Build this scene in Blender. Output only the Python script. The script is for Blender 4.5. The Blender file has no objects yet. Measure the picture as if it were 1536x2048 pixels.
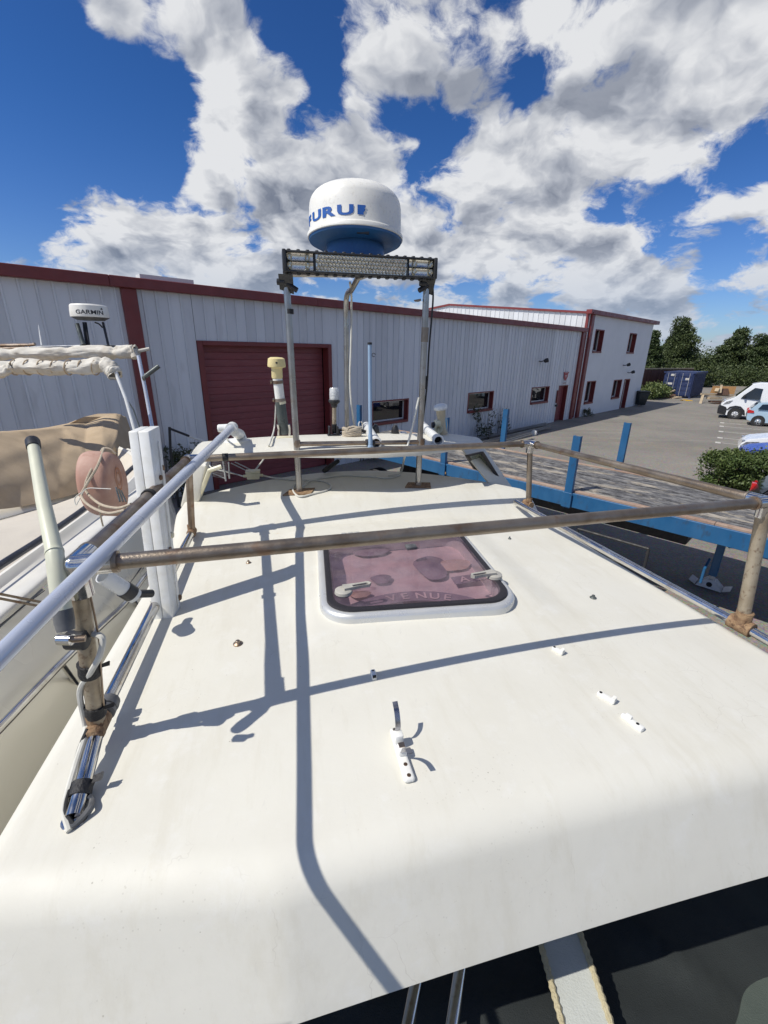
import bpy, bmesh, math, random
import numpy as np
from mathutils import Vector, Matrix, noise as mnoise
rnd = random.Random(7)
scene = bpy.context.scene
COL = scene.collection

# ------------------------------------------------------------------ camera, world, sun
F = 881.0
DOWN = Vector((-39, 2416, 881)).normalized()          # gravity in camera axes (x right, y down, z forward)
FH = (Vector((0, 0, 1)) - DOWN.z * DOWN).normalized()
RT = DOWN.cross(FH)
CAM = Vector((0, 0, 4.0))
RM = Matrix((RT, FH, -DOWN))
cd = bpy.data.cameras.new('camera'); cam = bpy.data.objects.new('camera', cd); COL.objects.link(cam)
cd.sensor_fit = 'VERTICAL'; cd.sensor_height = 36; cd.lens = 36 * F / 2048
cd.clip_start = 0.05; cd.clip_end = 3000
xr, up, bk = RM @ Vector((1, 0, 0)), RM @ Vector((0, -1, 0)), RM @ Vector((0, 0, -1))
cam.matrix_world = Matrix(((xr.x, up.x, bk.x, CAM.x), (xr.y, up.y, bk.y, CAM.y), (xr.z, up.z, bk.z, CAM.z), (0, 0, 0, 1)))
scene.camera = cam
SUN = Vector((0.564, 0.248, -0.788)).normalized()     # direction the light travels
scene.view_settings.view_transform = 'Standard'; scene.view_settings.look = 'None'
scene.view_settings.gamma = 1; scene.view_settings.use_curve_mapping = False
scene.view_settings.exposure = 0.14

sd = bpy.data.lights.new('sun', 'SUN'); sd.energy = 4.1; sd.angle = math.radians(0.5); sd.color = (1, 0.955, 0.87)
so = bpy.data.objects.new('sun', sd); COL.objects.link(so); so.rotation_euler = SUN.to_track_quat('-Z', 'Y').to_euler(); so.location = (-30, -15, 45)

# ------------------------------------------------------------------ pixel ray -> point helpers (photograph pixels)
def ray(px, py): return (RM @ Vector((px - 768, py - 1024, F))).normalized()
def at(px, py, z): d = ray(px, py); return CAM + d * ((z - CAM.z) / d.z)
def onp(px, py, p0, n): d = ray(px, py); return CAM + d * ((Vector(p0) - CAM).dot(n) / d.dot(n))
FWD = RM @ Vector((0, 0, 1))
def dep(px, py, dd): d = ray(px, py); return CAM + d * (dd / d.dot(FWD))

class NT:
    def __init__(s, tree): s.t = tree; s.t.nodes.clear()
    def n(s, typ, **kw):
        nd = s.t.nodes.new(typ)
        for k, v in kw.items(): setattr(nd, k, v)
        return nd
    def put(s, sock, v):
        if isinstance(v, bpy.types.NodeSocket): s.t.links.new(v, sock)
        elif v is not None: sock.default_value = v
    def m(s, op, a, b=None, c=None, clamp=False):
        nd = s.n('ShaderNodeMath', operation=op, use_clamp=clamp); s.put(nd.inputs[0], a)
        if b is not None: s.put(nd.inputs[1], b)
        if c is not None: s.put(nd.inputs[2], c)
        return nd.outputs[0]
    def v(s, op, a, b=None, scale=None):
        nd = s.n('ShaderNodeVectorMath', operation=op); s.put(nd.inputs[0], a)
        if b is not None: s.put(nd.inputs[1], b)
        if scale is not None: s.put(nd.inputs['Scale'], scale)
        return nd.outputs['Value'] if op in ('DOT_PRODUCT', 'LENGTH', 'DISTANCE') else nd.outputs[0]
    def noise(s, vec, scale, detail=4, rough=0.5, out='Fac', lac=2.0, dist=0.0):
        nd = s.n('ShaderNodeTexNoise'); s.put(nd.inputs['Vector'], vec); s.put(nd.inputs['Scale'], scale)
        nd.inputs['Detail'].default_value = detail; nd.inputs['Roughness'].default_value = rough
        nd.inputs['Lacunarity'].default_value = lac; nd.inputs['Distortion'].default_value = dist
        return nd.outputs[out]
    def vor(s, vec, scale, out='Distance'):
        nd = s.n('ShaderNodeTexVoronoi'); s.put(nd.inputs['Vector'], vec); s.put(nd.inputs['Scale'], scale); return nd.outputs[out]
    def ss(s, x, a, b, lo=0.0, hi=1.0):
        nd = s.n('ShaderNodeMapRange', interpolation_type='SMOOTHSTEP'); s.put(nd.inputs[0], x)
        for i, q in enumerate((a, b, lo, hi)): s.put(nd.inputs[1 + i], q)
        return nd.outputs[0]
    def mix(s, f, a, b, blend='MIX'):
        nd = s.n('ShaderNodeMix', data_type='RGBA', blend_type=blend); s.put(nd.inputs[0], f)
        s.put(nd.inputs[6], c4(a)); s.put(nd.inputs[7], c4(b)); return nd.outputs[2]
    def sep(s, v): nd = s.n('ShaderNodeSeparateXYZ'); s.put(nd.inputs[0], v); return nd.outputs
    def comb(s, x, y, z):
        nd = s.n('ShaderNodeCombineXYZ')
        for i, q in enumerate((x, y, z)): s.put(nd.inputs[i], q)
        return nd.outputs[0]
def c4(c): return (*c, 1.0) if isinstance(c, tuple) and len(c) == 3 else c

world = bpy.data.worlds.new('World'); scene.world = world; world.use_nodes = True
def build_world():
    T = NT(world.node_tree)
    D = T.n('ShaderNodeTexCoord').outputs['Generated']
    sky = T.n('ShaderNodeTexSky', sky_type='NISHITA'); sky.sun_disc = False
    sky.sun_elevation = math.asin(-SUN.z); sky.sun_rotation = math.atan2(-SUN.x, -SUN.y)
    sky.air_density = 1.0; sky.dust_density = 0.4; sky.ozone_density = 3.0; sky.altitude = 100
    gm = T.n('ShaderNodeGamma'); T.put(gm.inputs[0], sky.outputs[0]); gm.inputs[1].default_value = 1.30
    x, y, z = T.sep(D)
    tint = T.mix(T.ss(z, 0.02, 0.40), (0.58, 0.70, 1.0), (0.36, 0.66, 1.0))
    skycol = T.mix(1.0, gm.outputs[0], tint, 'MULTIPLY')
    zc = T.m('MAXIMUM', z, 0.0)
    den = T.m('ADD', zc, 0.42)
    q = T.comb(T.m('DIVIDE', x, den), T.m('DIVIDE', y, den), 3.3)
    w = T.noise(q, 3.6, 4, 0.55, 'Color')
    q2 = T.v('ADD', q, T.v('SCALE', T.v('SUBTRACT', w, (0.5, 0.5, 0.5)), scale=0.20))
    d1 = T.noise(q2, 4.6, 13, 0.60)
    q3 = T.v('ADD', q2, (-0.045, -0.062, 0.0))
    d1s = T.noise(q2, 4.3, 5, 0.50)
    d2 = T.noise(q3, 4.3, 5, 0.50)
    fineb = T.m('SUBTRACT', T.noise(q2, 19.0, 6, 0.6), .5)
    cov = None
    blobs = [  # photograph px, py, spread in px, amount: the banks and gaps of this afternoon's cloud
        (60, 120, 230, -.55), (180, 330, 150, -.40), (330, 210, 70, -.16), (20, 400, 60, -.24), (290, 290, 60, -.20), (340, 345, 24, -.2), (60, 510, 40, -.12),
        (640, 120, 34, -.28), (670, 185, 34, -.26), (590, 60, 30, -.18), (545, 15, 26, -.2), (800, 215, 42, -.26), (880, 255, 46, -.30), (950, 240, 34, -.16), (1070, 150, 46, -.34), (1060, 210, 34, -.18),
        (1330, 385, 90, -.30), (1500, 370, 80, -.30), (1230, 400, 50, -.2), (1180, 365, 30, -.12), (1020, 430, 24, -.24), (1420, 505, 46, -.2), (1310, 500, 40, -.16), (1120, 540, 26, -.1), (340, 340, 34, -.14), (505, 478, 22, -.18), (210, 530, 16, -.12), (510, 325, 20, -.3), (700, 560, 26, -.24), (980, 570, 40, -.2), (1180, 440, 20, -.1), (830, 610, 30, -.2), (1100, 590, 30, -.1), (460, 480, 20, -.16), (1000, 450, 24, -.2), (1380, 590, 50, -.1),
        (230, 30, 60, .26), (170, 0, 60, .34), (1080, 20, 60, .40), (1160, 60, 50, .2), (250, 20, 40, .3), (1000, 60, 40, .2), (330, 130, 40, .16), (250, 110, 40, .14), (820, 165, 40, .16), (400, 90, 80, .26), (470, 200, 80, .34), (590, 290, 80, .30), (690, 290, 50, .26), (290, 435, 85, .40), (150, 470, 50, .40), (130, 400, 30, .34), (200, 420, 50, .3), (250, 540, 60, .3), (110, 500, 30, .24), (430, 360, 56, .34), (190, 395, 40, .26), (380, 470, 60, .3), (250, 500, 60, .26),
        (860, 70, 120, .34), (740, 110, 60, .30), (920, 180, 50, .26), (1290, 180, 170, .42), (1000, 310, 70, .36), (1090, 470, 80, .34), (930, 420, 80, .30), (1250, 460, 60, .26), (1440, 430, 50, .34), (1520, 415, 40, .3), (560, 390, 70, .32), (1000, 540, 80, .30), (1250, 570, 80, .32), (1480, 570, 70, .26), (500, 530, 70, .34), (600, 480, 60, .28), (1500, 60, 170, .26), (600, 170, 24, .1), (1090, 375, 36, .26), (830, 290, 16, .24), (760, 380, 60, .3), (1390, 510, 24, .2), (1300, 300, 110, .26), (820, 470, 70, .34), (860, 540, 70, .3), (700, 560, 70, .26), (350, 540, 70, .3), (1120, 600, 90, .26), (1350, 610, 90, .26), (640, 400, 50, .2), (1180, 520, 60, .2)]
    for px, py, sp, am in blobs:
        c = ray(px, py); c2 = ray(px + sp, py); wd = max(1e-4, 1 - c.dot(c2))
        g = T.m('MULTIPLY', T.m('EXPONENT', T.m('DIVIDE', T.m('SUBTRACT', T.v('DOT_PRODUCT', D, tuple(c)), 1.0), wd)), am)
        cov = g if cov is None else T.m('ADD', cov, g)
    wisp = T.m('MULTIPLY', T.m('SUBTRACT', T.noise(q2, 15.0, 10, .66), .5), .16)
    dens = T.m('ADD', T.m('ADD', T.m('ADD', T.m('MULTIPLY', T.m('SUBTRACT', d1, .5), 1.30), .5), T.m('MULTIPLY', cov, .62)), T.m('SUBTRACT', wisp, 0.012))
    alpha = T.ss(dens, 0.465, 0.625)
    thick = T.ss(dens, 0.60, 0.98)
    lit = T.m('ADD', T.m('ADD', T.m('MULTIPLY', T.m('SUBTRACT', d1s, d2), 4.4), 0.62), T.m('MULTIPLY', fineb, .55), clamp=True)
    up = T.ss(z, .42, .80)
    shade = T.m('SUBTRACT', T.m('ADD', T.m('MULTIPLY', lit, 0.85), 0.24), T.m('ADD', T.m('MULTIPLY', thick, 0.24), T.m('MULTIPLY', up, .14)), clamp=True)
    ramp = T.n('ShaderNodeValToRGB'); T.put(ramp.inputs[0], shade)
    e = ramp.color_ramp.elements
    e[0].position = 0.0; e[0].color = (0.20, 0.23, 0.30, 1)
    e[1].position = .95; e[1].color = (0.93, 0.94, 0.955, 1)
    e2 = ramp.color_ramp.elements.new(0.42); e2.color = (0.50, 0.53, 0.595, 1)
    hz = T.ss(z, 0.0, 0.22, 0.6, 0.0)
    ccol = T.mix(hz, ramp.outputs[0], (0.36, 0.47, 0.66))
    b1 = T.n('ShaderNodeBackground'); T.put(b1.inputs[0], skycol); b1.inputs[1].default_value = 0.055
    b2 = T.n('ShaderNodeBackground'); T.put(b2.inputs[0], ccol); b2.inputs[1].default_value = 0.78
    mx = T.n('ShaderNodeMixShader'); T.put(mx.inputs[0], T.m('MULTIPLY', alpha, 0.96)); T.t.links.new(b1.outputs[0], mx.inputs[1]); T.t.links.new(b2.outputs[0], mx.inputs[2])
    o = T.n('ShaderNodeOutputWorld'); T.t.links.new(mx.outputs[0], o.inputs[0])
build_world()

# ------------------------------------------------------------------ materials
def mat(name, col, rough=0.5, metal=0.0, var=None, vscale=4.0, vamt=0.5, bump=0.0, bscale=60.0, spec=0.5, coat=0.0, stretch=None, alpha=1.0, fine=None, trans=0.0, detail=5, lo=.35, hi=.7):
    m = bpy.data.materials.new(name); m.use_nodes = True; T = NT(m.node_tree)
    p = T.n('ShaderNodeBsdfPrincipled'); o = T.n('ShaderNodeOutputMaterial'); T.t.links.new(p.outputs[0], o.inputs[0])
    vec = T.n('ShaderNodeTexCoord').outputs['Object']
    if stretch:
        mp = T.n('ShaderNodeMapping'); T.put(mp.inputs[0], vec); mp.inputs['Scale'].default_value = stretch
        if len(stretch) > 3: pass
        vec = mp.outputs[0]
    base = c4(col)
    if var is not None:
        f = T.m('MULTIPLY', T.ss(T.noise(vec, vscale, detail, 0.6), lo, hi), vamt)
        base = T.mix(f, col, var)
    if name.startswith('cladding') or name in ('deck_timber_b', 'fence_brown', 'door_maroon', 'board_red'):
        oi = T.n('ShaderNodeObjectInfo').outputs['Random']; g_ = T.m('ADD', T.m('MULTIPLY', oi, .16), .92); base = T.mix(1.0, base, T.comb(g_, g_, g_), 'MULTIPLY')
    if fine is not None:
        f2 = T.m('MULTIPLY', T.ss(T.noise(vec, fine[1], 3, 0.6), 0.55, 0.72), fine[2]); base = T.mix(f2, base, fine[0])
    T.put(p.inputs['Base Color'], base)
    rn = T.ss(T.noise(vec, vscale * 1.7, 3, .5), 0.3, 0.7, max(0.02, rough - 0.08), min(1, rough + 0.1)) if rough > 0.12 else rough
    T.put(p.inputs['Roughness'], rn); p.inputs['Metallic'].default_value = metal
    p.inputs['Specular IOR Level'].default_value = spec; p.inputs['Coat Weight'].default_value = coat; p.inputs['Coat Roughness'].default_value = 0.08
    p.inputs['Alpha'].default_value = alpha; p.inputs['Transmission Weight'].default_value = trans
    if bump:
        b = T.n('ShaderNodeBump'); b.inputs['Strength'].default_value = bump; b.inputs['Distance'].default_value = 0.01
        T.put(b.inputs['Height'], T.noise(vec, bscale, 4, 0.6)); T.t.links.new(b.outputs[0], p.inputs['Normal'])
    return m
M = {}
M['plastic_white'] = mat('plastic_white', (0.80, 0.80, 0.77), 0.35, var=(0.66, 0.64, 0.56), vamt=.5, vscale=20)
M['plastic_cream'] = mat('plastic_cream', (0.72, 0.68, 0.50), 0.45, var=(0.60, 0.53, 0.34), vamt=.6, vscale=15)
M['plastic_yellowed'] = mat('plastic_yellowed', (0.74, 0.62, 0.30), 0.45, var=(0.62, 0.52, 0.28), vamt=.6, vscale=15)
M['plastic_black'] = mat('plastic_black', (0.016, 0.016, 0.018), 0.42, var=(0.04, 0.04, 0.042), vscale=25)
M['plastic_grey'] = mat('plastic_grey', (0.075, 0.078, 0.082), 0.45, var=(0.2, 0.2, 0.2), vscale=25)
M['tape'] = mat('tape', (0.012, 0.012, 0.014), 0.55, bump=.5, bscale=120)
M['antenna_cream'] = mat('antenna_cream', (0.62, 0.62, 0.48), 0.4, var=(0.50, 0.50, 0.40), vamt=.6, vscale=12, stretch=(1, 1, .2))
M['chrome'] = mat('chrome', (0.72, 0.71, 0.69), 0.14, 1.0, var=(0.42, 0.38, 0.33), vscale=9, vamt=.55, fine=((0.30, 0.17, 0.08), 45, .35))
M['steel_dull'] = mat('steel_dull', (0.33, 0.28, 0.225), 0.40, .85, var=(0.20, 0.15, 0.105), vscale=7, vamt=.9, bump=.15, bscale=200, fine=((0.24, 0.12, 0.06), 18, .55))
M['steel_brown'] = mat('steel_brown', (0.36, 0.30, 0.245), 0.40, 1.0, var=(0.20, 0.135, 0.09), vscale=6, vamt=.9, bump=.15, bscale=200, fine=((0.2, 0.085, 0.035), 14, .6))
M['post_tan'] = mat('post_tan', (0.42, 0.36, 0.27), 0.5, .55, var=(0.26, 0.20, 0.13), vscale=12, vamt=.8, fine=((0.13, 0.07, 0.04), 60, .7), bump=.2, bscale=150)
M['rust'] = mat('rust', (0.20, 0.115, 0.065), 0.8, .15, var=(0.37, 0.25, 0.14), vscale=40, vamt=.9, bump=.6, bscale=180, fine=((0.07, 0.035, 0.02), 60, .8))
M['steel_mast'] = mat('steel_mast', (0.46, 0.45, 0.43), 0.34, 1.0, var=(0.30, 0.27, 0.23), vscale=6, vamt=.8, fine=((0.25, 0.15, 0.08), 30, .35))
M['pole_white'] = mat('pole_white', (0.55, 0.60, 0.70), 0.25, .35, var=(0.68, 0.68, 0.70), vscale=3, vamt=.6)
M['radome_white'] = mat('radome_white', (0.82, 0.805, 0.745), 0.38, var=(0.68, 0.655, 0.58), vscale=5, vamt=.5, fine=((0.42, 0.38, 0.3), 60, .25))
M['radome_blue'] = mat('radome_blue', (0.02, 0.10, 0.27), 0.4, var=(0.03, 0.14, 0.33), vscale=8)
M['print_blue'] = mat('print_blue', (0.012, 0.09, 0.36), 0.5, var=(0.03, 0.13, 0.42), vscale=20)
M['print_black'] = mat('print_black', (0.02, 0.02, 0.022), 0.5)
M['lamp_body'] = mat('lamp_body', (0.035, 0.036, 0.038), 0.4, .3, var=(0.08, 0.08, 0.08), vscale=20)
M['reflector'] = mat('reflector', (0.80, 0.77, 0.68), 0.22, 1.0, var=(0.5, 0.48, 0.42), vscale=70, vamt=.7)
M['cable_white'] = mat('cable_white', (0.62, 0.61, 0.55), 0.5, var=(0.45, 0.43, 0.37), vscale=20)
M['cable_black'] = mat('cable_black', (0.015, 0.015, 0.016), 0.5)
M['blue_stick'] = mat('blue_stick', (0.30, 0.42, 0.56), 0.35, var=(0.22, 0.32, 0.46), vscale=14, vamt=.7, stretch=(1, 1, .3))
M['pvc'] = mat('pvc', (0.70, 0.71, 0.70), 0.3, var=(0.56, 0.56, 0.52), vscale=14)
M['dark_hole'] = mat('dark_hole', (0.006, 0.006, 0.007), 0.8)
M['seal'] = mat('seal', (0.02, 0.018, 0.022), 0.5)
M['alu'] = mat('alu', (0.62, 0.63, 0.63), 0.34, .45, var=(0.66, 0.64, 0.58), vscale=8, vamt=.5)
M['cladding'] = mat('cladding', (0.66, 0.67, 0.685), 0.42, var=(0.59, 0.60, 0.62), vscale=1.2, vamt=.7, fine=((0.36, 0.36, 0.36), 3.5, .25), stretch=(1, 1, .25))
M['cladding_sun'] = mat('cladding_sun', (0.62, 0.63, 0.64), 0.42, var=(0.56, 0.57, 0.58), vscale=1.2, vamt=.6)
M['render_white'] = mat('render_white', (0.70, 0.71, 0.72), 0.6, var=(0.64, 0.65, 0.66), vscale=.8, vamt=.7, bump=.1, bscale=30)
M['maroon'] = mat('maroon', (0.19, 0.033, 0.030), 0.42, var=(0.15, 0.028, 0.026), vscale=2.5, vamt=.7)
M['maroon_sun'] = M['maroon']
M['door_maroon'] = mat('door_maroon', (0.24, 0.058, 0.062), 0.5, var=(0.19, 0.048, 0.052), vscale=3, vamt=.8, fine=((0.32, 0.13, 0.12), 9, .35), stretch=(.4, .4, 3))
M['win_glass'] = mat('win_glass', (0.012, 0.013, 0.016), 0.03, spec=.8)
M['frame_white'] = mat('frame_white', (0.62, 0.62, 0.60), 0.4)
M['roof_sheet'] = mat('roof_sheet', (0.5, 0.5, 0.49), 0.5)
M['rubber'] = mat('rubber', (0.018, 0.018, 0.019), 0.75, var=(0.035, 0.034, 0.032), vscale=20)
M['trailer_blue'] = mat('trailer_blue', (0.018, 0.098, 0.225), 0.42, var=(0.028, 0.125, 0.265), vscale=4, vamt=.8, fine=((0.04, 0.05, 0.07), 9, .5), stretch=(1, 1, .5))
M['chassis'] = mat('chassis', (0.02, 0.022, 0.026), 0.6, var=(0.05, 0.045, 0.04), vscale=8)
M['foot_steel'] = mat('foot_steel', (0.55, 0.55, 0.55), 0.5, .3, var=(0.4, 0.38, 0.35), vscale=12)
M['container_blue'] = mat('container_blue', (0.013, 0.026, 0.085), 0.5, var=(0.025, 0.045, 0.13), vscale=3, vamt=.8, fine=((0.09, 0.05, 0.04), 6, .3))
M['van_white'] = mat('van_white', (0.78, 0.79, 0.80), 0.25, coat=.6, var=(0.72, 0.73, 0.73), vscale=2)
M['car_skyblue'] = mat('car_skyblue', (0.42, 0.55, 0.64), 0.25, .2, coat=.8, var=(0.38, 0.51, 0.6), vscale=2)
M['car_blue'] = mat('car_blue', (0.010, 0.035, 0.34), 0.3, coat=.4, var=(0.012, 0.04, 0.38), vscale=2)
M['car_black'] = mat('car_black', (0.010, 0.010, 0.012), 0.3, coat=.25, spec=.3)
M['car_glass'] = mat('car_glass', (0.015, 0.02, 0.022), 0.04, spec=.8)
M['tail_red'] = mat('tail_red', (0.48, 0.012, 0.014), 0.15, coat=.8, var=(0.6, 0.05, 0.04), vscale=30)
M['head_lens'] = mat('head_lens', (0.55, 0.57, 0.6), 0.12, .6, var=(0.12, 0.12, 0.13), vscale=12, vamt=.9)
M['rim'] = mat('rim', (0.62, 0.63, 0.65), 0.3, .7)
M['paint_white'] = mat('paint_white', (0.62, 0.60, 0.55), 0.7, var=(0.36, 0.345, 0.31), vscale=6, vamt=.9)
M['fence_brown'] = mat('fence_brown', (0.075, 0.03, 0.022), 0.75, var=(0.115, 0.05, 0.035), vscale=3, vamt=.8, stretch=(1, 1, .2))
M['bin_black'] = mat('bin_black', (0.02, 0.025, 0.024), 0.5)
M['wood_pale'] = mat('wood_pale', (0.46, 0.37, 0.25), 0.75, var=(0.34, 0.26, 0.17), vscale=6, vamt=.8)
M['wood_orange'] = mat('wood_orange', (0.40, 0.22, 0.085), 0.7, var=(0.3, 0.15, 0.06), vscale=5)
M['wood_dark'] = mat('wood_dark', (0.13, 0.07, 0.045), 0.75, var=(0.07, 0.04, 0.03), vscale=5)
M['yellow'] = mat('yellow', (0.72, 0.42, 0.02), 0.45, var=(0.5, 0.3, 0.03), vscale=8)
M['bark'] = mat('bark', (0.10, 0.068, 0.045), 0.9, var=(0.055, 0.037, 0.026), vscale=6, bump=.6, bscale=20)
M['canvas_tan'] = mat('canvas_tan', (0.46, 0.355, 0.235), 0.9, var=(0.40, 0.305, 0.20), vscale=5, vamt=.8, bump=.25, bscale=400)
M['canvas_white'] = mat('canvas_white', (0.66, 0.63, 0.56), 0.85, var=(0.50, 0.45, 0.37), vscale=7, vamt=.8, bump=.25, bscale=260)
M['neighbour_hull'] = mat('neighbour_hull', (0.82, 0.79, 0.69), 0.22, coat=.3, var=(0.76, 0.73, 0.62), vscale=1.5, vamt=.6)
M['neighbour_white'] = mat('neighbour_white', (0.70, 0.69, 0.645), 0.4, var=(0.62, 0.60, 0.54), vscale=4)
M['neighbour_deck'] = mat('neighbour_deck', (0.62, 0.57, 0.485), 0.6, var=(0.56, 0.51, 0.43), vscale=5, bump=.2, bscale=250)
M['rail_dark'] = mat('rail_dark', (0.055, 0.058, 0.07), 0.3, .6, var=(0.10, 0.10, 0.11), vscale=8)
M['fender_pink'] = mat('fender_pink', (0.40, 0.22, 0.165), 0.65, var=(0.52, 0.36, 0.29), vscale=6, vamt=.8, fine=((0.30, 0.14, 0.10), 14, .6))
M['fender_print'] = mat('fender_print', (0.40, 0.15, 0.06), 0.6, var=(0.5, 0.27, 0.15), vscale=30)
M['rope'] = mat('rope', (0.50, 0.43, 0.33), 0.85, var=(0.34, 0.28, 0.2), vscale=30, bump=.5, bscale=300)
M['hull_side'] = mat('hull_side', (0.66, 0.65, 0.60), 0.3, coat=.3, var=(0.58, 0.57, 0.51), vscale=2)
M['cover_dark'] = mat('cover_dark', (0.0125, 0.0165, 0.0175), 0.85, var=(0.021, 0.026, 0.026), vscale=3, vamt=.8, bump=.4, bscale=300)
M['painted_sun_patch'] = mat('painted_sun_patch', (0.055, 0.07, 0.058), 0.85, var=(0.085, 0.10, 0.082), vscale=6, bump=.4, bscale=300)
M['webbing'] = mat('webbing', (0.47, 0.49, 0.46), 0.75, var=(0.40, 0.41, 0.38), vscale=12, bump=.3, bscale=250)
M['webbing_edge'] = mat('webbing_edge', (0.52, 0.46, 0.30), 0.8, var=(0.36, 0.3, 0.17), vscale=30, bump=.6, bscale=200)
M['interior'] = mat('interior', (0.66, 0.545, 0.55), 0.85, var=(0.52, 0.42, 0.43), vscale=5, vamt=.8)
M['interior_dark'] = mat('interior_dark', (0.22, 0.18, 0.23), 0.7, var=(0.36, 0.29, 0.33), vscale=9)
M['interior_orange'] = mat('interior_orange', (0.54, 0.40, 0.34), 0.7)
M['stone'] = mat('stone', (0.3, 0.29, 0.27), .9)
M['red_sign'] = mat('red_sign', (0.33, 0.045, 0.05), .5)
M['mesh_wire'] = mat('mesh_wire', (0.42, 0.42, 0.43), .4, .7)

def glass_mat(name, tint, clear, rough=.03, base=(0.30, 0.19, 0.24, 1)):
    m = bpy.data.materials.new(name); m.use_nodes = True; T = NT(m.node_tree)
    tr = T.n('ShaderNodeBsdfTransparent'); tr.inputs[0].default_value = (*tint, 1)
    p = T.n('ShaderNodeBsdfPrincipled'); p.inputs['Base Color'].default_value = base; p.inputs['Roughness'].default_value = rough
    vec = T.n('ShaderNodeTexCoord').outputs['Object']
    mx = T.n('ShaderNodeMixShader'); o = T.n('ShaderNodeOutputMaterial')
    T.put(mx.inputs[0], T.m('ADD', T.m('MULTIPLY', T.ss(T.noise(vec, 7, 9, .72), .36, .70), .34), 1 - clear, clamp=True))
    T.t.links.new(tr.outputs[0], mx.inputs[1]); T.t.links.new(p.outputs[0], mx.inputs[2]); T.t.links.new(mx.outputs[0], o.inputs[0])
    return m
M['hatch_glass'] = glass_mat('hatch_glass', (0.76, 0.66, 0.70), 0.82, .035, (0.25, 0.195, 0.225, 1))
M['clear_lens'] = glass_mat('clear_lens', (0.93, 0.94, 0.95), 0.62, .1, (.75, .77, .78, 1))
M['green_glass'] = mat('green_glass', (0.05, 0.062, 0.036), 0.25, var=(0.17, 0.185, 0.125), vscale=16, vamt=.8)

def gelcoat():
    m = bpy.data.materials.new('gelcoat'); m.use_nodes = True; T = NT(m.node_tree)
    p = T.n('ShaderNodeBsdfPrincipled'); o = T.n('ShaderNodeOutputMaterial'); T.t.links.new(p.outputs[0], o.inputs[0])
    vec = T.n('ShaderNodeTexCoord').outputs['Object']
    col = T.mix(T.m('MULTIPLY', T.ss(T.noise(vec, 3.2, 6, .62), .38, .72), .6), (0.655, 0.638, 0.565), (0.605, 0.585, 0.51))
    # yellowish grime in soft patches, faint grey scuffs, and small dark specks
    col = T.mix(T.m('MULTIPLY', T.ss(T.noise(T.v('ADD', vec, (7.3, 1, 2)), 1.7, 8, .7), .52, .75), .35), col, (0.57, 0.535, 0.435))
    sc = T.n('ShaderNodeMapping'); T.put(sc.inputs[0], vec); sc.inputs['Scale'].default_value = (9, 2.2, 4); sc.inputs['Rotation'].default_value = (0, 0, .5)
    col = T.mix(T.m('MULTIPLY', T.ss(T.noise(sc.outputs[0], 6, 7, .75), .60, .72), .36), col, (0.50, 0.49, 0.45))
    rgn = T.ss(T.noise(vec, 4.5, 3, .5), .50, .66)
    sp = T.m('MULTIPLY', T.m('LESS_THAN', T.vor(vec, 95), 0.17), T.m('MULTIPLY', rgn, T.m('GREATER_THAN', T.noise(vec, 33, 1), .54)))
    col = T.mix(T.m('MULTIPLY', sp, .26), col, (0.30, 0.27, 0.21))
    sp2 = T.m('MULTIPLY', T.m('LESS_THAN', T.vor(T.v('ADD', vec, (3, 3, 3)), 15), 0.026), .6)
    col = T.mix(sp2, col, (0.24, 0.21, 0.16))
    # long faint water stains and chalky wear
    sw = T.n('ShaderNodeMapping'); T.put(sw.inputs[0], vec); sw.inputs['Rotation'].default_value = (0, 0, -.24)
    sw2 = T.n('ShaderNodeMapping'); T.put(sw2.inputs[0], sw.outputs[0]); sw2.inputs['Scale'].default_value = (7, 1.1, 3)
    col = T.mix(T.m('MULTIPLY', T.ss(T.noise(sw2.outputs[0], 2.4, 8, .72), .48, .68), .52), col, (0.585, 0.56, 0.475))
    col = T.mix(T.m('MULTIPLY', T.ss(T.noise(T.v('ADD', vec, (1, 9, 4)), 9, 7, .75), .52, .70), .34), col, (0.71, 0.705, 0.67))
    cr = T.n('ShaderNodeTexVoronoi', feature='DISTANCE_TO_EDGE'); T.put(cr.inputs['Vector'], T.v('ADD', vec, T.v('SCALE', T.noise(vec, 7, 4, .6, 'Color'), scale=.12))); cr.inputs['Scale'].default_value = 9
    col = T.mix(T.m('MULTIPLY', T.m('MULTIPLY', T.m('LESS_THAN', cr.outputs['Distance'], .006), T.ss(T.noise(T.v('ADD', vec, (5, 5, 0)), 3.1, 3), .56, .64)), .30), col, (0.40, 0.37, 0.31))
    for (pt, rad, amt, c) in STAINS:
        dd = T.v('DISTANCE', vec, pt)
        wob = T.m('MULTIPLY', T.m('SUBTRACT', T.noise(vec, 26, 5, .65), .5), rad * 2.2)
        f = T.m('MULTIPLY', T.ss(T.m('ADD', dd, wob), rad, rad * .25), amt)
        col = T.mix(f, col, c)
    T.put(p.inputs['Base Color'], col)
    T.put(p.inputs['Roughness'], T.ss(T.noise(vec, 6, 4), .3, .7, .5, .64)); p.inputs['Specular IOR Level'].default_value = .3
    b = T.n('ShaderNodeBump'); b.inputs['Strength'].default_value = .22; b.inputs['Distance'].default_value = .004
    T.put(b.inputs['Height'], T.m('ADD', T.noise(vec, 14, 4, .6), T.m('MULTIPLY', T.noise(vec, 260, 2), .12))); T.t.links.new(b.outputs[0], p.inputs['Normal'])
    return m

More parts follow.
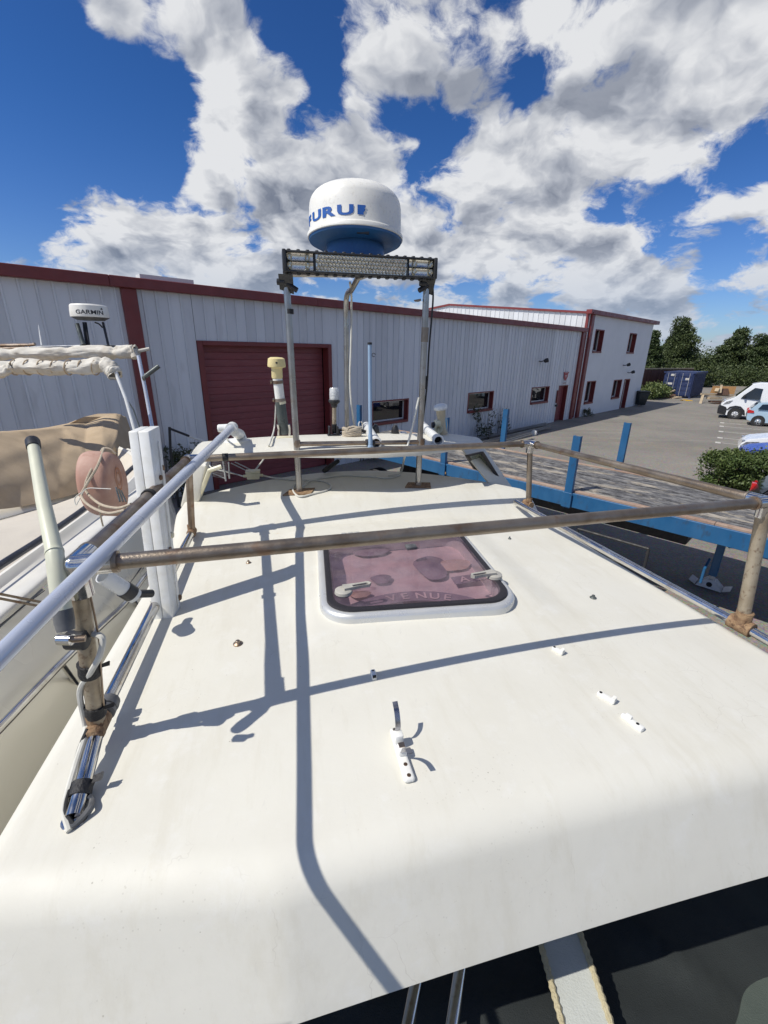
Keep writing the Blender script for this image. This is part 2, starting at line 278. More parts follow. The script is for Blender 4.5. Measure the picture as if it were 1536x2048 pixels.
def asphalt():
    m = bpy.data.materials.new('asphalt'); m.use_nodes = True; T = NT(m.node_tree)
    p = T.n('ShaderNodeBsdfPrincipled'); o = T.n('ShaderNodeOutputMaterial'); T.t.links.new(p.outputs[0], o.inputs[0])
    vec = T.n('ShaderNodeTexCoord').outputs['Object']
    col = T.mix(T.ss(T.noise(vec, .22, 6, .6), .35, .68), (0.27, 0.247, 0.212), (0.20, 0.186, 0.163))
    col = T.mix(T.m('MULTIPLY', T.ss(T.noise(T.v('ADD', vec, (30, 4, 0)), .11, 5, .65), .55, .72), .7), col, (0.31, 0.26, 0.195))
    st = T.n('ShaderNodeMapping'); T.put(st.inputs[0], vec); st.inputs['Scale'].default_value = (.25, 1.6, 1); st.inputs['Rotation'].default_value = (0, 0, -.6)
    col = T.mix(T.m('MULTIPLY', T.ss(T.noise(st.outputs[0], .8, 8, .75), .52, .66), .6), col, (0.34, 0.315, 0.27))
    col = T.mix(T.m('MULTIPLY', T.ss(T.noise(st.outputs[0], 1.6, 8, .75), .58, .70), .55), col, (0.11, 0.105, 0.1))
    ag = T.vor(vec, 46, 'Color'); col = T.mix(.5, col, T.mix(1.0, col, ag, 'MULTIPLY')); gr = T.vor(vec, 17, 'Color'); col = T.mix(.22, col, T.mix(1.0, col, gr, 'MULTIPLY')); col = T.mix(1.0, col, (1.22, 1.22, 1.22), 'MULTIPLY')
    ag2 = T.noise(vec, 170, 2, .7); col = T.mix(T.m('MULTIPLY', T.ss(ag2, .55, .7), .4), col, (0.40, 0.385, 0.35))
    T.put(p.inputs['Base Color'], col); p.inputs['Roughness'].default_value = .9
    b = T.n('ShaderNodeBump'); b.inputs['Strength'].default_value = .5; b.inputs['Distance'].default_value = .01
    T.put(b.inputs['Height'], T.noise(vec, 60, 4, .7)); T.t.links.new(b.outputs[0], p.inputs['Normal'])
    return m

def deck_timber():
    m = bpy.data.materials.new('deck_timber'); m.use_nodes = True; T = NT(m.node_tree)
    p = T.n('ShaderNodeBsdfPrincipled'); o = T.n('ShaderNodeOutputMaterial'); T.t.links.new(p.outputs[0], o.inputs[0])
    vec = T.n('ShaderNodeTexCoord').outputs['Object']
    m0 = T.n('ShaderNodeMapping'); T.put(m0.inputs[0], vec); m0.inputs['Rotation'].default_value = (0, 0, math.atan2(.716, .698)); mp = T.n('ShaderNodeMapping'); T.put(mp.inputs[0], m0.outputs[0]); mp.inputs['Scale'].default_value = (1.15, 3.4, 2)
    v2 = mp.outputs[0]
    col = T.mix(T.ss(T.noise(v2, 3.2, 8, .75), .40, .62), (0.065, 0.064, 0.067), (0.235, 0.23, 0.225))
    col = T.mix(T.m('MULTIPLY', T.ss(T.noise(v2, 5.5, 6, .75), .5, .62), .8), col, (0.045, 0.042, 0.045))
    big = T.ss(T.noise(v2, .9, 7, .7), .52, .60)
    col = T.mix(T.m('MULTIPLY', big, .75), col, T.mix(T.ss(T.noise(v2, 9, 4), .4, .62), (0.50, 0.44, 0.35), (0.33, 0.285, 0.22)))
    T.put(p.inputs['Base Color'], col); p.inputs['Roughness'].default_value = .9
    b = T.n('ShaderNodeBump'); b.inputs['Strength'].default_value = .8; b.inputs['Distance'].default_value = .02
    T.put(b.inputs['Height'], T.noise(v2, 9, 5, .7)); T.t.links.new(b.outputs[0], p.inputs['Normal'])
    return m
M['deck_timber'] = deck_timber()
M['board_red'] = mat('board_red', (0.29, 0.195, 0.145), .85, var=(0.37, 0.28, 0.215), vscale=2.5, vamt=.9, fine=((0.2, 0.11, 0.075), 8, .5))

def leaf_mat(name, c1, c2, c3):
    m = bpy.data.materials.new(name); m.use_nodes = True; T = NT(m.node_tree)
    p = T.n('ShaderNodeBsdfPrincipled'); o = T.n('ShaderNodeOutputMaterial'); T.t.links.new(p.outputs[0], o.inputs[0])
    vec = T.n('ShaderNodeTexCoord').outputs['Object']
    g = T.n('ShaderNodeNewGeometry')
    f = T.n('ShaderNodeMapRange'); T.put(f.inputs[0], g.outputs['Random Per Island'])
    oi = T.n('ShaderNodeObjectInfo').outputs['Random']; k_ = T.m('ADD', T.m('MULTIPLY', oi, .5), .75)
    col = T.mix(g.outputs['Random Per Island'], c1, c2)
    col = T.mix(T.ss(T.noise(vec, .9, 3), .4, .65), col, c3)
    col = T.mix(1.0, col, T.comb(k_, T.m('ADD', T.m('MULTIPLY', k_, .7), .3), k_), 'MULTIPLY')
    T.put(p.inputs['Base Color'], col); p.inputs['Roughness'].default_value = .55
    p.inputs['Specular IOR Level'].default_value = .35
    return m
M['pine_leaf'] = leaf_mat('pine_leaf', (0.030, 0.050, 0.016), (0.085, 0.110, 0.034), (0.048, 0.070, 0.024))
M['hedge_leaf'] = leaf_mat('hedge_leaf', (0.035, 0.06, 0.014), (0.16, 0.19, 0.06), (0.07, 0.105, 0.028))
M['weed_leaf'] = leaf_mat('weed_leaf', (0.05, 0.06, 0.03), (0.10, 0.11, 0.06), (0.07, 0.08, 0.04))

# ------------------------------------------------------------------ geometry helpers
ORG = {}
class G:
    def __init__(s): s.v = []; s.f = []
    def add(s, vs, fs):
        k = len(s.v); s.v += [Vector(p) for p in vs]; s.f += [tuple(i + k for i in f) for f in fs]; return s
    def hexa(s, b, t):
        """bottom quad and top quad, both counter-clockwise from above"""
        return s.add(list(b) + list(t), [(3, 2, 1, 0), (4, 5, 6, 7), (0, 1, 5, 4), (1, 2, 6, 5), (2, 3, 7, 6), (3, 0, 4, 7)])
    def box(s, c, sx, sy, sz, X=(1, 0, 0), Y=(0, 1, 0), Z=(0, 0, 1)):
        c = Vector(c); X = Vector(X) * sx / 2; Y = Vector(Y) * sy / 2; Z = Vector(Z) * sz / 2
        return s.hexa([c - X - Y - Z, c + X - Y - Z, c + X + Y - Z, c - X + Y - Z], [c - X - Y + Z, c + X - Y + Z, c + X + Y + Z, c - X + Y + Z])
    def tube(s, pts, r, n=12, caps=True):
        pts = [Vector(p) for p in pts]; rs = r if isinstance(r, (list, tuple)) else [r] * len(pts)
        k = len(s.v); ref = None
        for i, p in enumerate(pts):
            a = pts[max(i - 1, 0)]; b = pts[min(i + 1, len(pts) - 1)]; d = (b - a).normalized()
            if ref is None:
                ref = d.orthogonal().normalized()
            ref = (ref - d * ref.dot(d)).normalized(); bi = d.cross(ref)
            for j in range(n):
                an = 2 * math.pi * j / n; s.v.append(p + (ref * math.cos(an) + bi * math.sin(an)) * rs[i])
        for i in range(len(pts) - 1):
            for j in range(n):
                j2 = (j + 1) % n; s.f.append((k + i * n + j, k + i * n + j2, k + (i + 1) * n + j2, k + (i + 1) * n + j))
        if caps:
            s.f.append(tuple(k + j for j in reversed(range(n)))); s.f.append(tuple(k + (len(pts) - 1) * n + j for j in range(n)))
        return s
    def lathe(s, prof, base, axis=(0, 0, 1), n=28, cap=True):
        base = Vector(base); ax = Vector(axis).normalized(); u = ax.orthogonal().normalized(); w = ax.cross(u); k = len(s.v)
        for r, h in prof:
            for j in range(n):
                an = 2 * math.pi * j / n; s.v.append(base + ax * h + (u * math.cos(an) + w * math.sin(an)) * max(r, 1e-5))
        for i in range(len(prof) - 1):
            for j in range(n):
                j2 = (j + 1) % n; s.f.append((k + i * n + j, k + i * n + j2, k + (i + 1) * n + j2, k + (i + 1) * n + j))
        if cap:
            s.f.append(tuple(k + j for j in reversed(range(n)))); s.f.append(tuple(k + (len(prof) - 1) * n + j for j in range(n)))
        return s
    def prism(s, poly, vec):
        n = len(poly); vec = Vector(vec); k = len(s.v); s.v += [Vector(p) for p in poly] + [Vector(p) + vec for p in poly]
        s.f.append(tuple(k + i for i in reversed(range(n)))); s.f.append(tuple(k + n + i for i in range(n)))
        for i in range(n): j = (i + 1) % n; s.f.append((k + i, k + j, k + n + j, k + n + i))
        return s
    def grid(s, rows):
        k = len(s.v); m = len(rows[0])
        for r in rows: s.v += [Vector(p) for p in r]
        for i in range(len(rows) - 1):
            for j in range(m - 1): s.f.append((k + i * m + j, k + i * m + j + 1, k + (i + 1) * m + j + 1, k + (i + 1) * m + j))
        return s
    def build(s, name, material, parent=None, smooth=True, angle=40, bevel=0.0, segs=2, loc=None, recalc=True, kind=None):
        o0 = ORG.get(parent.name, Vector()) if parent else (Vector(loc) if loc is not None else Vector())
        me = bpy.data.meshes.new(name); me.from_pydata([tuple(p - o0) for p in s.v], [], s.f)
        if bevel or recalc:
            bm = bmesh.new(); bm.from_mesh(me)
            if recalc: bmesh.ops.recalc_face_normals(bm, faces=bm.faces)
            if bevel:
                ed = [e for e in bm.edges if len(e.link_faces) == 2 and e.calc_face_angle(0) > .5]
                bmesh.ops.bevel(bm, geom=ed, offset=bevel, segments=segs, affect='EDGES', profile=.5, clamp_overlap=True)
            bm.to_mesh(me); bm.free()
        if smooth:
            me.polygons.foreach_set('use_smooth', [True] * len(me.polygons)); me.set_sharp_from_angle(angle=math.radians(angle))
        me.materials.append(M[material] if isinstance(material, str) else material)
        ob = bpy.data.objects.new(name, me); COL.objects.link(ob)
        if parent: ob.parent = parent
        else: ob.location = o0
        ORG[ob.name] = o0
        if kind: ob['kind'] = kind
        return ob
def tag(o, label, cat, group=None):
    o['label'] = label; o['category'] = cat
    if group: o['group'] = group
    return o
def thing(name, label, cat, loc, group=None):
    o = bpy.data.objects.new(name, None); o.empty_display_size = .1; COL.objects.link(o); o.location = Vector(loc); ORG[o.name] = Vector(loc)
    return tag(o, label, cat, group)
def ssm(x, a, b):
    t = min(1, max(0, (x - a) / (b - a))); return t * t * (3 - 2 * t)
def lerp(a, b, t): return a + (b - a) * t
def arc(p0, p1, p2, n=8):
    """quadratic bend from p0 to p2 pulled to p1"""
    p0, p1, p2 = Vector(p0), Vector(p1), Vector(p2)
    return [p0 * (1 - t) ** 2 + p1 * 2 * t * (1 - t) + p2 * t * t for t in [i / n for i in range(n + 1)]]
def spline(pts, n=8):
    pts = [Vector(p) for p in pts]; out = []
    for i in range(len(pts) - 1):
        a = pts[max(i - 1, 0)]; b = pts[i]; c = pts[i + 1]; d = pts[min(i + 2, len(pts) - 1)]
        for k in range(n):
            t = k / n; out.append(.5 * ((2 * b) + (c - a) * t + (2 * a - 5 * b + 4 * c - d) * t * t + (3 * b - a - 3 * c + d) * t ** 3))
    return out + [pts[-1]]
def text_verts(s, size=1.0, bold=0.0):
    cu = bpy.data.curves.new('t', 'FONT'); cu.body = s; cu.size = size; cu.offset = bold; cu.resolution_u = 3; cu.fill_mode = 'FRONT'
    ob = bpy.data.objects.new('t', cu); COL.objects.link(ob); dg = bpy.context.evaluated_depsgraph_get(); dg.update()
    me = bpy.data.meshes.new_from_object(ob.evaluated_get(dg))
    bm = bmesh.new(); bm.from_mesh(me); bmesh.ops.triangulate(bm, faces=bm.faces)
    for _ in range(2):
        ed = [e for e in bm.edges if e.calc_length() > .16 * size]
        if ed: bmesh.ops.subdivide_edges(bm, edges=ed, cuts=1); bmesh.ops.triangulate(bm, faces=bm.faces)
    bm.to_mesh(me); bm.free()
    v = [(p.co.x, p.co.y) for p in me.vertices]; f = [tuple(q.vertices) for q in me.polygons]
    bpy.data.objects.remove(ob); bpy.data.curves.remove(cu); bpy.data.meshes.remove(me)
    return v, f
# ------------------------------------------------------------------ ground
STAINS = []
GU = Vector((0.716, 0.698, 0)).normalized(); GN = Vector((GU.y, -GU.x, 0)); WB = Vector((10.691, 28.111, 0))
def wp(u, d, z): return WB + GU * u + GN * d + Vector((0, 0, z))      # warehouse facade frame: along, outward, up
ga = asphalt()
g = G(); g.grid([[(-900 + 1800 * i / 12, -600 + 1800 * j / 12, 0) for i in range(13)] for j in range(13)])
go = g.build('ground', ga, smooth=False); go['kind'] = 'structure'

# painted parking marks: a small square and a thin line at each bay
PD = Vector((0.594, 0.804, 0)).normalized(); PL = Vector((PD.y, -PD.x, 0))
def parking():
    base = Vector((16.53, 21.83, 0)); nm = 'parking_line'
    for k, (px, py) in enumerate([(1436, 885), (1440, 875.5), (1442, 863), (1443.5, 852.5), (1444.5, 845.5)]):
        c = at(px, py, 0.004); g = G()
        z = Vector((0, 0, .004 ))
        s = .22; sl = .11
        g.add([c - PL * sl - PD * s, c + PL * sl - PD * s, c + PL * sl + PD * s, c - PL * sl + PD * s], [(0, 1, 2, 3)])
        a = c + PL * (sl + .05); g.add([a - PD * .045, a + PL * 4.8 - PD * .045, a + PL * 4.8 + PD * .045, a + PD * .045], [(0, 1, 2, 3)])
        o = g.build(nm, 'paint_white', smooth=False); o['kind'] = 'structure'
parking()

# ------------------------------------------------------------------ warehouse
def warehouse():
    t = thing('warehouse', 'long white ribbed metal warehouse with maroon eave, big roller door and three low windows', 'warehouse', WB)
    U0, U1, ZT = -32.0, 2.25, 5.35
    ops = [(-22.09, -17.55, 0, 4.2), (-15.68, -13.62, 1.27, 2.21), (-9.5, -7.33, 1.26, 2.22), (-3.49, -1.39, 1.27, 2.22), (-0.16, 1.07, 0, 2.2)]
    pil = [(-23.76, -23.42)]
    us = sorted({round(U0 + .3 * i, 3) for i in range(115) if U0 + .3 * i <= U1} | {x for o in ops for x in o[:2]} | {U1})
    ribs = {round(U0 + .3 * i, 3) for i in range(115)}
    for a, b in zip(us[:-1], us[1:]):
        if b - a < .012: continue
        mid = (a + b) / 2; iv = [(0.0, ZT)]
        for o in ops:
            if o[0] - .001 <= mid <= o[1] + .001:
                iv = [(z0, z1) for z0, z1 in ([(0, o[2]), (o[3], ZT)]) if z1 - z0 > .02]
        for z0, z1 in iv:
            g = G(); pr = [(a, 0)]
            if round(a, 3) in ribs and b - a > .1:     # trapezoid rib at the strip's left edge
                pr = [(a, 0.0), (a + .012, .030), (a + .045, .030), (a + .06, .0)]
            pr += [(b - .001, 0)]
            k = len(pr)
            vs = [wp(u, d, z0) for u, d in pr] + [wp(u, d, z1) for u, d in pr]
            g.add(vs, [(i, i + 1, k + i + 1, k + i) for i in range(k - 1)])
            g.build('wall_panel', 'cladding', t, smooth=False, recalc=False)
    # solid core behind the sheets, roof, far walls
    g = G()
    g.add([wp(U0, -.45, 0), wp(U0, -16, 0), wp(U0, -16, 5.3), wp(U0, -8, 6.0), wp(U0, -.45, 5.3)], [(0, 1, 2, 3, 4)])
    g.add([wp(U0, -16, 0), wp(U1, -16, 0), wp(U1, -16, 5.3), wp(U0, -16, 5.3)], [(0, 1, 2, 3)])
    g.add([wp(U0, -.5, 0), wp(U1, -.5, 0), wp(U1, -.5, 5.3), wp(U0, -.5, 5.3)], [(0, 1, 2, 3)])
    g.build('wall', 'dark_hole', t, smooth=False)
    g = G(); g.hexa([wp(U0, -8, 5.95), wp(U1, -8, 5.95), wp(U1, -.05, 5.36), wp(U0, -.05, 5.36)][::-1], [wp(U0, -8, 6.0), wp(U1, -8, 6.0), wp(U1, -.05, 5.41), wp(U0, -.05, 5.41)][::-1])
    g.hexa([wp(U0, -16, 5.36), wp(U1, -16, 5.36), wp(U1, -8, 5.95), wp(U0, -8, 5.95)][::-1], [wp(U0, -16, 5.41), wp(U1, -16, 5.41), wp(U1, -8, 6.0), wp(U0, -8, 6.0)][::-1])
    g.build('roof', 'roof_sheet', t, smooth=False)
    u = U0
    for u0, u1 in ((U0, -24.0), (-23.997, -18.2), (-18.197, -12), (-11.997, -5.5), (-5.497, 2.35)):
        g = G(); g.box(wp((u0 + u1) / 2, .06, 5.43), u1 - u0, .30, .235, GU, GN); g.build('fascia', 'maroon', t, smooth=False, bevel=.012, segs=1)
    g = G(); g.box(wp(-22.6, -.2, 5.62), 1.3, .3, .10, GU, GN); g.build('flashing', 'frame_white', t, smooth=False)
    g = G(); g.box(wp(-23.59, .045, 2.66), .34, .12, 5.31, GU, GN); g.build('corner_trim', 'maroon', t, smooth=False, bevel=.015, segs=1)
    g = G(); g.box(wp(2.04, .05, 2.66), .33, .14, 5.31, GU, GN); g.build('corner_trim', 'maroon', t, smooth=False, bevel=.015, segs=1)
    g = G(); g.box(wp(-12.35, .02, 2.6), .04, .03, 5.2, GU, GN)
    # roller door: reveals, then slats
    o = ops[0]
    g = G(); D = .32
    g.box(wp(o[0] + .075, -D / 2 + .04, 2.1), .15, D, 4.2, GU, GN); g.box(wp(o[1] - .075, -D / 2 + .04, 2.1), .15, D, 4.2, GU, GN)
    g.box(wp((o[0] + o[1]) / 2, -D / 2 + .04, 4.14), o[1] - o[0] - .306, D, .12, GU, GN)
    g.build('door_frame', 'maroon', t, smooth=False, bevel=.01, segs=1)
    rd = None
    for i in range(21):
        z0 = .195 * i + .01; g = G()
        pr = [(0, 0), (.008, .012), (.010, .10), (.008, .182), (0, .193)]
        a, b = o[0] + .16, o[1] - .16
        g.grid([[wp(a, -D + d, z0 + h), wp(b, -D + d, z0 + h)] for d, h in pr])
        g.build('door_slat', 'door_maroon', t, smooth=True, angle=20, recalc=False)
    # low windows in deep maroon reveals
    for o in ops[1:4]:
        u0, u1, z0, z1 = o; D = .24; g = G()
        g.box(wp(u0 + .03, -D / 2 + .02, (z0 + z1) / 2), .06, D, z1 - z0, GU, GN); g.box(wp(u1 - .03, -D / 2 + .02, (z0 + z1) / 2), .06, D, z1 - z0, GU, GN)
        g.box(wp((u0 + u1) / 2, -D / 2 + .02, z1 - .025), u1 - u0 - .124, D, .05, GU, GN)
        w = g.build('window', 'maroon', t, smooth=False)
        g = G(); g.box(wp((u0 + u1) / 2, -D / 2 + .05, z0 + .05), u1 - u0 - .124, D + .06, .10, GU, GN); g.build('sill', 'maroon', w, smooth=False, bevel=.008, segs=1)
        g = G(); y = -D + .01; fw = .055
        g.box(wp(u0 + .06 + fw / 2, y, (z0 + z1) / 2 + .025), fw, .05, z1 - z0 - .15, GU, GN); g.box(wp(u1 - .06 - fw / 2, y, (z0 + z1) / 2 + .025), fw, .05, z1 - z0 - .15, GU, GN)
        g.box(wp((u0 + u1) / 2, y, z0 + .1 + fw / 2), u1 - u0 - .12 - 2 * fw, .05, fw, GU, GN); g.box(wp((u0 + u1) / 2, y, z1 - .05 - fw / 2), u1 - u0 - .12 - 2 * fw, .05, fw, GU, GN)
        g.build('frame', 'frame_white', w, smooth=False)
        g = G(); g.box(wp((u0 + u1) / 2, y - .01, (z0 + z1) / 2 + .025), u1 - u0 - .12 - 2 * fw, .012, z1 - z0 - .26, GU, GN); g.build('pane', 'win_glass', w, smooth=False)
    # personnel door
    o = ops[4]; g = G(); D = .3
    for uu in (o[0] + .03, o[1] - .03): g.box(wp(uu, -D / 2 + .02, 1.1), .06, D, 2.2, GU, GN)
    g.box(wp((o[0] + o[1]) / 2, -D / 2 + .02, 2.17), o[1] - o[0] - .124, D, .06, GU, GN); g.build('door_frame', 'maroon', t, smooth=False)
    g = G(); g.box(wp((o[0] + o[1]) / 2, -D + .06, 1.07), o[1] - o[0] - .13, .05, 2.13, GU, GN); d = g.build('door', 'door_maroon', t, smooth=False)
    g = G(); g.tube([wp(.02, -.2, 1.05), wp(.02, -.15, 1.05), wp(.14, -.15, 1.05)], .012, 8); g.build('handle', 'alu', d)
warehouse()

def wall_fittings():
    # red shield sign and small plate over the warehouse door
    z = .038
    g = G(); sh = [(.12, 2.98), (.82, 2.98), (.82, 2.90), (.72, 2.90), (.72, 2.70), (.60, 2.55), (.46, 2.46), (.32, 2.55), (.20, 2.70), (.20, 2.90), (.12, 2.90)]
    g.prism([wp(a, z, b) for a, b in sh], GN * .02); s = g.build('shield_sign', 'red_sign', smooth=False, loc=wp(.45, z, 2.46))
    tag(s, 'red shield shaped sign on the warehouse wall above the small door', 'sign')
    g = G(); g.box(wp(.46, z + .023, 2.94), .5, .004, .02, GU, GN); g.box(wp(.46, z + .023, 2.78), .26, .004, .03, GU, GN); g.box(wp(.46, z + .023, 2.70), .2, .004, .03, GU, GN); g.build('emblem', 'frame_white', s, smooth=False)
    g = G(); g.box(wp(.4, z + .01, 2.33), .5, .02, .09, GU, GN); s = g.build('name_plate', 'frame_white', smooth=False, loc=wp(.4, z, 2.29))
    tag(s, 'small pale plate between red shield sign and small maroon door', 'sign')
    g = G()
    for k in range(6): g.box(wp(.22 + .07 * k, z + .022, 2.33), .045, .003, .045, GU, GN)
    g.build('lettering', 'maroon', s, smooth=False)
    g = G(); g.box(wp(-.33, .06, 1.55), .1, .09, .75, GU, GN); s = g.build('wall_panel_sign', 'maroon', smooth=False, loc=wp(-.33, .06, 1.2), bevel=.01, segs=1)
    s.name = 'notice_board'; tag(s, 'narrow maroon notice board beside the small warehouse door', 'notice board')
    g = G(); g.box(wp(-.33, .08, 1.02), .12, .12, .12, GU, GN, ); s = g.build('ashtray_box', 'plastic_black', smooth=False, loc=wp(-.33, .08, .96), bevel=.01); tag(s, 'small black box under the narrow maroon notice board', 'box')
    def lampfix(u, zz, name, label, flip=1):
        t = thing(name, label, 'wall lamp', wp(u, .03, zz))
        g = G(); g.tube([wp(u, .0, zz), wp(u, .16, zz - .02), wp(u + .05 * flip, .3, zz + .06)], .03, 10); g.build('arm', 'plastic_grey', t)
        g = G(); g.lathe([(.05, 0), (.11, .06), (.12, .22), (.10, .24)], wp(u + .04 * flip, .26, zz + .0), (GU * .5 * flip + GN * .6 + Vector((0, 0, .25))), 14); g.build('lamp_head', 'plastic_black', t)
    lampfix(-3.05, 3.62, 'wall_lamp', 'black floodlight high on the ribbed warehouse wall left of the shield sign')
    lampfix(9.94, 3.3, 'wall_lamp', 'upper black lamp on the smooth wall of the two storey block')
    lampfix(11.2, 2.75, 'wall_lamp', 'lower black lamp just above the office door of the two storey block')
wall_fittings()

# ------------------------------------------------------------------ two-storey office block at the far end
def office():
    t = thing('office_block', 'two storey white block with maroon trim at the far end of the warehouse', 'building', wp(8.5, 0, 0))
    u0, u1, zt = 2.62, 15.1, 6.36
    ops = [(3.90, 5.35, 4.12, 5.56, 'w'), (10.15, 11.68, 4.12, 5.56, 'w'), (3.90, 5.38, .80, 2.32, 'w'), (8.72, 10.38, .86, 2.26, 'w'), (10.9, 12.12, 0, 2.26, 'd')]
    us = sorted({u0, u1} | {x for o in ops for x in o[:2]}); zs = sorted({0, zt} | {x for o in ops for x in o[2:4]})
    g = G()
    for a, b in zip(us[:-1], us[1:]):
        for c, d in zip(zs[:-1], zs[1:]):
            if any(o[0] - .01 < (a + b) / 2 < o[1] + .01 and o[2] - .01 < (c + d) / 2 < o[3] + .01 for o in ops): continue
            g.add([wp(a, 0, c), wp(b, 0, c), wp(b, 0, d), wp(a, 0, d)], [(0, 1, 2, 3)])
    g.add([wp(u1, 0, 0), wp(u1, -22, 0), wp(u1, -22, zt), wp(u1, -11, 7.4), wp(u1, 0, zt)], [(0, 1, 2, 3, 4)])
    g.add([wp(u0, -22, 0), wp(u1, -22, 0), wp(u1, -22, zt), wp(u0, -22, zt)], [(3, 2, 1, 0)])
    g.build('wall', 'render_white', t, smooth=False, recalc=False)
    g = G(); g.add([wp(u0, -.6, 0), wp(u1, -.6, 0), wp(u1, -.6, zt), wp(u0, -.6, zt)], [(0, 1, 2, 3)]); g.build('inner_wall', 'dark_hole', t, smooth=False)
    # sunlit gable: upright cladding sheets above the warehouse roof
    n = 58; w = 22 / n
    for i in range(n):
        v0, v1 = w * i, w * (i + 1) - .004
        ht = lambda v: 6.36 + (7.42 - 6.36) * (v / 11 if v < 11 else (22 - v) / 11)
        pr = [(v0, 0), (v0 + .02, .03), (v0 + .06, .03), (v0 + .08, 0), (v1, 0)]
        g = G(); k = len(pr)
        g.add([wp(u0 - e, -v, 4.8) for v, e in pr] + [wp(u0 - e, -v, ht(v)) for v, e in pr], [(i2, i2 + 1, k + i2 + 1, k + i2) for i2 in range(k - 1)])
        g.build('wall_panel', 'cladding_sun', t, smooth=False, recalc=False)
    # trims
    g = G(); g.box(wp((u0 + u1) / 2 + .1, .08, 6.49), u1 - u0 + .9, .36, .25, GU, GN); g.build('fascia', 'maroon', t, smooth=False, bevel=.015, segs=1)
    for va, vb, za, zb in ((-.28, 11.02, 6.46, 7.53), (11.02, 22.2, 7.53, 6.44)):
        g = G(); q = [wp(u0 - .12, -va, za - .1), wp(u0 + .1, -va, za - .1), wp(u0 + .1, -vb, zb - .1), wp(u0 - .12, -vb, zb - .1)]
        g.hexa(q, [p + Vector((0, 0, .13)) for p in q]); g.build('verge_trim', 'maroon', t, smooth=False)
    g = G(); g.box(wp(u0 - .06, -.08, 5.95), .10, .16, .95, GU, GN); g.build('corner_trim', 'maroon', t, smooth=False)
    g = G(); g.box(wp(2.98, .06, 3.18), .40, .16, 6.36, GU, GN); g.build('corner_trim', 'maroon', t, smooth=False, bevel=.015, segs=1)
    g = G(); g.box(wp(2.49, -.03, 2.75), .24, .06, 5.5, GU, GN); g.build('joint_cover', 'render_white', t, smooth=False)
    g = G()
    for va, vb, za, zb in ((0, 11, 6.36, 7.42), (11, 22, 7.42, 6.36)):
        q = [wp(u0, -va, za), wp(u1, -va, za), wp(u1, -vb, zb), wp(u0, -vb, zb)]; g.hexa(q, [p + Vector((0, 0, .05)) for p in q])
    g.build('roof', 'roof_sheet', t, smooth=False)
    g = G(); g.tube([wp(2.42, .03, 5.3), wp(2.42, .05, .05)], .055, 10); g.build('downpipe', 'maroon', t)
    for (a, b, c, d, k) in ops:
        D = .34
        if k == 'w':
            g = G(); g.box(wp(a + .03, -D / 2 + .02, (c + d) / 2), .06, D, d - c, GU, GN); g.box(wp(b - .03, -D / 2 + .02, (c + d) / 2), .06, D, d - c, GU, GN)
            g.box(wp((a + b) / 2, -D / 2 + .02, d - .03), b - a - .124, D, .06, GU, GN); w = g.build('window', 'maroon', t, smooth=False)
            g = G(); g.box(wp((a + b) / 2, -D / 2 + .04, c + .05), b - a - .124, D + .05, .1, GU, GN); g.build('sill', 'maroon', w, smooth=False)
            g = G(); y = -D + .03; fw = .07
            for uu in (a + .06 + fw / 2, (a + b) / 2, b - .06 - fw / 2): g.box(wp(uu, y, (c + d) / 2 + .02), fw, .05, d - c - .16, GU, GN)
            g.box(wp((a + b) / 2, y - .002, c + .1 + fw / 2), b - a - .13, .044, fw, GU, GN); g.build('frame', 'frame_white', w, smooth=False)
            g = G(); g.box(wp((a + b) / 2, y - .03, (c + d) / 2), b - a - .13, .012, d - c - .2, GU, GN); g.build('pane', 'win_glass', w, smooth=False)
        else:
            g = G()
            for uu in (a + .04, b - .04): g.box(wp(uu, -D / 2 + .02, d / 2), .08, D, d, GU, GN)
            g.box(wp((a + b) / 2, -D / 2 + .02, d - .04), b - a - .164, D, .08, GU, GN); g.build('door_frame', 'maroon', t, smooth=False)
            g = G(); y = -D + .05
            for uu in (a + .13, b - .13): g.box(wp(uu, y, 1.07), .1, .05, 2.12, GU, GN)
            for zz in (.07, 1.0, 2.09): g.box(wp((a + b) / 2, y, zz), b - a - .364, .05, .12, GU, GN)
            dr = g.build('door', 'frame_white', t, smooth=False)
            g = G(); g.box(wp((a + b) / 2, y - .01, 1.07), b - a - .36, .012, 2.0, GU, GN); g.build('pane', 'win_glass', dr, smooth=False)
office()
# ------------------------------------------------------------------ our boat's cabin roof
BA = Vector((-0.235, 0.972, 0)).normalized(); BR = Vector((BA.y, -BA.x, 0))   # along the boat, across the boat
def st(p): return Vector((p[0], p[1], 0)).dot(BR), Vector((p[0], p[1], 0)).dot(BA)
def bw(s, t, z): return BR * s + BA * t + Vector((0, 0, z))
SC = 0.46
def sL(t): return -0.66 + 0.035 * t
def sR(t): return 1.645 - 0.035 * t
def tF(s): return 0.616 + 0.10 * max(0, -(s + .05)) / .5 - 0.0 * s
def tFar(s): return 2.93 - 0.33 * ((s - .40) / .95) ** 2
def ztop(s, t):
    z = 3.105 - .055 * ((s - SC) / 1.1) ** 2
    z += 0.115 * ssm(t, 2.22, 2.46)
    hump = ssm(s, -.02, .09) * (1 - ssm(s, .90, 1.06)) * ssm(t, 1.10, 1.42) * (1 - ssm(t, 2.1, 2.3))
    return z + .017 * hump
def deck(px, py, lift=0.0):
    d = ray(px, py); z = 3.1
    for _ in range(30):
        p = CAM + d * ((z - CAM.z) / d.z); s, t = st(p); z = lerp(z, ztop(s, t) + lift, .7)
    return Vector((p.x, p.y, z))
FL = dep(150, 1131, .91); 
pbase = deck(150, 1645)
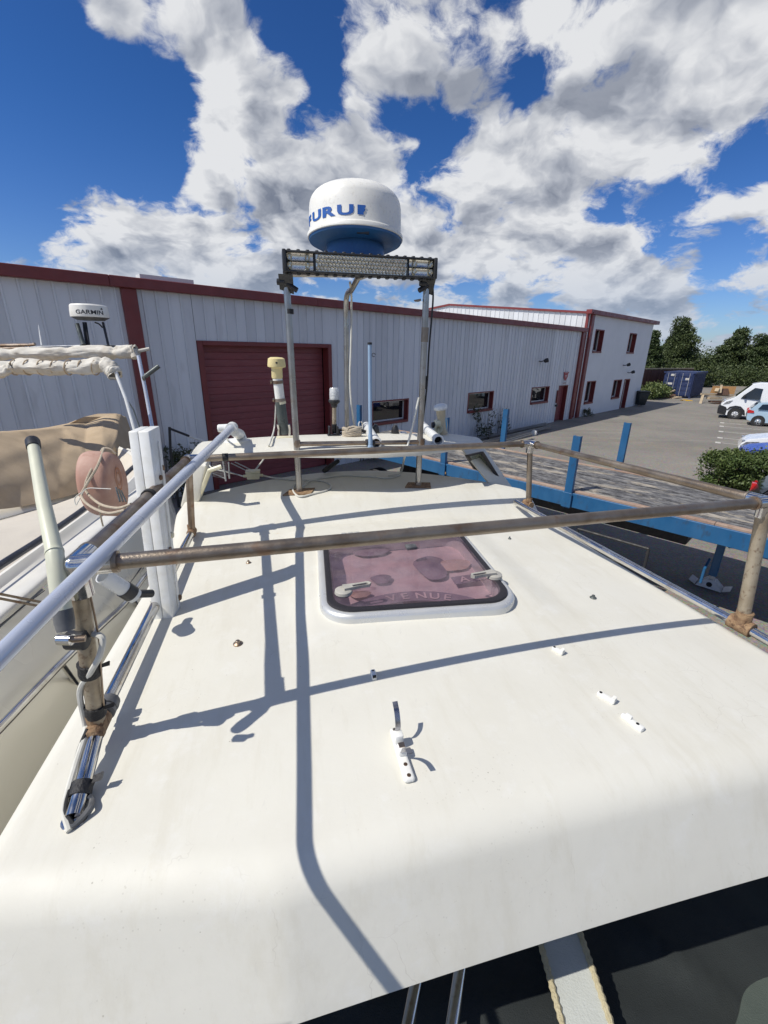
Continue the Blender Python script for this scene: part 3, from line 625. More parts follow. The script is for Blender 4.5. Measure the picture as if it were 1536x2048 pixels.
STAINS += [(tuple(deck(598, 990)), .075, .75, (0.50, 0.34, 0.20)), (tuple(deck(835, 976)), .06, .7, (0.50, 0.34, 0.20)), (tuple(deck(135, 1648)), .03, .8, (0.55, 0.34, 0.16)),
           (tuple(deck(1072, 1257)), .05, .6, (0.50, 0.49, 0.45)), (tuple(deck(1098, 1292)), .035, .6, (0.50, 0.49, 0.45)), (tuple(deck(650, 1225)), .05, .45, (0.66, 0.56, 0.40)), (tuple(deck(1010, 1222)), .05, .5, (0.62, 0.50, 0.36)),
           (tuple(deck(785, 1500)), .02, .6, (0.66, 0.58, 0.42)), (tuple(deck(392, 1004)), .05, .6, (0.60, 0.46, 0.30)), (tuple(deck(500, 968)), .03, .6, (0.60, 0.46, 0.30)),
           (tuple(deck(1485, 1265)), .03, .6, (0.48, 0.30, 0.14)), (tuple(deck(205, 1450)), .03, .5, (0.52, 0.36, 0.2)), (tuple(deck(270, 1215)), .03, .5, (0.45, 0.42, 0.36)), (tuple(deck(979, 1302)), .006, .9, (0.3, 0.16, 0.07))]
M['gelcoat'] = gelcoat()
boat = thing('motor_boat', 'white motor boat whose cabin roof fills the foreground, railed and hatched', 'boat', (0.1, 1.5, 0.0))
def cabin_roof():
    g = G()
    cols = [('L', -.02, -.30), ('L', 0, -.055), ('L', .006, -.022), ('L', .02, -.006), ('L', .045, 0)] + [('m', i / 110, 0) for i in range(1, 110)] + [('R', -.045, 0), ('R', -.02, -.006), ('R', -.006, -.022), ('R', 0, -.055), ('R', .02, -.30)]
    rows = []
    slope = math.radians(61); r = .10
    prof = [(0, 0)]
    for k in range(1, 10): a = slope * k / 9; prof.append((r * math.sin(a), r * (1 - math.cos(a))))
    x0, z0 = prof[-1]; L = (.203 - z0) / math.sin(slope)
    for k in range(1, 7): prof.append((x0 + L * math.cos(slope) * k / 6, z0 + L * math.sin(slope) * k / 6))
    lx, lz = prof[-1]; prof += [(lx + .004, lz + .008), (lx, lz + .014), (lx - .02, lz + .012), (lx - .3, lz - .02)]
    for (dx, dz) in reversed(prof): rows.append(('F', dx, dz))
    N = 150
    for k in range(1, N + 1): rows.append(('M', k / N, 0))
    rows += [('B', .012, .004), ('B', .02, .015), ('B', .02, .10)]
    V = []
    for kind, a, b in rows:
        line = []
        for ck, ca, cz in cols:
            def sval(t):
                if ck == 'L': return sL(t) + ca
                if ck == 'R': return sR(t) + ca
                return lerp(sL(t) + .045, sR(t) - .045, ca)
            if kind == 'F': s = sval(.6); tf = tF(s); t = tf - a; zz = ztop(s, tf) - b
            elif kind == 'M': s = sval(.6 + 2.0 * a); t = lerp(tF(s), tFar(s), a); s = sval(t); zz = ztop(s, t)
            else: s = sval(2.6); t = tFar(s) + a; zz = ztop(s, tFar(s)) - b
            line.append(bw(s, t, zz + cz))
        V.append(line)
    g.grid(V)
    # opening for the hatch
    Q4 = [deck(641, 1254), deck(1050, 1229), deck(921, 1066), deck(634, 1086)]; Q = []
    for cx, cy, a0 in ((.83, .83, 0), (.17, .83, 90), (.17, .17, 180), (.83, .17, 270)):
        for k in range(7):
            an = math.radians(a0 + 15 * k); u_, v_ = cx + .142 * math.cos(an), cy + .142 * math.sin(an)
            Q.append(Q4[0] * (1 - u_) * (1 - v_) + Q4[1] * u_ * (1 - v_) + Q4[2] * u_ * v_ + Q4[3] * (1 - u_) * v_)
    nq = len(Q)
    def inside(p): return all((Q[(i + 1) % nq] - Q[i]).xy.to_3d().cross((p - Q[i]).xy.to_3d()).z > 0 for i in range(nq))
    g.f = [f for f in g.f if not inside(sum((g.v[i] for i in f), Vector()) / 4)]
    g.build('cabin_roof', 'gelcoat', boat, angle=60, recalc=False)
    # hull under the roof
    sec = [(-.60, 2.82), (-.62, 2.3), (-.45, 1.2), (.46, .62), (1.36, 1.2), (1.52, 2.3), (1.50, 2.82)]
    g = G(); rr = []
    for t, k in ((.66, 1), (2.0, .99), (3.4, .95), (4.6, .75), (5.6, .35), (6.0, .04)):
        z = .0 if t < 3 else -.2
        rr.append([bw(SC + (s - SC) * k, t, (zz + (.0 if zz > 2 else (t - 3) * .05 if t > 3 else 0)) + (-.62 if t > 2.9 and zz > 2.5 else 0)) for s, zz in sec])
    g.grid(rr); g.build('hull', 'hull_side', boat, angle=35)
    g = G(); g.grid([[bw(sL(1) + .03, .66, z), bw(sR(1) - .03, .66, z)] for z in (2.9, 1.2)]); g.build('aft_bulkhead', 'hull_side', boat, smooth=False)
cabin_roof()

# ---- hard top at the far edge: low roof on two raked legs
ZR = 3.465
def zroof(s): return ZR - .035 * ((s - .25) / 1.0) ** 2
def rpt(px, py, lift=0.0):
    d = ray(px, py); z = ZR
    for _ in range(20): p = CAM + d * ((z - CAM.z) / d.z); s, t = st(p); z = zroof(s) + lift
    return p
def hard_top():
    near = [rpt(*p) for p in ((379, 913), (400, 908), (470, 905), (560, 904), (660, 905), (760, 905), (850, 900), (910, 892), (948, 886), (966, 884))]
    far = [rpt(*p) for p in ((408, 882), (450, 878.5), (495, 875), (560, 870.5), (620, 867.5), (700, 865.5), (793, 865), (860, 866), (910, 868.5), (945, 875))]
    def resample(P, n):
        P = spline(P, 6); return [P[int(round(i * (len(P) - 1) / n))] for i in range(n + 1)]
    a, b = resample(near, 40), resample(far, 40)
    rows = []
    for f, dz in ((-.006, -.030), (-.006, -.018), (0, -.006), (.03, 0), (.3, .012), (.6, .014), (.9, .004), (.98, -.006), (1.0, -.03), (1.0, -.06)):
        rows.append([p.lerp(q, f) + Vector((0, 0, dz)) for p, q in zip(a, b)])
    rows.append([p.lerp(q, .5) + Vector((0, 0, -.045)) for p, q in zip(a, b)]); rows.append(rows[0])
    g = G(); g.grid(rows); ht = g.build('hard_top', 'gelcoat', boat, angle=50)
    # left leg
    fb = [deck(357, 1001), deck(394, 1001)]; tp = [rpt(379, 916) + Vector((0, 0, -.02)), rpt(413, 922) + Vector((0, 0, -.02))]
    dv = BA * .16 + BR * .0
    g = G(); dn = Vector((0, 0, -.05))
    g.hexa([fb[0] + dn, fb[1] + dn, fb[1] + dn + dv, fb[0] + dn + dv], [tp[0], tp[1], tp[1] + dv, tp[0] + dv]); g.build('left_leg', 'gelcoat', boat, smooth=True, bevel=.018, segs=3)
    g = G(); g.tube([fb[1] + BA * .02 + Vector((0, 0, .0)), fb[1].lerp(tp[1], .35) + BR * .012, tp[1] + BR * .01 + Vector((0, 0, -.03)), tp[1] + BR * .07 + Vector((0, 0, -.012))], .012, 8); g.build('leg_trim', 'plastic_cream', boat)
    # right leg: shaded broad face, then an acrylic side window
    q = [deck(992, 968), deck(1030, 965)]; k = [rpt(925, 889) + Vector((0, 0, -.03)), rpt(966, 884.5) + Vector((0, 0, -.02))]
    dv = BA * .05
    g = G(); g.hexa([q[0] + dn, q[1] + dn, q[1] + dn + dv, q[0] + dn + dv], [k[0], k[1], k[1] + dv, k[0] + dv]); g.build('right_leg', 'gelcoat', boat, bevel=.012, segs=2)
    w0 = deck(998, 961); w1 = deck(946, 937.5); w2 = rpt(929, 910, -.03); w3 = rpt(961, 903, -.03)
    def off(P, e): c = sum(P, Vector()) / 4; return [c + (p - c) * e for p in P]
    W = [w0, w1, w2, w3]; I = off(W, .86)
    g = G()
    for i in range(4):
        j = (i + 1) % 4; g.hexa([W[i], W[j], I[j], I[i]], [p + BR * .02 for p in (W[i], W[j], I[j], I[i])])
    sw = g.build('side_window', 'seal', boat, smooth=False)
    g = G(); g.prism([p + BR * .006 for p in I], BR * .008); g.build('pane', 'green_glass', sw, smooth=False)
    return ht
hard_top()

# ---- tinted roof hatch
def hatch():
    c = [deck(652, 1245), deck(1036, 1222), deck(925, 1075), deck(636, 1098)]
    s0 = sum(st(p)[0] for p in (c[0], c[3])) / 2; s1 = sum(st(p)[0] for p in (c[1], c[2])) / 2
    t0 = sum(st(p)[1] for p in (c[0], c[1])) / 2; t1 = sum(st(p)[1] for p in (c[2], c[3])) / 2
    ang = .045
    cs, ct = (s0 + s1) / 2, (t0 + t1) / 2; hs, ht_ = .315, .315
    print('hatch', s0, s1, t0, t1)
    fp = [(deck(652, 1230), 0), ]
    def rr(hx, hy, r, n=8):
        P = []
        for cx, cy, a0 in ((hx - r, hy - r, 0), (-hx + r, hy - r, 90), (-hx + r, -hy + r, 180), (hx - r, -hy + r, 270)):
            for k in range(n + 1): a = math.radians(a0 + 90 * k / n); P.append((cx + r * math.cos(a), cy + r * math.sin(a)))
        return P
    # bilinear frame from the four measured corners (sharp corners extrapolated)
    A, B, C_, D_ = [Vector((st(p)[0], st(p)[1], 0)) for p in (deck(641, 1254), deck(1050, 1229), deck(921, 1066), deck(634, 1086))]
    base = ztop(cs, ct) - .004
    def hp(u, v, z):
        p = A * (1 - u) * (1 - v) + B * u * (1 - v) + C_ * u * v + D_ * (1 - u) * v
        return bw(p.x, p.y, base + z)
    def ring(e, z, r): return [hp(.5 + x, .5 + y, z) for x, y in rr(.5 - e, .5 - e, r)]
    def loft(name, mt, prof, parent, close=True):
        R = [ring(*q) for q in prof]; R = [r + [r[0]] for r in R]
        g = G(); g.grid(R); return g.build(name, mt, parent, angle=50)
    h = loft('roof_hatch', 'alu', [(0.0, -.02, .16), (0.0, .012, .16), (.006, .022, .155), (.020, .028, .145), (.036, .026, .13), (.040, .004, .13), (.05, -.03, .12), (.05, -.10, .12)], boat)
    loft('hatch_seal', 'seal', [(.034, .022, .13), (.038, .035, .13), (.060, .037, .12), (.070, .033, .115), (.075, .026, .11)], h)
    g = G(); top = ring(.062, .034, .115); n = len(top)
    g.add(top, [tuple(range(n))])
    g.build('hatch_pane', 'hatch_glass', h, smooth=False)
    # handles
    def handle(px, py, dx):
        p = deck(px, py, .05); s, t = st(p); z = p.z
        g = G(); ax = (BR * math.cos(.12) + BA * math.sin(.12)) * dx; sd_ = Vector((-ax.y, ax.x, 0))
        g.lathe([(.0, 0), (.030, 0), (.034, .006), (.032, .016), (.026, .02), (.0, .021)], p + Vector((0, 0, -.018)), (0, 0, 1), 20, cap=False)
        out = [(0.0, .017), (.06, .012), (.098, .013), (.108, 0), (.098, -.013), (.06, -.012), (0.0, -.017)]
        inn = [(.035, .006), (.06, .006), (.092, .007), (.098, 0), (.092, -.007), (.06, -.006), (.035, -.006)]
        o = [p + ax * a + sd_ * b for a, b in out]; i_ = [p + ax * a + sd_ * b for a, b in inn]; up = Vector((0, 0, .012))
        k = len(o)
        g.add(o + i_ + [q + up for q in o] + [q + up * .8 for q in i_], [(j, (j + 1) % k, k + (j + 1) % k, k + j) for j in range(k)] + [(2 * k + j, 2 * k + (j + 1) % k, 3 * k + (j + 1) % k, 3 * k + j) for j in range(k)] + [(j, (j + 1) % k, 2 * k + (j + 1) % k, 2 * k + j) for j in range(k)] + [(k + j, k + (j + 1) % k, 3 * k + (j + 1) % k, 3 * k + j) for j in range(k)])
        g.build('hatch_handle', 'handle_grey', h, angle=35)
    M['handle_grey'] = mat('handle_grey', (0.38, 0.365, 0.32), .5, var=(.5, .48, .43), vscale=30)
    handle(687, 1179, 1); handle(988, 1147, -1)
    for px, py in ((702, 1071), (835, 1060)):
        p = deck(px, py, .02)
        for k in (-1, 0, 1):
            g = G(); g.box(p + BR * .032 * k, .028, .055, .018, BR, BA); g.build('hinge', 'alu', h, smooth=True, bevel=.004)
    g = G(); p = deck(822, 1094, .034); g.box(p, .05, .04, .016, BR, BA); g.build('hinge', 'plastic_grey', h, bevel=.004)
    # what shows through the pane: pale bunk, dark bags, lettered ring
    zi = base - .16
    g = G(); g.grid([[hp(-.05 + 1.1 * i / 24, -.05 + 1.1 * j / 24, -.055 + .012 * mnoise.noise(Vector((i * .21, j * .23, 3))) ) for i in range(25)] for j in range(25)]); g.build('bunk_cloth', 'interior', boat, recalc=False)
    g = G()
    for k in range(4): g.add([hp(*q, z) for q, z in zip([((0.0, 0.0), (1.0, 0.0), (1.0, 0.0), (0.0, 0.0)), ((1, 0), (1, 1), (1, 1), (1, 0)), ((1, 1), (0, 1), (0, 1), (1, 1)), ((0, 1), (0, 0), (0, 0), (0, 1))][k], (-.02, -.02, -.3, -.3))], [(0, 1, 2, 3)])
    g.build('hatch_well', 'interior', boat, smooth=False)
    def blob(u, v, ru, rv, mt, z=-.040):
        g = G(); pts = []
        rows = []
        for i in range(7):
            f = i / 6; rows.append([hp(u + ru * f * math.cos(a) * (1 + .15 * math.sin(3 * a)), v + rv * f * math.sin(a) * (1 + .1 * math.sin(2 * a + 1)), z + .012 * (1 - f * f)) for a in [2 * math.pi * k / 20 for k in range(21)]])
        g.grid(rows); g.build('stowed_bag', mt, boat)
    blob(.69, .62, .10, .17, 'interior_dark'); blob(.83, .63, .12, .08, 'interior_orange'); blob(.35, .90, .12, .06, 'interior_dark'); blob(.36, .52, .06, .06, 'interior_dark'); blob(.22, .36, .06, .04, 'interior_orange')
    blob(.80, .18, .10, .05, 'interior_dark'); blob(.16, .16, .14, .07, 'interior_dark')
    # arc-shaped dark band with pale letters
    rows = []
    c0, R0 = (.47, -.24), .50
    for i in range(25):
        a = math.radians(128 - 76 * i / 24); rows.append([hp(c0[0] + (R0 + e) * math.cos(a), c0[1] + (R0 + e) * math.sin(a), -.030) for e in (-.03, .07)])
    g = G(); g.grid(rows); ringo = g.build('lettered_band', 'interior_dark', boat, recalc=False)
    def arc_text(txt, a0, size, R, cc, step):
        g = G()
        for k, ch in enumerate(txt):
            v, f = text_verts(ch, size, .012 * size)
            a = math.radians(a0 - step * k)
            vs = [hp(cc[0] + (R + y) * math.cos(a) + x * math.sin(a), cc[1] + (R + y) * math.sin(a) - x * math.cos(a), -.026) for x, y in v]
            g.add(vs, f)
        return g
    arc_text('VENUE', 103, .085, .485, c0, 8.5).build('lettering', 'interior', boat, smooth=False, recalc=False)
    g = G(); g.grid([[hp(.76 + .16 * i, .37 + .02 * i + .085 * j, -.030) for i in (0, .5, 1)] for j in (0, 1)]); g.build('lettered_tag', 'interior_dark', boat, recalc=False)
    v, f = text_verts('A', .085, .001); g = G(); g.add([hp(.80 + x, .385 + y, -.026) for x, y in v], f); g.build('lettering', 'interior', boat, smooth=False, recalc=False)
hatch()
# ------------------------------------------------------------------ guard rail round the roof
def rails():
    t = thing('guard_rail', 'tarnished steel guard rail standing round the white cabin roof', 'railing', deck(205, 1430))
    r = .0175
    fl = FL; rl = at(376, 918, 3.505); fr = onp(1533, 1004, deck(1483, 1252) + BR * .02, BA); rr_ = onp(1061, 887, deck(1055, 1012) + BR * .0, BA)
    print('rail corners', fl, rl, fr, rr_, 'bases', deck(1483, 1252), deck(1055, 1012), deck(385, 1062))
    d1 = (fr - fl).normalized(); d2 = (rl - fl).normalized(); d3 = (rr_ - rl).normalized(); d4 = (rr_ - fr).normalized()
    g = G(); g.tube([fl + d1 * .03, fr - d1 * .02], r, 16); g.build('front_tube', 'steel_dull', t)
    g = G(); g.tube([fl + d2 * .03, rl - d2 * .02], r, 16); g.build('side_tube', 'steel_brown', t)
    g = G(); g.tube([rl + d3 * .02, rr_ - d3 * .02], r, 16); g.build('rear_tube', 'steel_dull', t)
    g = G(); g.tube([fr + d4 * .02, rr_ - d4 * .02], r, 16); g.build('side_tube', 'steel_dull', t)
    # base tubes close to the roof edge
    up = Vector((0, 0, 1))
    bl0 = deck(150, 1640) + up * .01; bl1 = deck(168, 1560, .03); j = deck(196, 1452, .055); bl2 = deck(212, 1412, .05); bl3 = deck(384, 1064, .035)
    g = G(); g.tube(spline([bl0, bl1, j, bl2], 6) + [bl2.lerp(bl3, .5) + up * .004, bl3], .0175, 16); g.build('base_tube', 'chrome', t)
    br0 = deck(1031, 1003, .03); br1 = deck(1482, 1250, .03); br2 = deck(1600, 1318, .03)
    g = G(); g.tube([br0, br0.lerp(br1, .5), br1, br2], .0165, 16); g.build('base_tube', 'chrome', t)
    # posts
    jp = j + up * .01
    g = G(); g.tube([j + up * .005, j.lerp(fl, .5), fl - up * .02], [.019, .0185, .018], 16); g.build('post', 'post_tan', t)
    g = G(); g.tube([bl3 + up * .0, rl - up * .02], .0165, 14); g.build('post', 'steel_brown', t)
    b = br1; g = G(); g.tube([b + up * .01, fr - up * .02], .021, 16); g.build('post', 'post_tan', t)
    b = deck(1057, 1008, .03); g = G(); g.tube([b, rr_ - up * .02], .0165, 14); g.build('post', 'steel_dull', t)
    # corner fittings
    for c, A in ((fl, (d1, d2, -up)), (rl, (-d2, d3, -up)), (fr, (-d1, d4, -up)), (rr_, (-d3, -d4, -up))):
        g = G()
        for dvec in A: g.tube([c - dvec * .004, c + dvec * (.055 if c is not fl else .07)], .0215 if c is not fl else .023, 16)
        g.lathe([(.001, -.023), (.012, -.02), (.02, -.012), (.0235, 0), (.02, .012), (.012, .02), (.001, .023)], c, up, 16, cap=False)
        f = g.build('corner_fitting', 'chrome', t, angle=45)
        for dvec in A[:2]: g = G(); g.tube([c + dvec * (.055 if c is not fl else .07), c + dvec * (.062 if c is not fl else .08)], .0235, 16); g.build('fitting_collar', 'steel_dull', f)
    # base fittings
    for p, mt, s in ((j, 'rust', 1.0), (br1, 'rust', 1.25), (deck(1057, 1008, .03), 'rust', .9), (bl3, 'rust', .9)):
        ax = ((bl3 - j) if p in (j, bl3) else (br1 - br0)).normalized()
        g = G(); g.tube([p - ax * .03 * s, p + ax * .03 * s], .0225 * s, 14); g.tube([p, p + up * .045 * s], .0215 * s, 14); g.lathe([(.0, -.024), (.02, -.018), (.024, 0), (.02, .018), (0, .024)], p - ax * .02, ax, 12, cap=False)
        g.build('base_fitting', mt, t)
    p = j + (bl3 - j).normalized() * .075
    g = G(); ax = (bl3 - j).normalized(); g.tube([p - ax * .014, p - ax * .004, p + ax * .012], [.024, .026, .024], 18); g.tube([p - ax * .032, p - ax * .02], .025, 18); g.build('collar', 'plastic_grey', t)
    g = G(); g.lathe([(.024, 0), (.025, .003), (.018, .006), (.0, .007)], deck(150, 1640) + up * .001, up, 18, cap=False); g.build('base_flange', 'chrome', t)
    # tape on the post and lower tube
    def tape(a, b, f, w, rad):
        p = a.lerp(b, f); d = (b - a).normalized(); g = G()
        g.tube([p - d * w, p - d * w * .4, p + d * w * .5, p + d * w], [rad * .98, rad * 1.05, rad, rad * 1.06], 14)
        e = p + d.cross(FWD).normalized() * rad * -1.0
        g.hexa([e + d * .006, e + d * .006 + BR * .022 + up * .004, e + d * .009 + BR * .022 + up * .006, e + d * .009], [e + d * .014, e + d * .014 + BR * .024 + up * .008, e + d * .016 + BR * .022 + up * .008, e + d * .016])
        g.build('tape_wrap', 'tape', t)
    tape(bl0, bl1, .72, .014, .0215); tape(bl0, bl1, .80, .008, .021)
    tape(j, fl, .12, .016, .0225); tape(j, fl, .40, .018, .0235)
    g = G(); g.tube([rl + d3 * .155, rl + d3 * .182], .0195, 14); g.build('tape_wrap', 'tape', t)
    # cable clipped down the post and its loop on the roof
    side = (FWD.cross(up)).normalized()
    c1 = [j.lerp(fl, .62) - side * -.015, j.lerp(fl, .60) + side * .045 - FWD * .01, j.lerp(fl, .50) + side * .04 - FWD * .02, j.lerp(fl, .40) + side * .016 - FWD * .02, j.lerp(fl, .26) - side * .022 - FWD * .012, j.lerp(fl, .05) - side * .022 - FWD * .012, j - side * .010 - FWD * .030, bl1.lerp(j, .5) - side * .016 - FWD * .022, bl1 - side * .020 - FWD * .016, bl1.lerp(bl0, .6) - side * .020 - FWD * .012, bl0 - side * .018 + up * .004, deck(139, 1662, .004)]
    g = G(); g.tube(spline(c1, 8), .0066, 8); g.build('cable', 'cable_white', t)
    c2 = [j - side * .004 - FWD * .03 + up * .01, bl1.lerp(j, .6) - side * .02 - FWD * .02, bl1 - side * .018 - FWD * .018, bl1.lerp(bl0, .7) - side * .014 - FWD * .015, deck(150, 1652, .006)]
    g = G(); g.tube(spline(c2, 8), .0042, 8); g.build('cable', 'cable_black', t)
    c3 = [deck(143, 1655, .006), deck(160, 1640, .008), deck(180, 1615, .016), deck(183, 1600, .012), deck(176, 1592, .02)]
    g = G(); g.tube(spline(c3, 8), .006, 8); g.build('cable', 'plastic_grey', t)
    g = G(); g.tube(spline([j.lerp(fl, .95) + side * .02, j.lerp(fl, .6) + side * .030, j.lerp(fl, .4) + side * .026, j.lerp(fl, .2) + side * .022, j.lerp(fl, .08) + side * .02], 6), .0022, 6); g.build('stay_wire', 'steel_brown', t)
    return fl, rl, fr, rr_, j, bl2, bl3
fl, rl, fr, rr_, jj, bl2, bl3 = rails()
UP = Vector((0, 0, 1))

def whip_antenna():
    t = thing('antenna', 'thick cream whip antenna with black cap clamped to the rail post at left', 'antenna', dep(127, 1235, .85))
    p = [dep(67, 893, 1.088), dep(86, 1000, .985), dep(109, 1104, .90), dep(116, 1165, .885), dep(126, 1225, .885)]
    g = G(); g.tube([p[0], p[1], p[2], p[2] + (p[3] - p[2]) * .06, p[3], p[4]], [.0128, .0140, .0155, .0162, .0165, .0172], 20); g.build('mast', 'antenna_cream', t)
    d = (p[2] - p[1]).normalized(); g = G(); g.tube([p[2] - d * .003, p[2] + d * .003], .0168, 20); g.build('collar', 'antenna_cream', t)
    d = (p[0] - p[1]).normalized(); g = G(); g.tube([p[0] - d * .004, p[0] + d * .022, p[0] + d * .026, p[0] + d * .028], [.0152, .0157, .0145, .010], 20); g.build('cap', 'plastic_black', t)
    # ratchet mount
    m = p[4]; q = jj.lerp(fl, .60); sd_ = (FWD.cross(UP)).normalized()
    g = G(); g.tube([m + (p[3] - p[4]) * .1, m - (p[3] - p[4]) * .3, m - (p[3] - p[4]) * .6], [.0178, .0182, .0160], 16); ms = g.build('mount', 'plastic_grey', t)
    g = G(); g.lathe([(.0, -.02), (.021, -.018), (.021, .018), (.0, .02)], q - FWD * .026, sd_, 14, cap=False); g.build('knob', 'plastic_black', ms)
    g = G(); k = dep(128, 1279, .86); g.lathe([(.011, 0), (.011, .026), (.0, .027)], k - sd_ * .010, sd_, 14); g.build('lever', 'chrome', ms)
    g = G(); g.tube([k + sd_ * .008, k + sd_ * .035 + FWD * .01], .007, 10); g.build('bolt', 'steel_brown', ms)
whip_antenna()

def outrigger():
    X1 = Vector((-0.576, 0.817, 3.599)); X2 = Vector((-0.786, 2.016, 3.584)); d = (X2 - X1)
    P = [X1 + d * k for k in (-.52, -.2, .2, .8, 1.05, 1.06, 1.41)]
    t = thing('outrigger_pole', 'long white tapering pole running from the hard top bracket towards the left foreground', 'pole', P[-1])
    P[0] = P[0] + Vector((0, 0, -.004))
    g = G(); g.tube([X1 + d * 1.06, X1 + d * 1.41], [.0205, .0205], 18); g.build('butt_section', 'pole_white', t)
    g = G(); g.tube([P[0], P[1], P[2], P[3], X1 + d * 1.062], [.0125, .0145, .0165, .0190, .0195], 18); g.build('pole_shaft', 'pole_white', t)
    # white bracket on the hard top
    e = X1 + d * 1.41; base = rpt(475, 885); base2 = Vector((base.x, base.y, base.z))
    dn = d.normalized()
    b = thing('rod_bracket', 'white plastic swivel bracket holding the long pole on the hard top', 'bracket', base)
    g = G(); g.tube([e - dn * .03, e + dn * .035], .031, 18); g.build('socket', 'plastic_white', b)
    g = G(); g.tube([e - BR * .07, e - BR * .01], [.022, .024], 16); g.lathe([(0, -.003), (.018, 0), (.022, .006)], e - BR * .075, BR, 14, cap=False); g.build('clamp', 'plastic_white', b)
    top = e + Vector((0, 0, -.02)); 
    g = G(); g.tube([top + BR * .01, base + BR * .015 + UP * .05, base + BR * .02 + UP * .005], [.026, .034, .045], 16); g.build('pedestal', 'plastic_white', b)
    g = G(); g.tube([top - BR * .055, base - BR * .05 + UP * .004], .007, 8); g.build('strut', 'plastic_white', b)
    g = G(); g.lathe([(.085, 0), (.088, .008), (.075, .018), (.03, .022), (.0, .022)], base + BR * .0 - UP * .002, UP, 24, cap=False); g.build('base_plate', 'plastic_white', b)
outrigger()

def projy(p): v = RM.transposed() @ (p - CAM); return 1024 + F * v.y / v.z
def plank():
    nl, nr, frr, fll = dep(256, 863, 1.47), dep(297, 863, 1.47), dep(319, 851.5, 1.555), dep(281, 853, 1.555)
    bnl, bnr, bfr, bfl = deck(306, 1240), deck(345, 1236), deck(362, 1214), deck(326, 1216)
    t = thing('white_post', 'upright white plastic box post standing at the left roof edge, rusty holes in its side', 'post', bnr)
    lo = Vector((0, 0, -.01))
    n1 = bnl.lerp(bnr, .5); n2 = nl.lerp(nr, .46)
    f1 = bfl.lerp(bfr, .5); f2 = fll.lerp(frr, .46)
    e1 = (bnr - bnl) * .012; e2 = (nr - nl) * .012
    g = G(); g.hexa([bnl + lo, n1 - e1 + lo, f1 - e1 + lo, bfl + lo], [nl, n2 - e2, f2 - e2, fll]); g.build('post_half', 'plastic_white', t, bevel=.003)
    g = G(); g.hexa([n1 + e1 + lo, bnr + lo, bfr + lo, f1 + e1 + lo], [n2 + e2, nr, frr, f2 + e2]); g.build('post_half', 'plastic_white', t, bevel=.003)
    # inset panel on the right-hand side face
    nrm = (bfr - bnr).cross(nr - bnr).normalized(); nrm = nrm if nrm.dot(CAM - nr) > 0 else -nrm
    def fp(u, v): return (bnr.lerp(bfr, u)).lerp(nr.lerp(frr, u), v) + nrm * .001
    g = G(); g.hexa([fp(.64, .02), fp(.70, .02), fp(.70, .93), fp(.64, .93)], [p + nrm * .004 for p in (fp(.64, .02), fp(.70, .02), fp(.70, .93), fp(.64, .93))]); g.build('edge_strip', 'plastic_white', t, smooth=False)
    for u, v, r_, mt in ((.5, .75, .0095, 'rust'), (.8, .79, .010, 'rust'), (.55, .36, .009, 'rust'), (.92, .42, .012, 'plastic_cream'), (.95, .06, .012, 'rust')):
        g = G(); g.lathe([(r_, 0), (r_ * .9, .004), (r_ * .4, .006), (0, .006)], fp(u, v), nrm, 12, cap=False); g.build('bolt', mt, t)
    fn = (nr - nl).cross(bnl - nl).normalized(); fn = fn if fn.dot(CAM - nl) > 0 else -fn
    # rings where the rail tubes pass through
    for (py, p0, p1) in ((990, fl, rl), (1197, bl2, bl3)):
        c = min((p0.lerp(p1, k / 200) for k in range(201)), key=lambda p: abs(1024 - F * (RM.transposed() @ (p - CAM)).y / -(RM.transposed() @ (p - CAM)).z * -1 * -1 - py) if False else abs(projy(p) - py)); ax = (p1 - p0).normalized()
        g = G(); g.lathe([(.0175, -.02), (.0225, -.02), (.023, .004), (.0175, .006)], c - ax * .006, ax, 18, cap=False); g.build('grommet', 'rubber', t)
    # white holder tube with black clip fixed to the post
    h = thing('rod_holder', 'pale grey tube in a black clip on the foot of the white box post', 'rod holder', dep(255, 1190, 1.45))
    a, b = dep(205, 1151, 1.36), dep(270, 1192, 1.46); d = (b - a).normalized()
    g = G(); rr0 = .0245
    pr = [(rr0, 0), (rr0, (b - a).length), (rr0 - .003, (b - a).length), (rr0 - .003, .002)]
    g.lathe(pr + [pr[0]], a, d, 20, cap=False); g.build('tube', 'pvc', h)
    g = G(); g.tube([dep(262, 1188, 1.44), dep(303, 1187, 1.52)], .014, 10); g.tube([b - d * .05, b - d * .015], .0275, 16); g.build('clip', 'plastic_black', h)
plank()

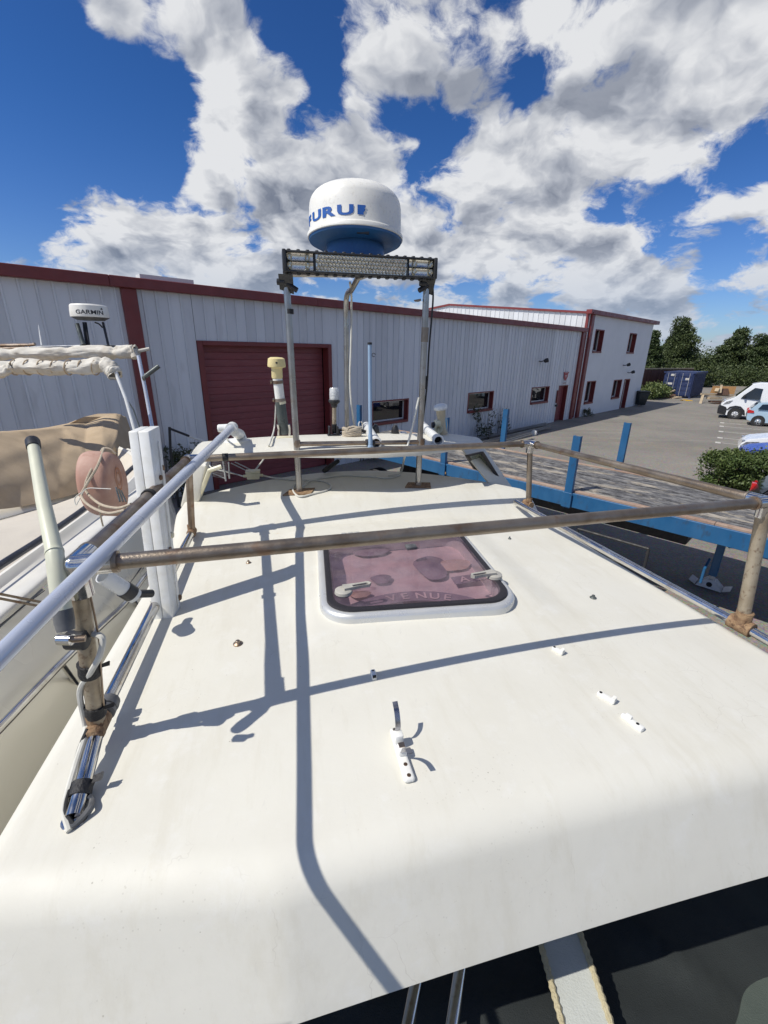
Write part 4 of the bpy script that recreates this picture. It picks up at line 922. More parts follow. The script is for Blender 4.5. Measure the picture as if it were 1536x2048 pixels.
# ------------------------------------------------------------------ radar mast
mL, mR = deck(599, 984), deck(836, 971)
MP = mL; MN = BA
def mp(px, py, back=0.0): return onp(px, py, MP + BA * back, MN)
mtop_L, mtop_R = mp(573, 566), mp(853, 569)
def radar_mast():
    t = thing('radar_mast', 'three legged steel tube mast bolted to the white cabin roof', 'mast', mL)
    r = .0175
    for a, b, m_ in ((mL, mtop_L, mp(585, 760)), (mR, mtop_R, mp(846, 740))):
        g = G(); g.tube([a, m_, b], r, 16); g.build('leg', 'steel_mast', t)
    rearb = rpt(694, 866); rt1 = onp(692, 600, rearb, BA); rt0 = mp(716, 556, .16)
    g = G(); g.tube([rearb] + arc(onp(692.5, 640, rearb, BA), onp(689, 580, rearb, BA), rt0.lerp(rt1, .55), 8) + [rt0, rt0 + BR * .05 + UP * .02], .016, 14); g.build('leg', 'steel_mast', t)
    g = G(); g.tube([mp(596, 888), mp(842, 884)], .0135, 14); g.build('cross_bar', 'steel_brown', t)
    g = G(); c = mp(594, 887) ; g.lathe([(.0, -.022), (.019, -.02), (.0205, 0), (.019, .02), (0, .022)], c, UP, 14, cap=False); c = mp(843, 884); g.lathe([(.0, -.022), (.019, -.02), (.0205, 0), (.019, .02), (0, .022)], c, UP, 14, cap=False); g.build('bar_joint', 'steel_brown', t)
    g = G(); g.tube([mp(579, 618), mp(579.6, 628)], .021, 14); g.build('tape_wrap', 'tape', t)
    g = G(); g.tube([mp(850.4, 655), mp(849, 684)], .0205, 14); g.build('tape_wrap', 'plastic_grey_tape', t) if False else g.build('tape_wrap', 'steel_dull', t)
    for b in (mL, mR):
        g = G(); q = [b - BR * .10 - BA * .05, b + BR * .06 - BA * .075, b + BR * .095 + BA * .04, b - BR * .05 + BA * .055]
        q = [Vector((p.x, p.y, ztop(*st(p)) + .001)) for p in q]; g.hexa(q, [p + UP * .007 for p in q])
        pl = g.build('foot_plate', 'rust', t, bevel=.002, segs=1)
        g = G(); g.tube([b, b + UP * .02], [.024, .021], 14); g.build('weld_collar', 'steel_brown', pl)
    # top frame under the dome
    a, b = mtop_L, mtop_R
    g = G()
    for d0 in (.0, .30):
        g.tube([a + BA * (d0 + .02) + UP * .085 + BR * .03, b + BA * (d0 + .02) + UP * .085 - BR * .03], .014, 12)
    for f in (.14, .86): g.tube([a.lerp(b, f) + UP * .09, a.lerp(b, f) + BA * .30 + UP * .09], .013, 12)
    for p, sg in ((a, 1), (b, -1)): g.tube(arc(p, p + UP * .085, p + UP * .09 + BR * .05 * sg, 6), r, 14)
    g.build('top_frame', 'steel_mast', t)
    g = G(); g.box(a.lerp(b, .5) + BA * .17 + UP * .108, .30, .26, .012, BR, BA); g.build('mounting_plate', 'plastic_grey', t, bevel=.002)
    g = G(); p = mp(842, 602); g.hexa([p - BR * .04, p + BR * .0, p + BR * .0 + BA * .05, p - BR * .02 + BA * .05], [p - BR * .04 + UP * .004, p + UP * .012, p + UP * .012 + BA * .05, p - BR * .02 + UP * .004 + BA * .05]); g.build('bracket', 'steel_brown', t, smooth=False)
    # cables down the legs
    pts = [mp(700, 565, .2), onp(703, 600, rearb - BA * .02, BA), onp(702, 690, rearb - BA * .02, BA), onp(700, 760, rearb - BA * .04, BA), onp(704, 820, rearb - BA * .05, BA), rpt(712, 862, .012), rpt(726, 882, .01)]
    g = G(); g.tube(spline(pts, 8), .0065, 8); g.build('cable', 'cable_white', t)
    pts = [mp(864, 560, -.01), mp(866, 600, -.01), mp(858, 700, .0), mp(854, 770, .01), mp(846, 840, .01)]
    g = G(); g.tube(spline(pts, 8), .005, 8); g.build('cable', 'cable_black', t)
    pts = [mp(838, 795, -.005), mp(828, 840, -.005), mp(818, 880, -.01), mp(809, 915, -.01), deck(803, 942, .006), deck(793, 950, .004), deck(776, 952, .004)]
    g = G(); g.tube(spline(pts, 8), .0065, 8); g.build('cable', 'cable_white', t)
    g = G(); p = mp(852, 760, .02); g.tube([mp(853, 752, .015), mp(851, 778, .015)], .012, 10); g.build('cable_joint', 'tape', t)
radar_mast()

def radome():
    c0 = mp(711, 500, .16)
    sc = proj_scale(c0)
    R = 95.5 * sc * .985
    b = Vector((c0.x, c0.y, mtop_L.lerp(mtop_R, .5).z + .114))
    t = thing('radar_dome', 'big white radar dome with blue lettering on top of the steel mast', 'radar', b)
    axd = Vector((CAM.x - b.x, CAM.y - b.y, 0)).normalized()
    AX = (UP - axd * math.tan(math.radians(4.2))).normalized()          # the mast leans the dome back a little
    E1 = (axd - AX * axd.dot(AX)).normalized(); E2 = AX.cross(E1)
    def cyl(r, a, h): return b + AX * h + (E1 * math.cos(a) + E2 * math.sin(a)) * r
    def lathe(prof, name, mt, n=120, ang=35):
        g = G(); g.grid([[cyl(max(r, 1e-5), 2 * math.pi * k / n, h) for k in range(n + 1)] for r, h in prof]); return g.build(name, mt, t, angle=ang)
    lathe([(0, -.01), (R * .62, -.01), (R * .60, .098)], 'base', 'radome_blue')
    zb = .085
    lathe([(R * .60, zb - .002), (R * .80, zb - .003), (R * .965, zb + .018), (R * .985, zb + .03)], 'underside', 'radome_blue')
    prof = [(R * .985, zb + .028), (R, zb + .031), (R * 1.0, zb + .046), (R * .99, zb + .050), (R * .968, zb + .053), (R * .960, zb + .062), (R * .956, zb + .13), (R * .950, zb + .17)]
    H = .262; z0 = zb + .175
    for k in range(0, 13):
        a = math.radians(90 * k / 12)
        prof.append((R * .945 * (.36 + .64 * max(0, math.cos(a)) ** .75) if k < 12 else R * .34, z0 + (zb + H - z0) * math.sin(a)))
    prof += [(R * .18, zb + H + .004), (0, zb + H + .005)]
    lathe(prof, 'cover', 'radome_white')
    rl_ = R * .957 + .0026; zt = zb + .074
    def q(a, x, y): return cyl(rl_, a + x / rl_, zt + y)
    def ring_text(ch, ang, size, wsc, bold):
        v, f = text_verts(ch, size, bold); g = G(); g.add([q(math.radians(ang), x * wsc, y) for x, y in v], f)
        g.build('lettering', 'print_blue', t, smooth=False, recalc=False)
    for ch, an, ws in (('F', -79.5, 2.0), ('U', -62.5, 2.02), ('R', -42, 2.06), ('U', -21.5, 2.12)): ring_text(ch, an, .058, ws, .0024)
    # last letter is half worn away
    g = G(); pl = [(0, 0), (.030, 0), (.030, .012), (.036, .016), (.038, .024), (.034, .028), (.041, .033), (.039, .041), (0, .041)]
    g.add([q(math.radians(2.5), *p) for p in pl], [tuple(range(len(pl)))]); g.build('lettering', 'print_blue', t, smooth=False, recalc=False)
    g = G(); p = cyl(R * .82, .18, zb + .008); g.box(p, .06, .03, .014, E2, E1, AX); g.build('maker_plate', 'lamp_body', t, smooth=False)
def proj_scale(p): return (p - CAM).dot(FWD) / F
radome()

def light_bar():
    e = -.075
    TL, TR, BR_, BL = mp(565, 500, e), mp(874, 517, e), mp(869, 559, e), mp(567, 543, e)
    c = (TL + TR + BR_ + BL) / 4; X = ((TR - TL) + (BR_ - BL)).normalized(); Y = ((TL - BL) + (TR - BR_)).normalized(); Z = X.cross(Y).normalized()
    Z = Z if Z.dot(CAM - c) > 0 else -Z; Y = Y - X * Y.dot(X); Y.normalize()
    Lx = ((TR - TL).length + (BR_ - BL).length) / 2; Hy = ((TL - BL).length + (TR - BR_).length) / 2
    t = thing('light_bar', 'long black LED light bar with rows of small reflectors under the radar dome', 'light bar', c)
    g = G(); b = c - Z * .032; g.box(b, Lx - .02, Hy, .052, X, Y, Z); g.build('housing', 'lamp_body', t, bevel=.006)
    g = G()
    for k in range(17):
        x = -Lx / 2 + .03 + k * (Lx - .06) / 16
        for s_ in (-1, 1): g.box(c + X * x + Y * s_ * (Hy / 2 + .003) - Z * .02, .018, .010, .03, X, Y, Z)
    for k in range(6): g.box(c - Z * (.064 + .0), 1, 1, 1) if False else None
    g.build('bezel_lug', 'lamp_body', t, bevel=.003, segs=1)
    g = G()
    for s_ in (-1, 1): g.box(c + Y * s_ * (Hy / 2 - .005) + Z * .004, Lx - .02, .009, .02, X, Y, Z)
    g.build('bezel', 'lamp_body', t, bevel=.003)
    g = G()
    for k in range(9): g.box(c - Z * (.066) + Y * (-Hy / 2 + .01 + k * (Hy - .02) / 8), Lx - .04, .003, .03, X, Y, Z)
    g.build('cooling_fin', 'lamp_body', t, smooth=False)
    for s_ in (-1, 1):
        g = G(); g.box(c + X * s_ * (Lx / 2 - .006) - Z * .02, .018, Hy * 1.04, .085, X, Y, Z); g.build('end_cap', 'lamp_body', t, bevel=.005)
    # reflector cups: three staggered rows in the middle, long troughs at the ends
    g = G(); g.box(c - Z * .004, Lx * .60, Hy - .02, .004, X, Y, Z); g.build('reflector_plate', 'reflector', t, smooth=False)
    for s_ in (-1, 1): g = G(); g.box(c + X * s_ * Lx * .395 - Z * .012, Lx * .17, Hy - .03, .004, X, Y, Z); g.build('reflector_plate', 'reflector', t, smooth=False)
    g = G(); n = 26; x0, x1 = -Lx * .292, Lx * .292; rows_ = 4; pit = (Hy - .030) / rows_
    for r_ in range(rows_):
        for k in range(n):
            x = lerp(x0, x1, (k + (.75 if r_ % 2 else .25)) / n); y = (r_ - 1.5) * pit
            p = c + X * x + Y * y; w = (x1 - x0) / n * .56
            g.lathe([(w, .007), (w * .82, .002), (w * .42, -.0005), (w * .36, .001), (0, .002)], p, Z, 8, cap=False)
    o = g.build('reflector_cups', 'reflector', t, smooth=False, recalc=False); o['kind'] = 'stuff'
    for s_ in (-1, 1):
        for r_ in (-1, 1):
            g = G(); pr = []
            for k in range(9): a = math.radians(-80 + 160 * k / 8); pr.append((Hy * .19 * math.sin(a), -.008 * math.cos(a) + .006))
            xa, xb = s_ * Lx * .315, s_ * Lx * .475
            g.grid([[c + X * x + Y * (r_ * Hy * .2 + a) + Z * d for a, d in pr] for x in (xa, xa * .85 + xb * .15, xa * .15 + xb * .85, xb)]); g.build('reflector_trough', 'reflector', t, angle=30, recalc=False)
            for xx in (.35, .46):
                g = G(); g.lathe([(Hy * .13, .006), (Hy * .10, 0), (Hy * .05, -.004), (0, -.004)], c + X * s_ * Lx * xx + Y * r_ * Hy * .17 + Z * .002, Z, 12, cap=False); g.build('reflector_bowl', 'reflector', t, recalc=False)
    g = G()
    for s_ in (-1, 1):
        g.box(c + X * s_ * Lx * .302 + Z * .003, .005, Hy * .78, .012, X, Y, Z)
    g.build('divider', 'lamp_body', t, smooth=False)
    for p, s_ in ((mtop_L, 1), (mtop_R, -1)):
        g = G(); q = p + UP * .0
        g.hexa([q - BR * .035 + UP * -.03, q + BR * .035 + UP * -.05, q + BR * .035 + BA * .006 + UP * -.05, q - BR * .035 + BA * .006 + UP * -.03], [q - BR * .04 + UP * .03 - BA * .07, q + BR * .03 + UP * .03 - BA * .07, q + BR * .03 + UP * .03 - BA * .064, q - BR * .04 + UP * .03 - BA * .064])
        g.lathe([(0, -.02), (.014, -.018), (.016, 0), (.014, .018), (0, .02)], q - BR * .03 + UP * .0 - BA * .03, BR, 12, cap=False)
        bk_ = g.build('bracket', 'lamp_body', t)
        g = G(); g.tube([q - BA * .02 + UP * -.005, q + BR * .05 * s_ * 1 - BA * .03 + UP * -.035], .013, 10); g.build('knob', 'plastic_black', bk_)
light_bar()
# ------------------------------------------------------------------ fittings on the hard top and roof
def blue_stick():
    b = mp(741, 912, -.05); tp_ = mp(739.5, 688, -.05)
    t = thing('stick_antenna', 'slim pale blue upright stick antenna with dark tip clamped to the mast cross bar', 'antenna', b)
    d = tp_ - b
    g = G(); g.tube([b + d * .09, b + d * .5, tp_], [.0105, .0105, .0105], 14); g.build('stick', 'blue_stick', t)
    g = G(); g.tube([tp_ - d * .005, tp_ + d * .012, tp_ + d * .016], [.0125, .0125, .004], 12); g.build('tip_cap', 'plastic_black', t)
    g = G(); g.tube([b - d * .02, b - d * .015, b, b + d * .07, b + d * .10, b + d * .105, b + d * .2, b + d * .21], [.005, .011, .0165, .0165, .0165, .0125, .0125, .0105], 14); g.build('ferrule', 'blue_stick', t)
    g = G(); c = mp(741, 886, -.03); g.box(c + BA * .01, .05, .06, .035, BR, BA); g.build('clamp', 'plastic_black', t, bevel=.006)
    g = G(); n = 14; c = tp_ + BR * .022 - UP * .055
    g.tube([c + BR * .009 * math.cos(a) + UP * .009 * math.sin(a) for a in [2 * math.pi * k / n for k in range(n - 1)]], .0016, 6); g.build('hook', 'cable_black', t)
blue_stick()

def nav_light():
    b = rpt(668, 870); t = thing('anchor_light', 'white anchor light with clear lens on a short pole at the hard top edge', 'navigation light', b)
    P = lambda py, px=None: onp(668.5 if px is None else px, py, b, BA)
    s = proj_scale(b)
    g = G(); g.tube([P(866), P(815)], 4.2 * s, 12); g.build('pole', 'post_tan', t)
    g = G(); g.tube([P(866), P(848)], 5.2 * s, 12); g.build('pole_socket', 'plastic_black', t)
    g = G(); q = P(815); u = (P(775) - P(815)); L = u.length; u.normalize()
    g.lathe([(4.5 * s, 0), (6 * s, L * .06), (6 * s, L * .16), (11 * s, L * .28), (11 * s, L * .36), (9 * s, L * .40)], q, u, 20); g.build('lamp_base', 'plastic_black', t)
    g = G(); g.lathe([(9.2 * s, L * .40), (9.4 * s, L * .6), (9.2 * s, L * .93), (7.5 * s, L * .99), (0, L * 1.0)], q, u, 20, cap=False); g.build('lens', 'clear_lens', t)
    g = G(); g.lathe([(6.0 * s, L * .42), (6.4 * s, L * .5), (4 * s, L * .56), (6.4 * s, L * .64), (4 * s, L * .70), (6.4 * s, L * .78), (5 * s, L * .94), (0, L * .95)], q, u, 16, cap=False); g.build('bulb', 'plastic_white', t)
    for k, px in enumerate((659, 675)):
        g = G(); p = rpt(px, 872); g.box(p + UP * .03, .012, .05, .07, BR, BA); g.build('hinge_foot', 'plastic_black', t, bevel=.004)
    g = G(); p = rpt(668, 873); g.box(p + UP * .006, .085, .07, .012, BR, BA); g.build('base_plate', 'plastic_black', t, bevel=.003)
    # shadowy clutter of cleats beside it
    for px, py, w, h in ((683, 868, .05, .035),):
        c = rpt(px, py); tt = thing('rope_cleat', 'small black cleat on the hard top right of the anchor light', 'cleat', c)
        g = G(); g.box(c + UP * .006, .08, .03, .012, BR, BA); g.build('base_plate', 'plastic_black', tt, bevel=.003)
        g = G(); g.tube([c - BR * .05 + UP * .035, c - BR * .02 + UP * .028, c + BR * .02 + UP * .028, c + BR * .05 + UP * .035], [.006, .009, .009, .006], 8); g.tube([c - BR * .015, c - BR * .015 + UP * .03], .007, 8); g.tube([c + BR * .015, c + BR * .015 + UP * .03], .007, 8); g.build('horn', 'plastic_black', tt)
nav_light()

def gps_tall():
    b = rpt(571, 869); s = proj_scale(b); Y = BA
    P = lambda px, py: onp(px, py, b, BA)
    t = thing('gps_antenna', 'yellowed cream mushroom antenna strapped to a white tube on a raked black stub', 'antenna', b)
    g = G(); g.tube([P(569, 868), P(560, 803)], [10.5 * s, 10 * s], 16); g.build('stub', 'plastic_grey_dark', t) if False else g.build('stub', 'steel_stub', t)
    g = G(); g.tube([P(561, 806), P(555, 757)], 9.2 * s, 18); g.build('tube', 'plastic_white', t)
    u = (P(552, 714) - P(554, 757)); L = u.length; u.normalize(); q = P(554.5, 757)
    g = G(); g.lathe([(9.5 * s, 0), (10.5 * s, L * .08), (10.2 * s, L * .45), (11 * s, L * .5), (16.5 * s, L * .54), (17 * s, L * .62), (15.5 * s, L * .92), (11 * s, L * .985), (0, L * 1.0)], q, u, 28); g.build('antenna_head', 'plastic_yellowed', t, angle=30)
    g = G(); p = q + u * L * .72 + (CAM - q).normalized() * 16.2 * s; g.box(p, .012, .006, .009, BR, BA); g.build('badge', 'print_black', t, smooth=False)
    for a in ((555.5, 764), (560, 800)):
        c = P(*a); ax = (P(555, 757) - P(561, 806)).normalized()
        g = G(); g.tube([c - ax * 3 * s, c + ax * 3 * s], 10.4 * s, 18); g.tube([c - BR * 11 * s, c - BR * 14 * s], 3.5 * s, 8); g.build('hose_clamp', 'steel_brown', t)
    g = G(); g.tube([P(562, 808), P(561, 803)], 10.2 * s, 18); g.build('collar', 'plastic_cream', t)
    g = G(); c = rpt(570, 878); g.box(c + UP * .008, .105, .06, .016, BR, BA); g.build('base_plate', 'plastic_cream', t, bevel=.004)
    for px in (557, 579):
        g = G(); c = rpt(px, 871); g.tube([c, c + UP * .045 + BR * .004, c + UP * .075 - BA * .01], .008, 8); g.build('side_plate', 'chrome', t)
    pts = [P(552, 800), P(551, 830), P(548, 860), rpt(538, 890, .02), onp(531, 908, deck(530, 940), BA), onp(526, 920, deck(520, 944), BA), deck(512, 938, .05), deck(507, 945, .035)]
    g = G(); g.tube(spline(pts, 8), .0055, 8); g.build('cable', 'cable_white', t)
M['steel_stub'] = mat('steel_stub', (0.085, 0.10, 0.095), .35, .4, var=(.16, .17, .16), vscale=8, vamt=.8)
gps_tall()

def gps_right():
    b = rpt(885, 872); s = proj_scale(b)
    P = lambda px, py: onp(px, py, b, BA)
    t = thing('gps_antenna', 'small cream mushroom antenna with white cap at the right end of the hard top', 'antenna', b)
    g = G(); q = P(886, 868); u = (P(881, 817) - q); L = u.length; u.normalize()
    g.lathe([(10 * s, 0), (8 * s, L * .12), (7.5 * s, L * .5), (9 * s, L * .8), (9.5 * s, L * 1.0)], q, u, 18); g.build('stem', 'plastic_tan', t)
    g = G(); g.lathe([(11 * s, L * .94), (13.5 * s, L * .98), (14 * s, L * 1.06), (12 * s, L * 1.13), (7 * s, L * 1.17), (0, L * 1.18)], q, u, 24); g.build('cap', 'plastic_white', t)
    h = thing('loudhailer', 'little cream horn speaker beside the cream mushroom antenna on the hard top', 'loudspeaker', rpt(876, 876))
    g = G(); c = P(875, 846); g.box(c, .05, .05, .045, BR, BA); g.build('driver', 'plastic_cream', h, bevel=.012)
    g = G(); c = P(877, 856); dv = (CAM - c); dv.z = 0; dv.normalize(); g.lathe([(.010, 0), (.014, .02), (.026, .045), (.031, .05), (.026, .046), (.010, .015)], c, dv, 20, cap=False); g.build('horn', 'plastic_cream', h)
    g = G(); g.tube([rpt(876, 876), c], .010, 10); g.build('pedestal', 'plastic_cream', h)
    g = G(); c = P(866, 850); g.lathe([(0, 0), (.02, .004), (.022, .02), (0, .024)], c - BR * .012, BR, 14, cap=False); g.build('back_cap', 'plastic_black', h)
    g = G(); g.tube(spline([P(893, 835), P(895, 850), P(896, 865), rpt(901, 874, .004), rpt(912, 872, .004)], 6), .003, 6); g.build('cable', 'cable_white', h)
M['plastic_tan'] = mat('plastic_tan', (0.56, 0.47, 0.31), .5, var=(.48, .39, .24), vscale=14)
gps_right()

def rod_tubes():
    for (a, b, lab) in (((877, 881), (846, 852), 'open white plastic rod tube lying aft on the hard top beside the mast'), ((752, 886), (733, 853), 'open white plastic rod tube on the hard top behind the pale blue stick')):
        p0 = rpt(*a, .03); p1 = rpt(*b, .035); t = thing('rod_tube', lab, 'rod holder', p1, 'white rod tubes on the hard top')
        d = (p0 - p1).normalized(); L = (p0 - p1).length; R = .030
        g = G(); g.lathe([(R, -.02), (R, L), (R - .005, L), (R - .005, 0), (R, -.02)], p1, d, 24, cap=False); g.build('tube', 'pvc', t)
        g = G(); g.lathe([(R + .001, L - .03), (R + .005, L - .028), (R + .006, L), (R - .004, L + .004), (R - .0055, L - .02)], p1, d, 24, cap=False); g.build('rim', 'plastic_white', t)
        g = G(); g.lathe([(R - .006, L - .05), (0, L - .05)], p1, d, 20, cap=False); g.build('dark_bore', 'dark_hole', t)
rod_tubes()

def top_clutter():
    # winch-like pile by the rear mast leg and black fittings along the far edge of the hard top
    c = rpt(704, 876); t = thing('rope_bundle', 'weathered pale rope bundle at the foot of the rear mast leg', 'rope', c)
    g = G()
    for k in range(6):
        a = k * .9; g.tube([c + UP * (.02 + .008 * k) + BR * .055 * math.cos(x + a) + BA * .03 * math.sin(x + a) + UP * .006 * math.sin(3 * x + k) for x in [2 * math.pi * i / 18 for i in range(18)]], .011, 7)
    g.build('rope_coil', 'rope', t)
    g = G(); g.tube([c + BR * .03 + UP * .06, c + BR * .10 + UP * .035, c + BR * .16 + UP * .02], .010, 8); g.build('strap', 'tape', t)
    for px, py, h, nm, lab, mt in ((721, 868, .075, 'shackle', 'upright steel shackle on the hard top between the mast and the pale blue stick', 'chrome'), (751, 866, .055, 'fairlead', 'black rubber fairlead right of the pale blue stick on the hard top', 'plastic_black'), (790, 868, .06, 'deck_vent', 'small black shell shaped vent alone in the middle of the hard top', 'plastic_black')):
        c = rpt(px, py); t = thing(nm, lab, nm.replace('_', ' '), c)
        if nm == 'shackle':
            for e in (-.014, .014): g = G(); g.tube([c + BR * e, c + BR * e + UP * h, c + BR * e * .5 + UP * (h + .012)], .006, 8); g.build('arm', mt, t)
            g = G(); g.tube([c - BR * .025 + UP * h * .7, c + BR * .025 + UP * h * .7], .005, 8); g.build('pin', mt, t)
        else:
            g = G(); g.lathe([(.026, 0), (.027, .02), (.024, .04), (.014, h), (0, h + .006)], c, UP, 16); g.build('body', mt, t)
            g = G(); g.lathe([(.012, 0), (.012, .012)], c + UP * h * .9, UP + BR * .3, 10); g.build('tip', 'plastic_grey', t)
            g = G(); g.lathe([(.035, 0), (.035, .006), (0, .007)], c, UP, 16, cap=False); g.build('flange', 'steel_stub', t)
    c = rpt(806, 869); g = G(); g.lathe([(.028, 0), (.029, .012), (.02, .02), (0, .021)], c, UP, 18, cap=False); o = g.build('round_vent_cover', 'alu', loc=c); tag(o, 'flat round metal cap right of the black shell vent on the hard top', 'vent')
    # black handle hanging under the hard top
    a, b = deck(648, 942, .02), deck(676, 922, .055); g = G(); g.tube([a, a.lerp(b, .15), b], [.016, .018, .015], 12); o = g.build('rubber_grip', 'rubber', loc=a); tag(o, 'black rubber grip lying on the roof under the hard top, left of centre', 'grip')
    g = G(); g.tube(spline([b, onp(683, 915, b, BA), onp(686, 900, b, BA)], 5), .003, 6); g.build('lanyard', 'rope', o)
top_clutter()

def junction():
    c = deck(507, 958); t = thing('junction_box', 'small cream junction box with cables on the roof below the hard top', 'junction box', c)
    X, Y = BR, BA
    g = G(); g.hexa([c + UP * .004 - X * .038 - Y * .03, c + UP * .004 + X * .038 - Y * .03, c + UP * .004 + X * .038 + Y * .03, c + UP * .004 - X * .038 + Y * .03], [c + UP * .045 - X * .044 - Y * .034, c + UP * .045 + X * .044 - Y * .034, c + UP * .045 + X * .044 + Y * .034, c + UP * .045 - X * .044 + Y * .034]); g.build('box', 'plastic_cream', t, bevel=.005)
    g = G(); g.box(c + UP * .052, .092, .072, .012, X, Y); g.build('lid', 'plastic_cream', t, bevel=.004)
    for s_ in (-1, 1): g = G(); g.tube([c + X * .04 * s_ + UP * .025, c + X * .062 * s_ + UP * .022], .009, 10); g.build('cable_gland', 'plastic_cream', t)
    g = G(); pts = [c + X * .06 + UP * .022, deck(550, 956, .008), deck(600, 960, .006), deck(640, 961, .006), deck(661, 970, .006), deck(655, 980, .006), deck(625, 988, .006), deck(600, 993, .007), deck(588, 985, .008), deck(586, 974, .008), deck(595, 967, .010), deck(606, 972, .012), deck(620, 962, .006), deck(650, 955, .006), deck(690, 951, .006), deck(735, 953, .006), deck(776, 956, .006), deck(800, 950, .006)]
    g.tube(spline(pts, 6), .0055, 8); g.build('cable', 'cable_white', t)
    pts = [c - X * .06 + UP * .022, deck(478, 950, .02), deck(455, 944, .03), deck(428, 938, .05), deck(418, 930, .06)]
    g = G(); g.tube(spline(pts, 6), .0045, 8); g.build('cable', 'cable_white', t)
junction()

def mesh_basket():
    # wire mesh and thin bars seen under the left end of the hard top
    c = deck(455, 958); o = c + BA * .0
    t = thing('wire_basket', 'grey wire mesh and thin bars under the left end of the hard top', 'basket', c)
    P = lambda px, py: onp(px, py, c, BA)
    g = G()
    for k in range(13): x = lerp(424, 452, k / 12); g.tube([P(x, 922), P(x + 3, 952)], .0012, 5)
    for k in range(8): y = lerp(922, 952, k / 7); g.tube([P(423, y), P(453, y + 6)], .0012, 5)
    m_ = g.build('mesh', 'mesh_wire', t); m_['kind'] = 'stuff'
    for a, b, r_ in (((446, 922), (452, 962), .006), ((457, 924), (459, 957), .005)):
        g = G(); g.tube([P(*a), P(*b)], r_, 8); g.build('upright', 'alu', t)
    for a, b in (((424, 932), (492, 955)), ((462, 926), (500, 945)), ((424, 946), (450, 957)), ((470, 924), (505, 941))):
        g = G(); g.tube([P(*a), P(*b)], .0042, 8); g.build('bar', 'mesh_wire', t)
mesh_basket()

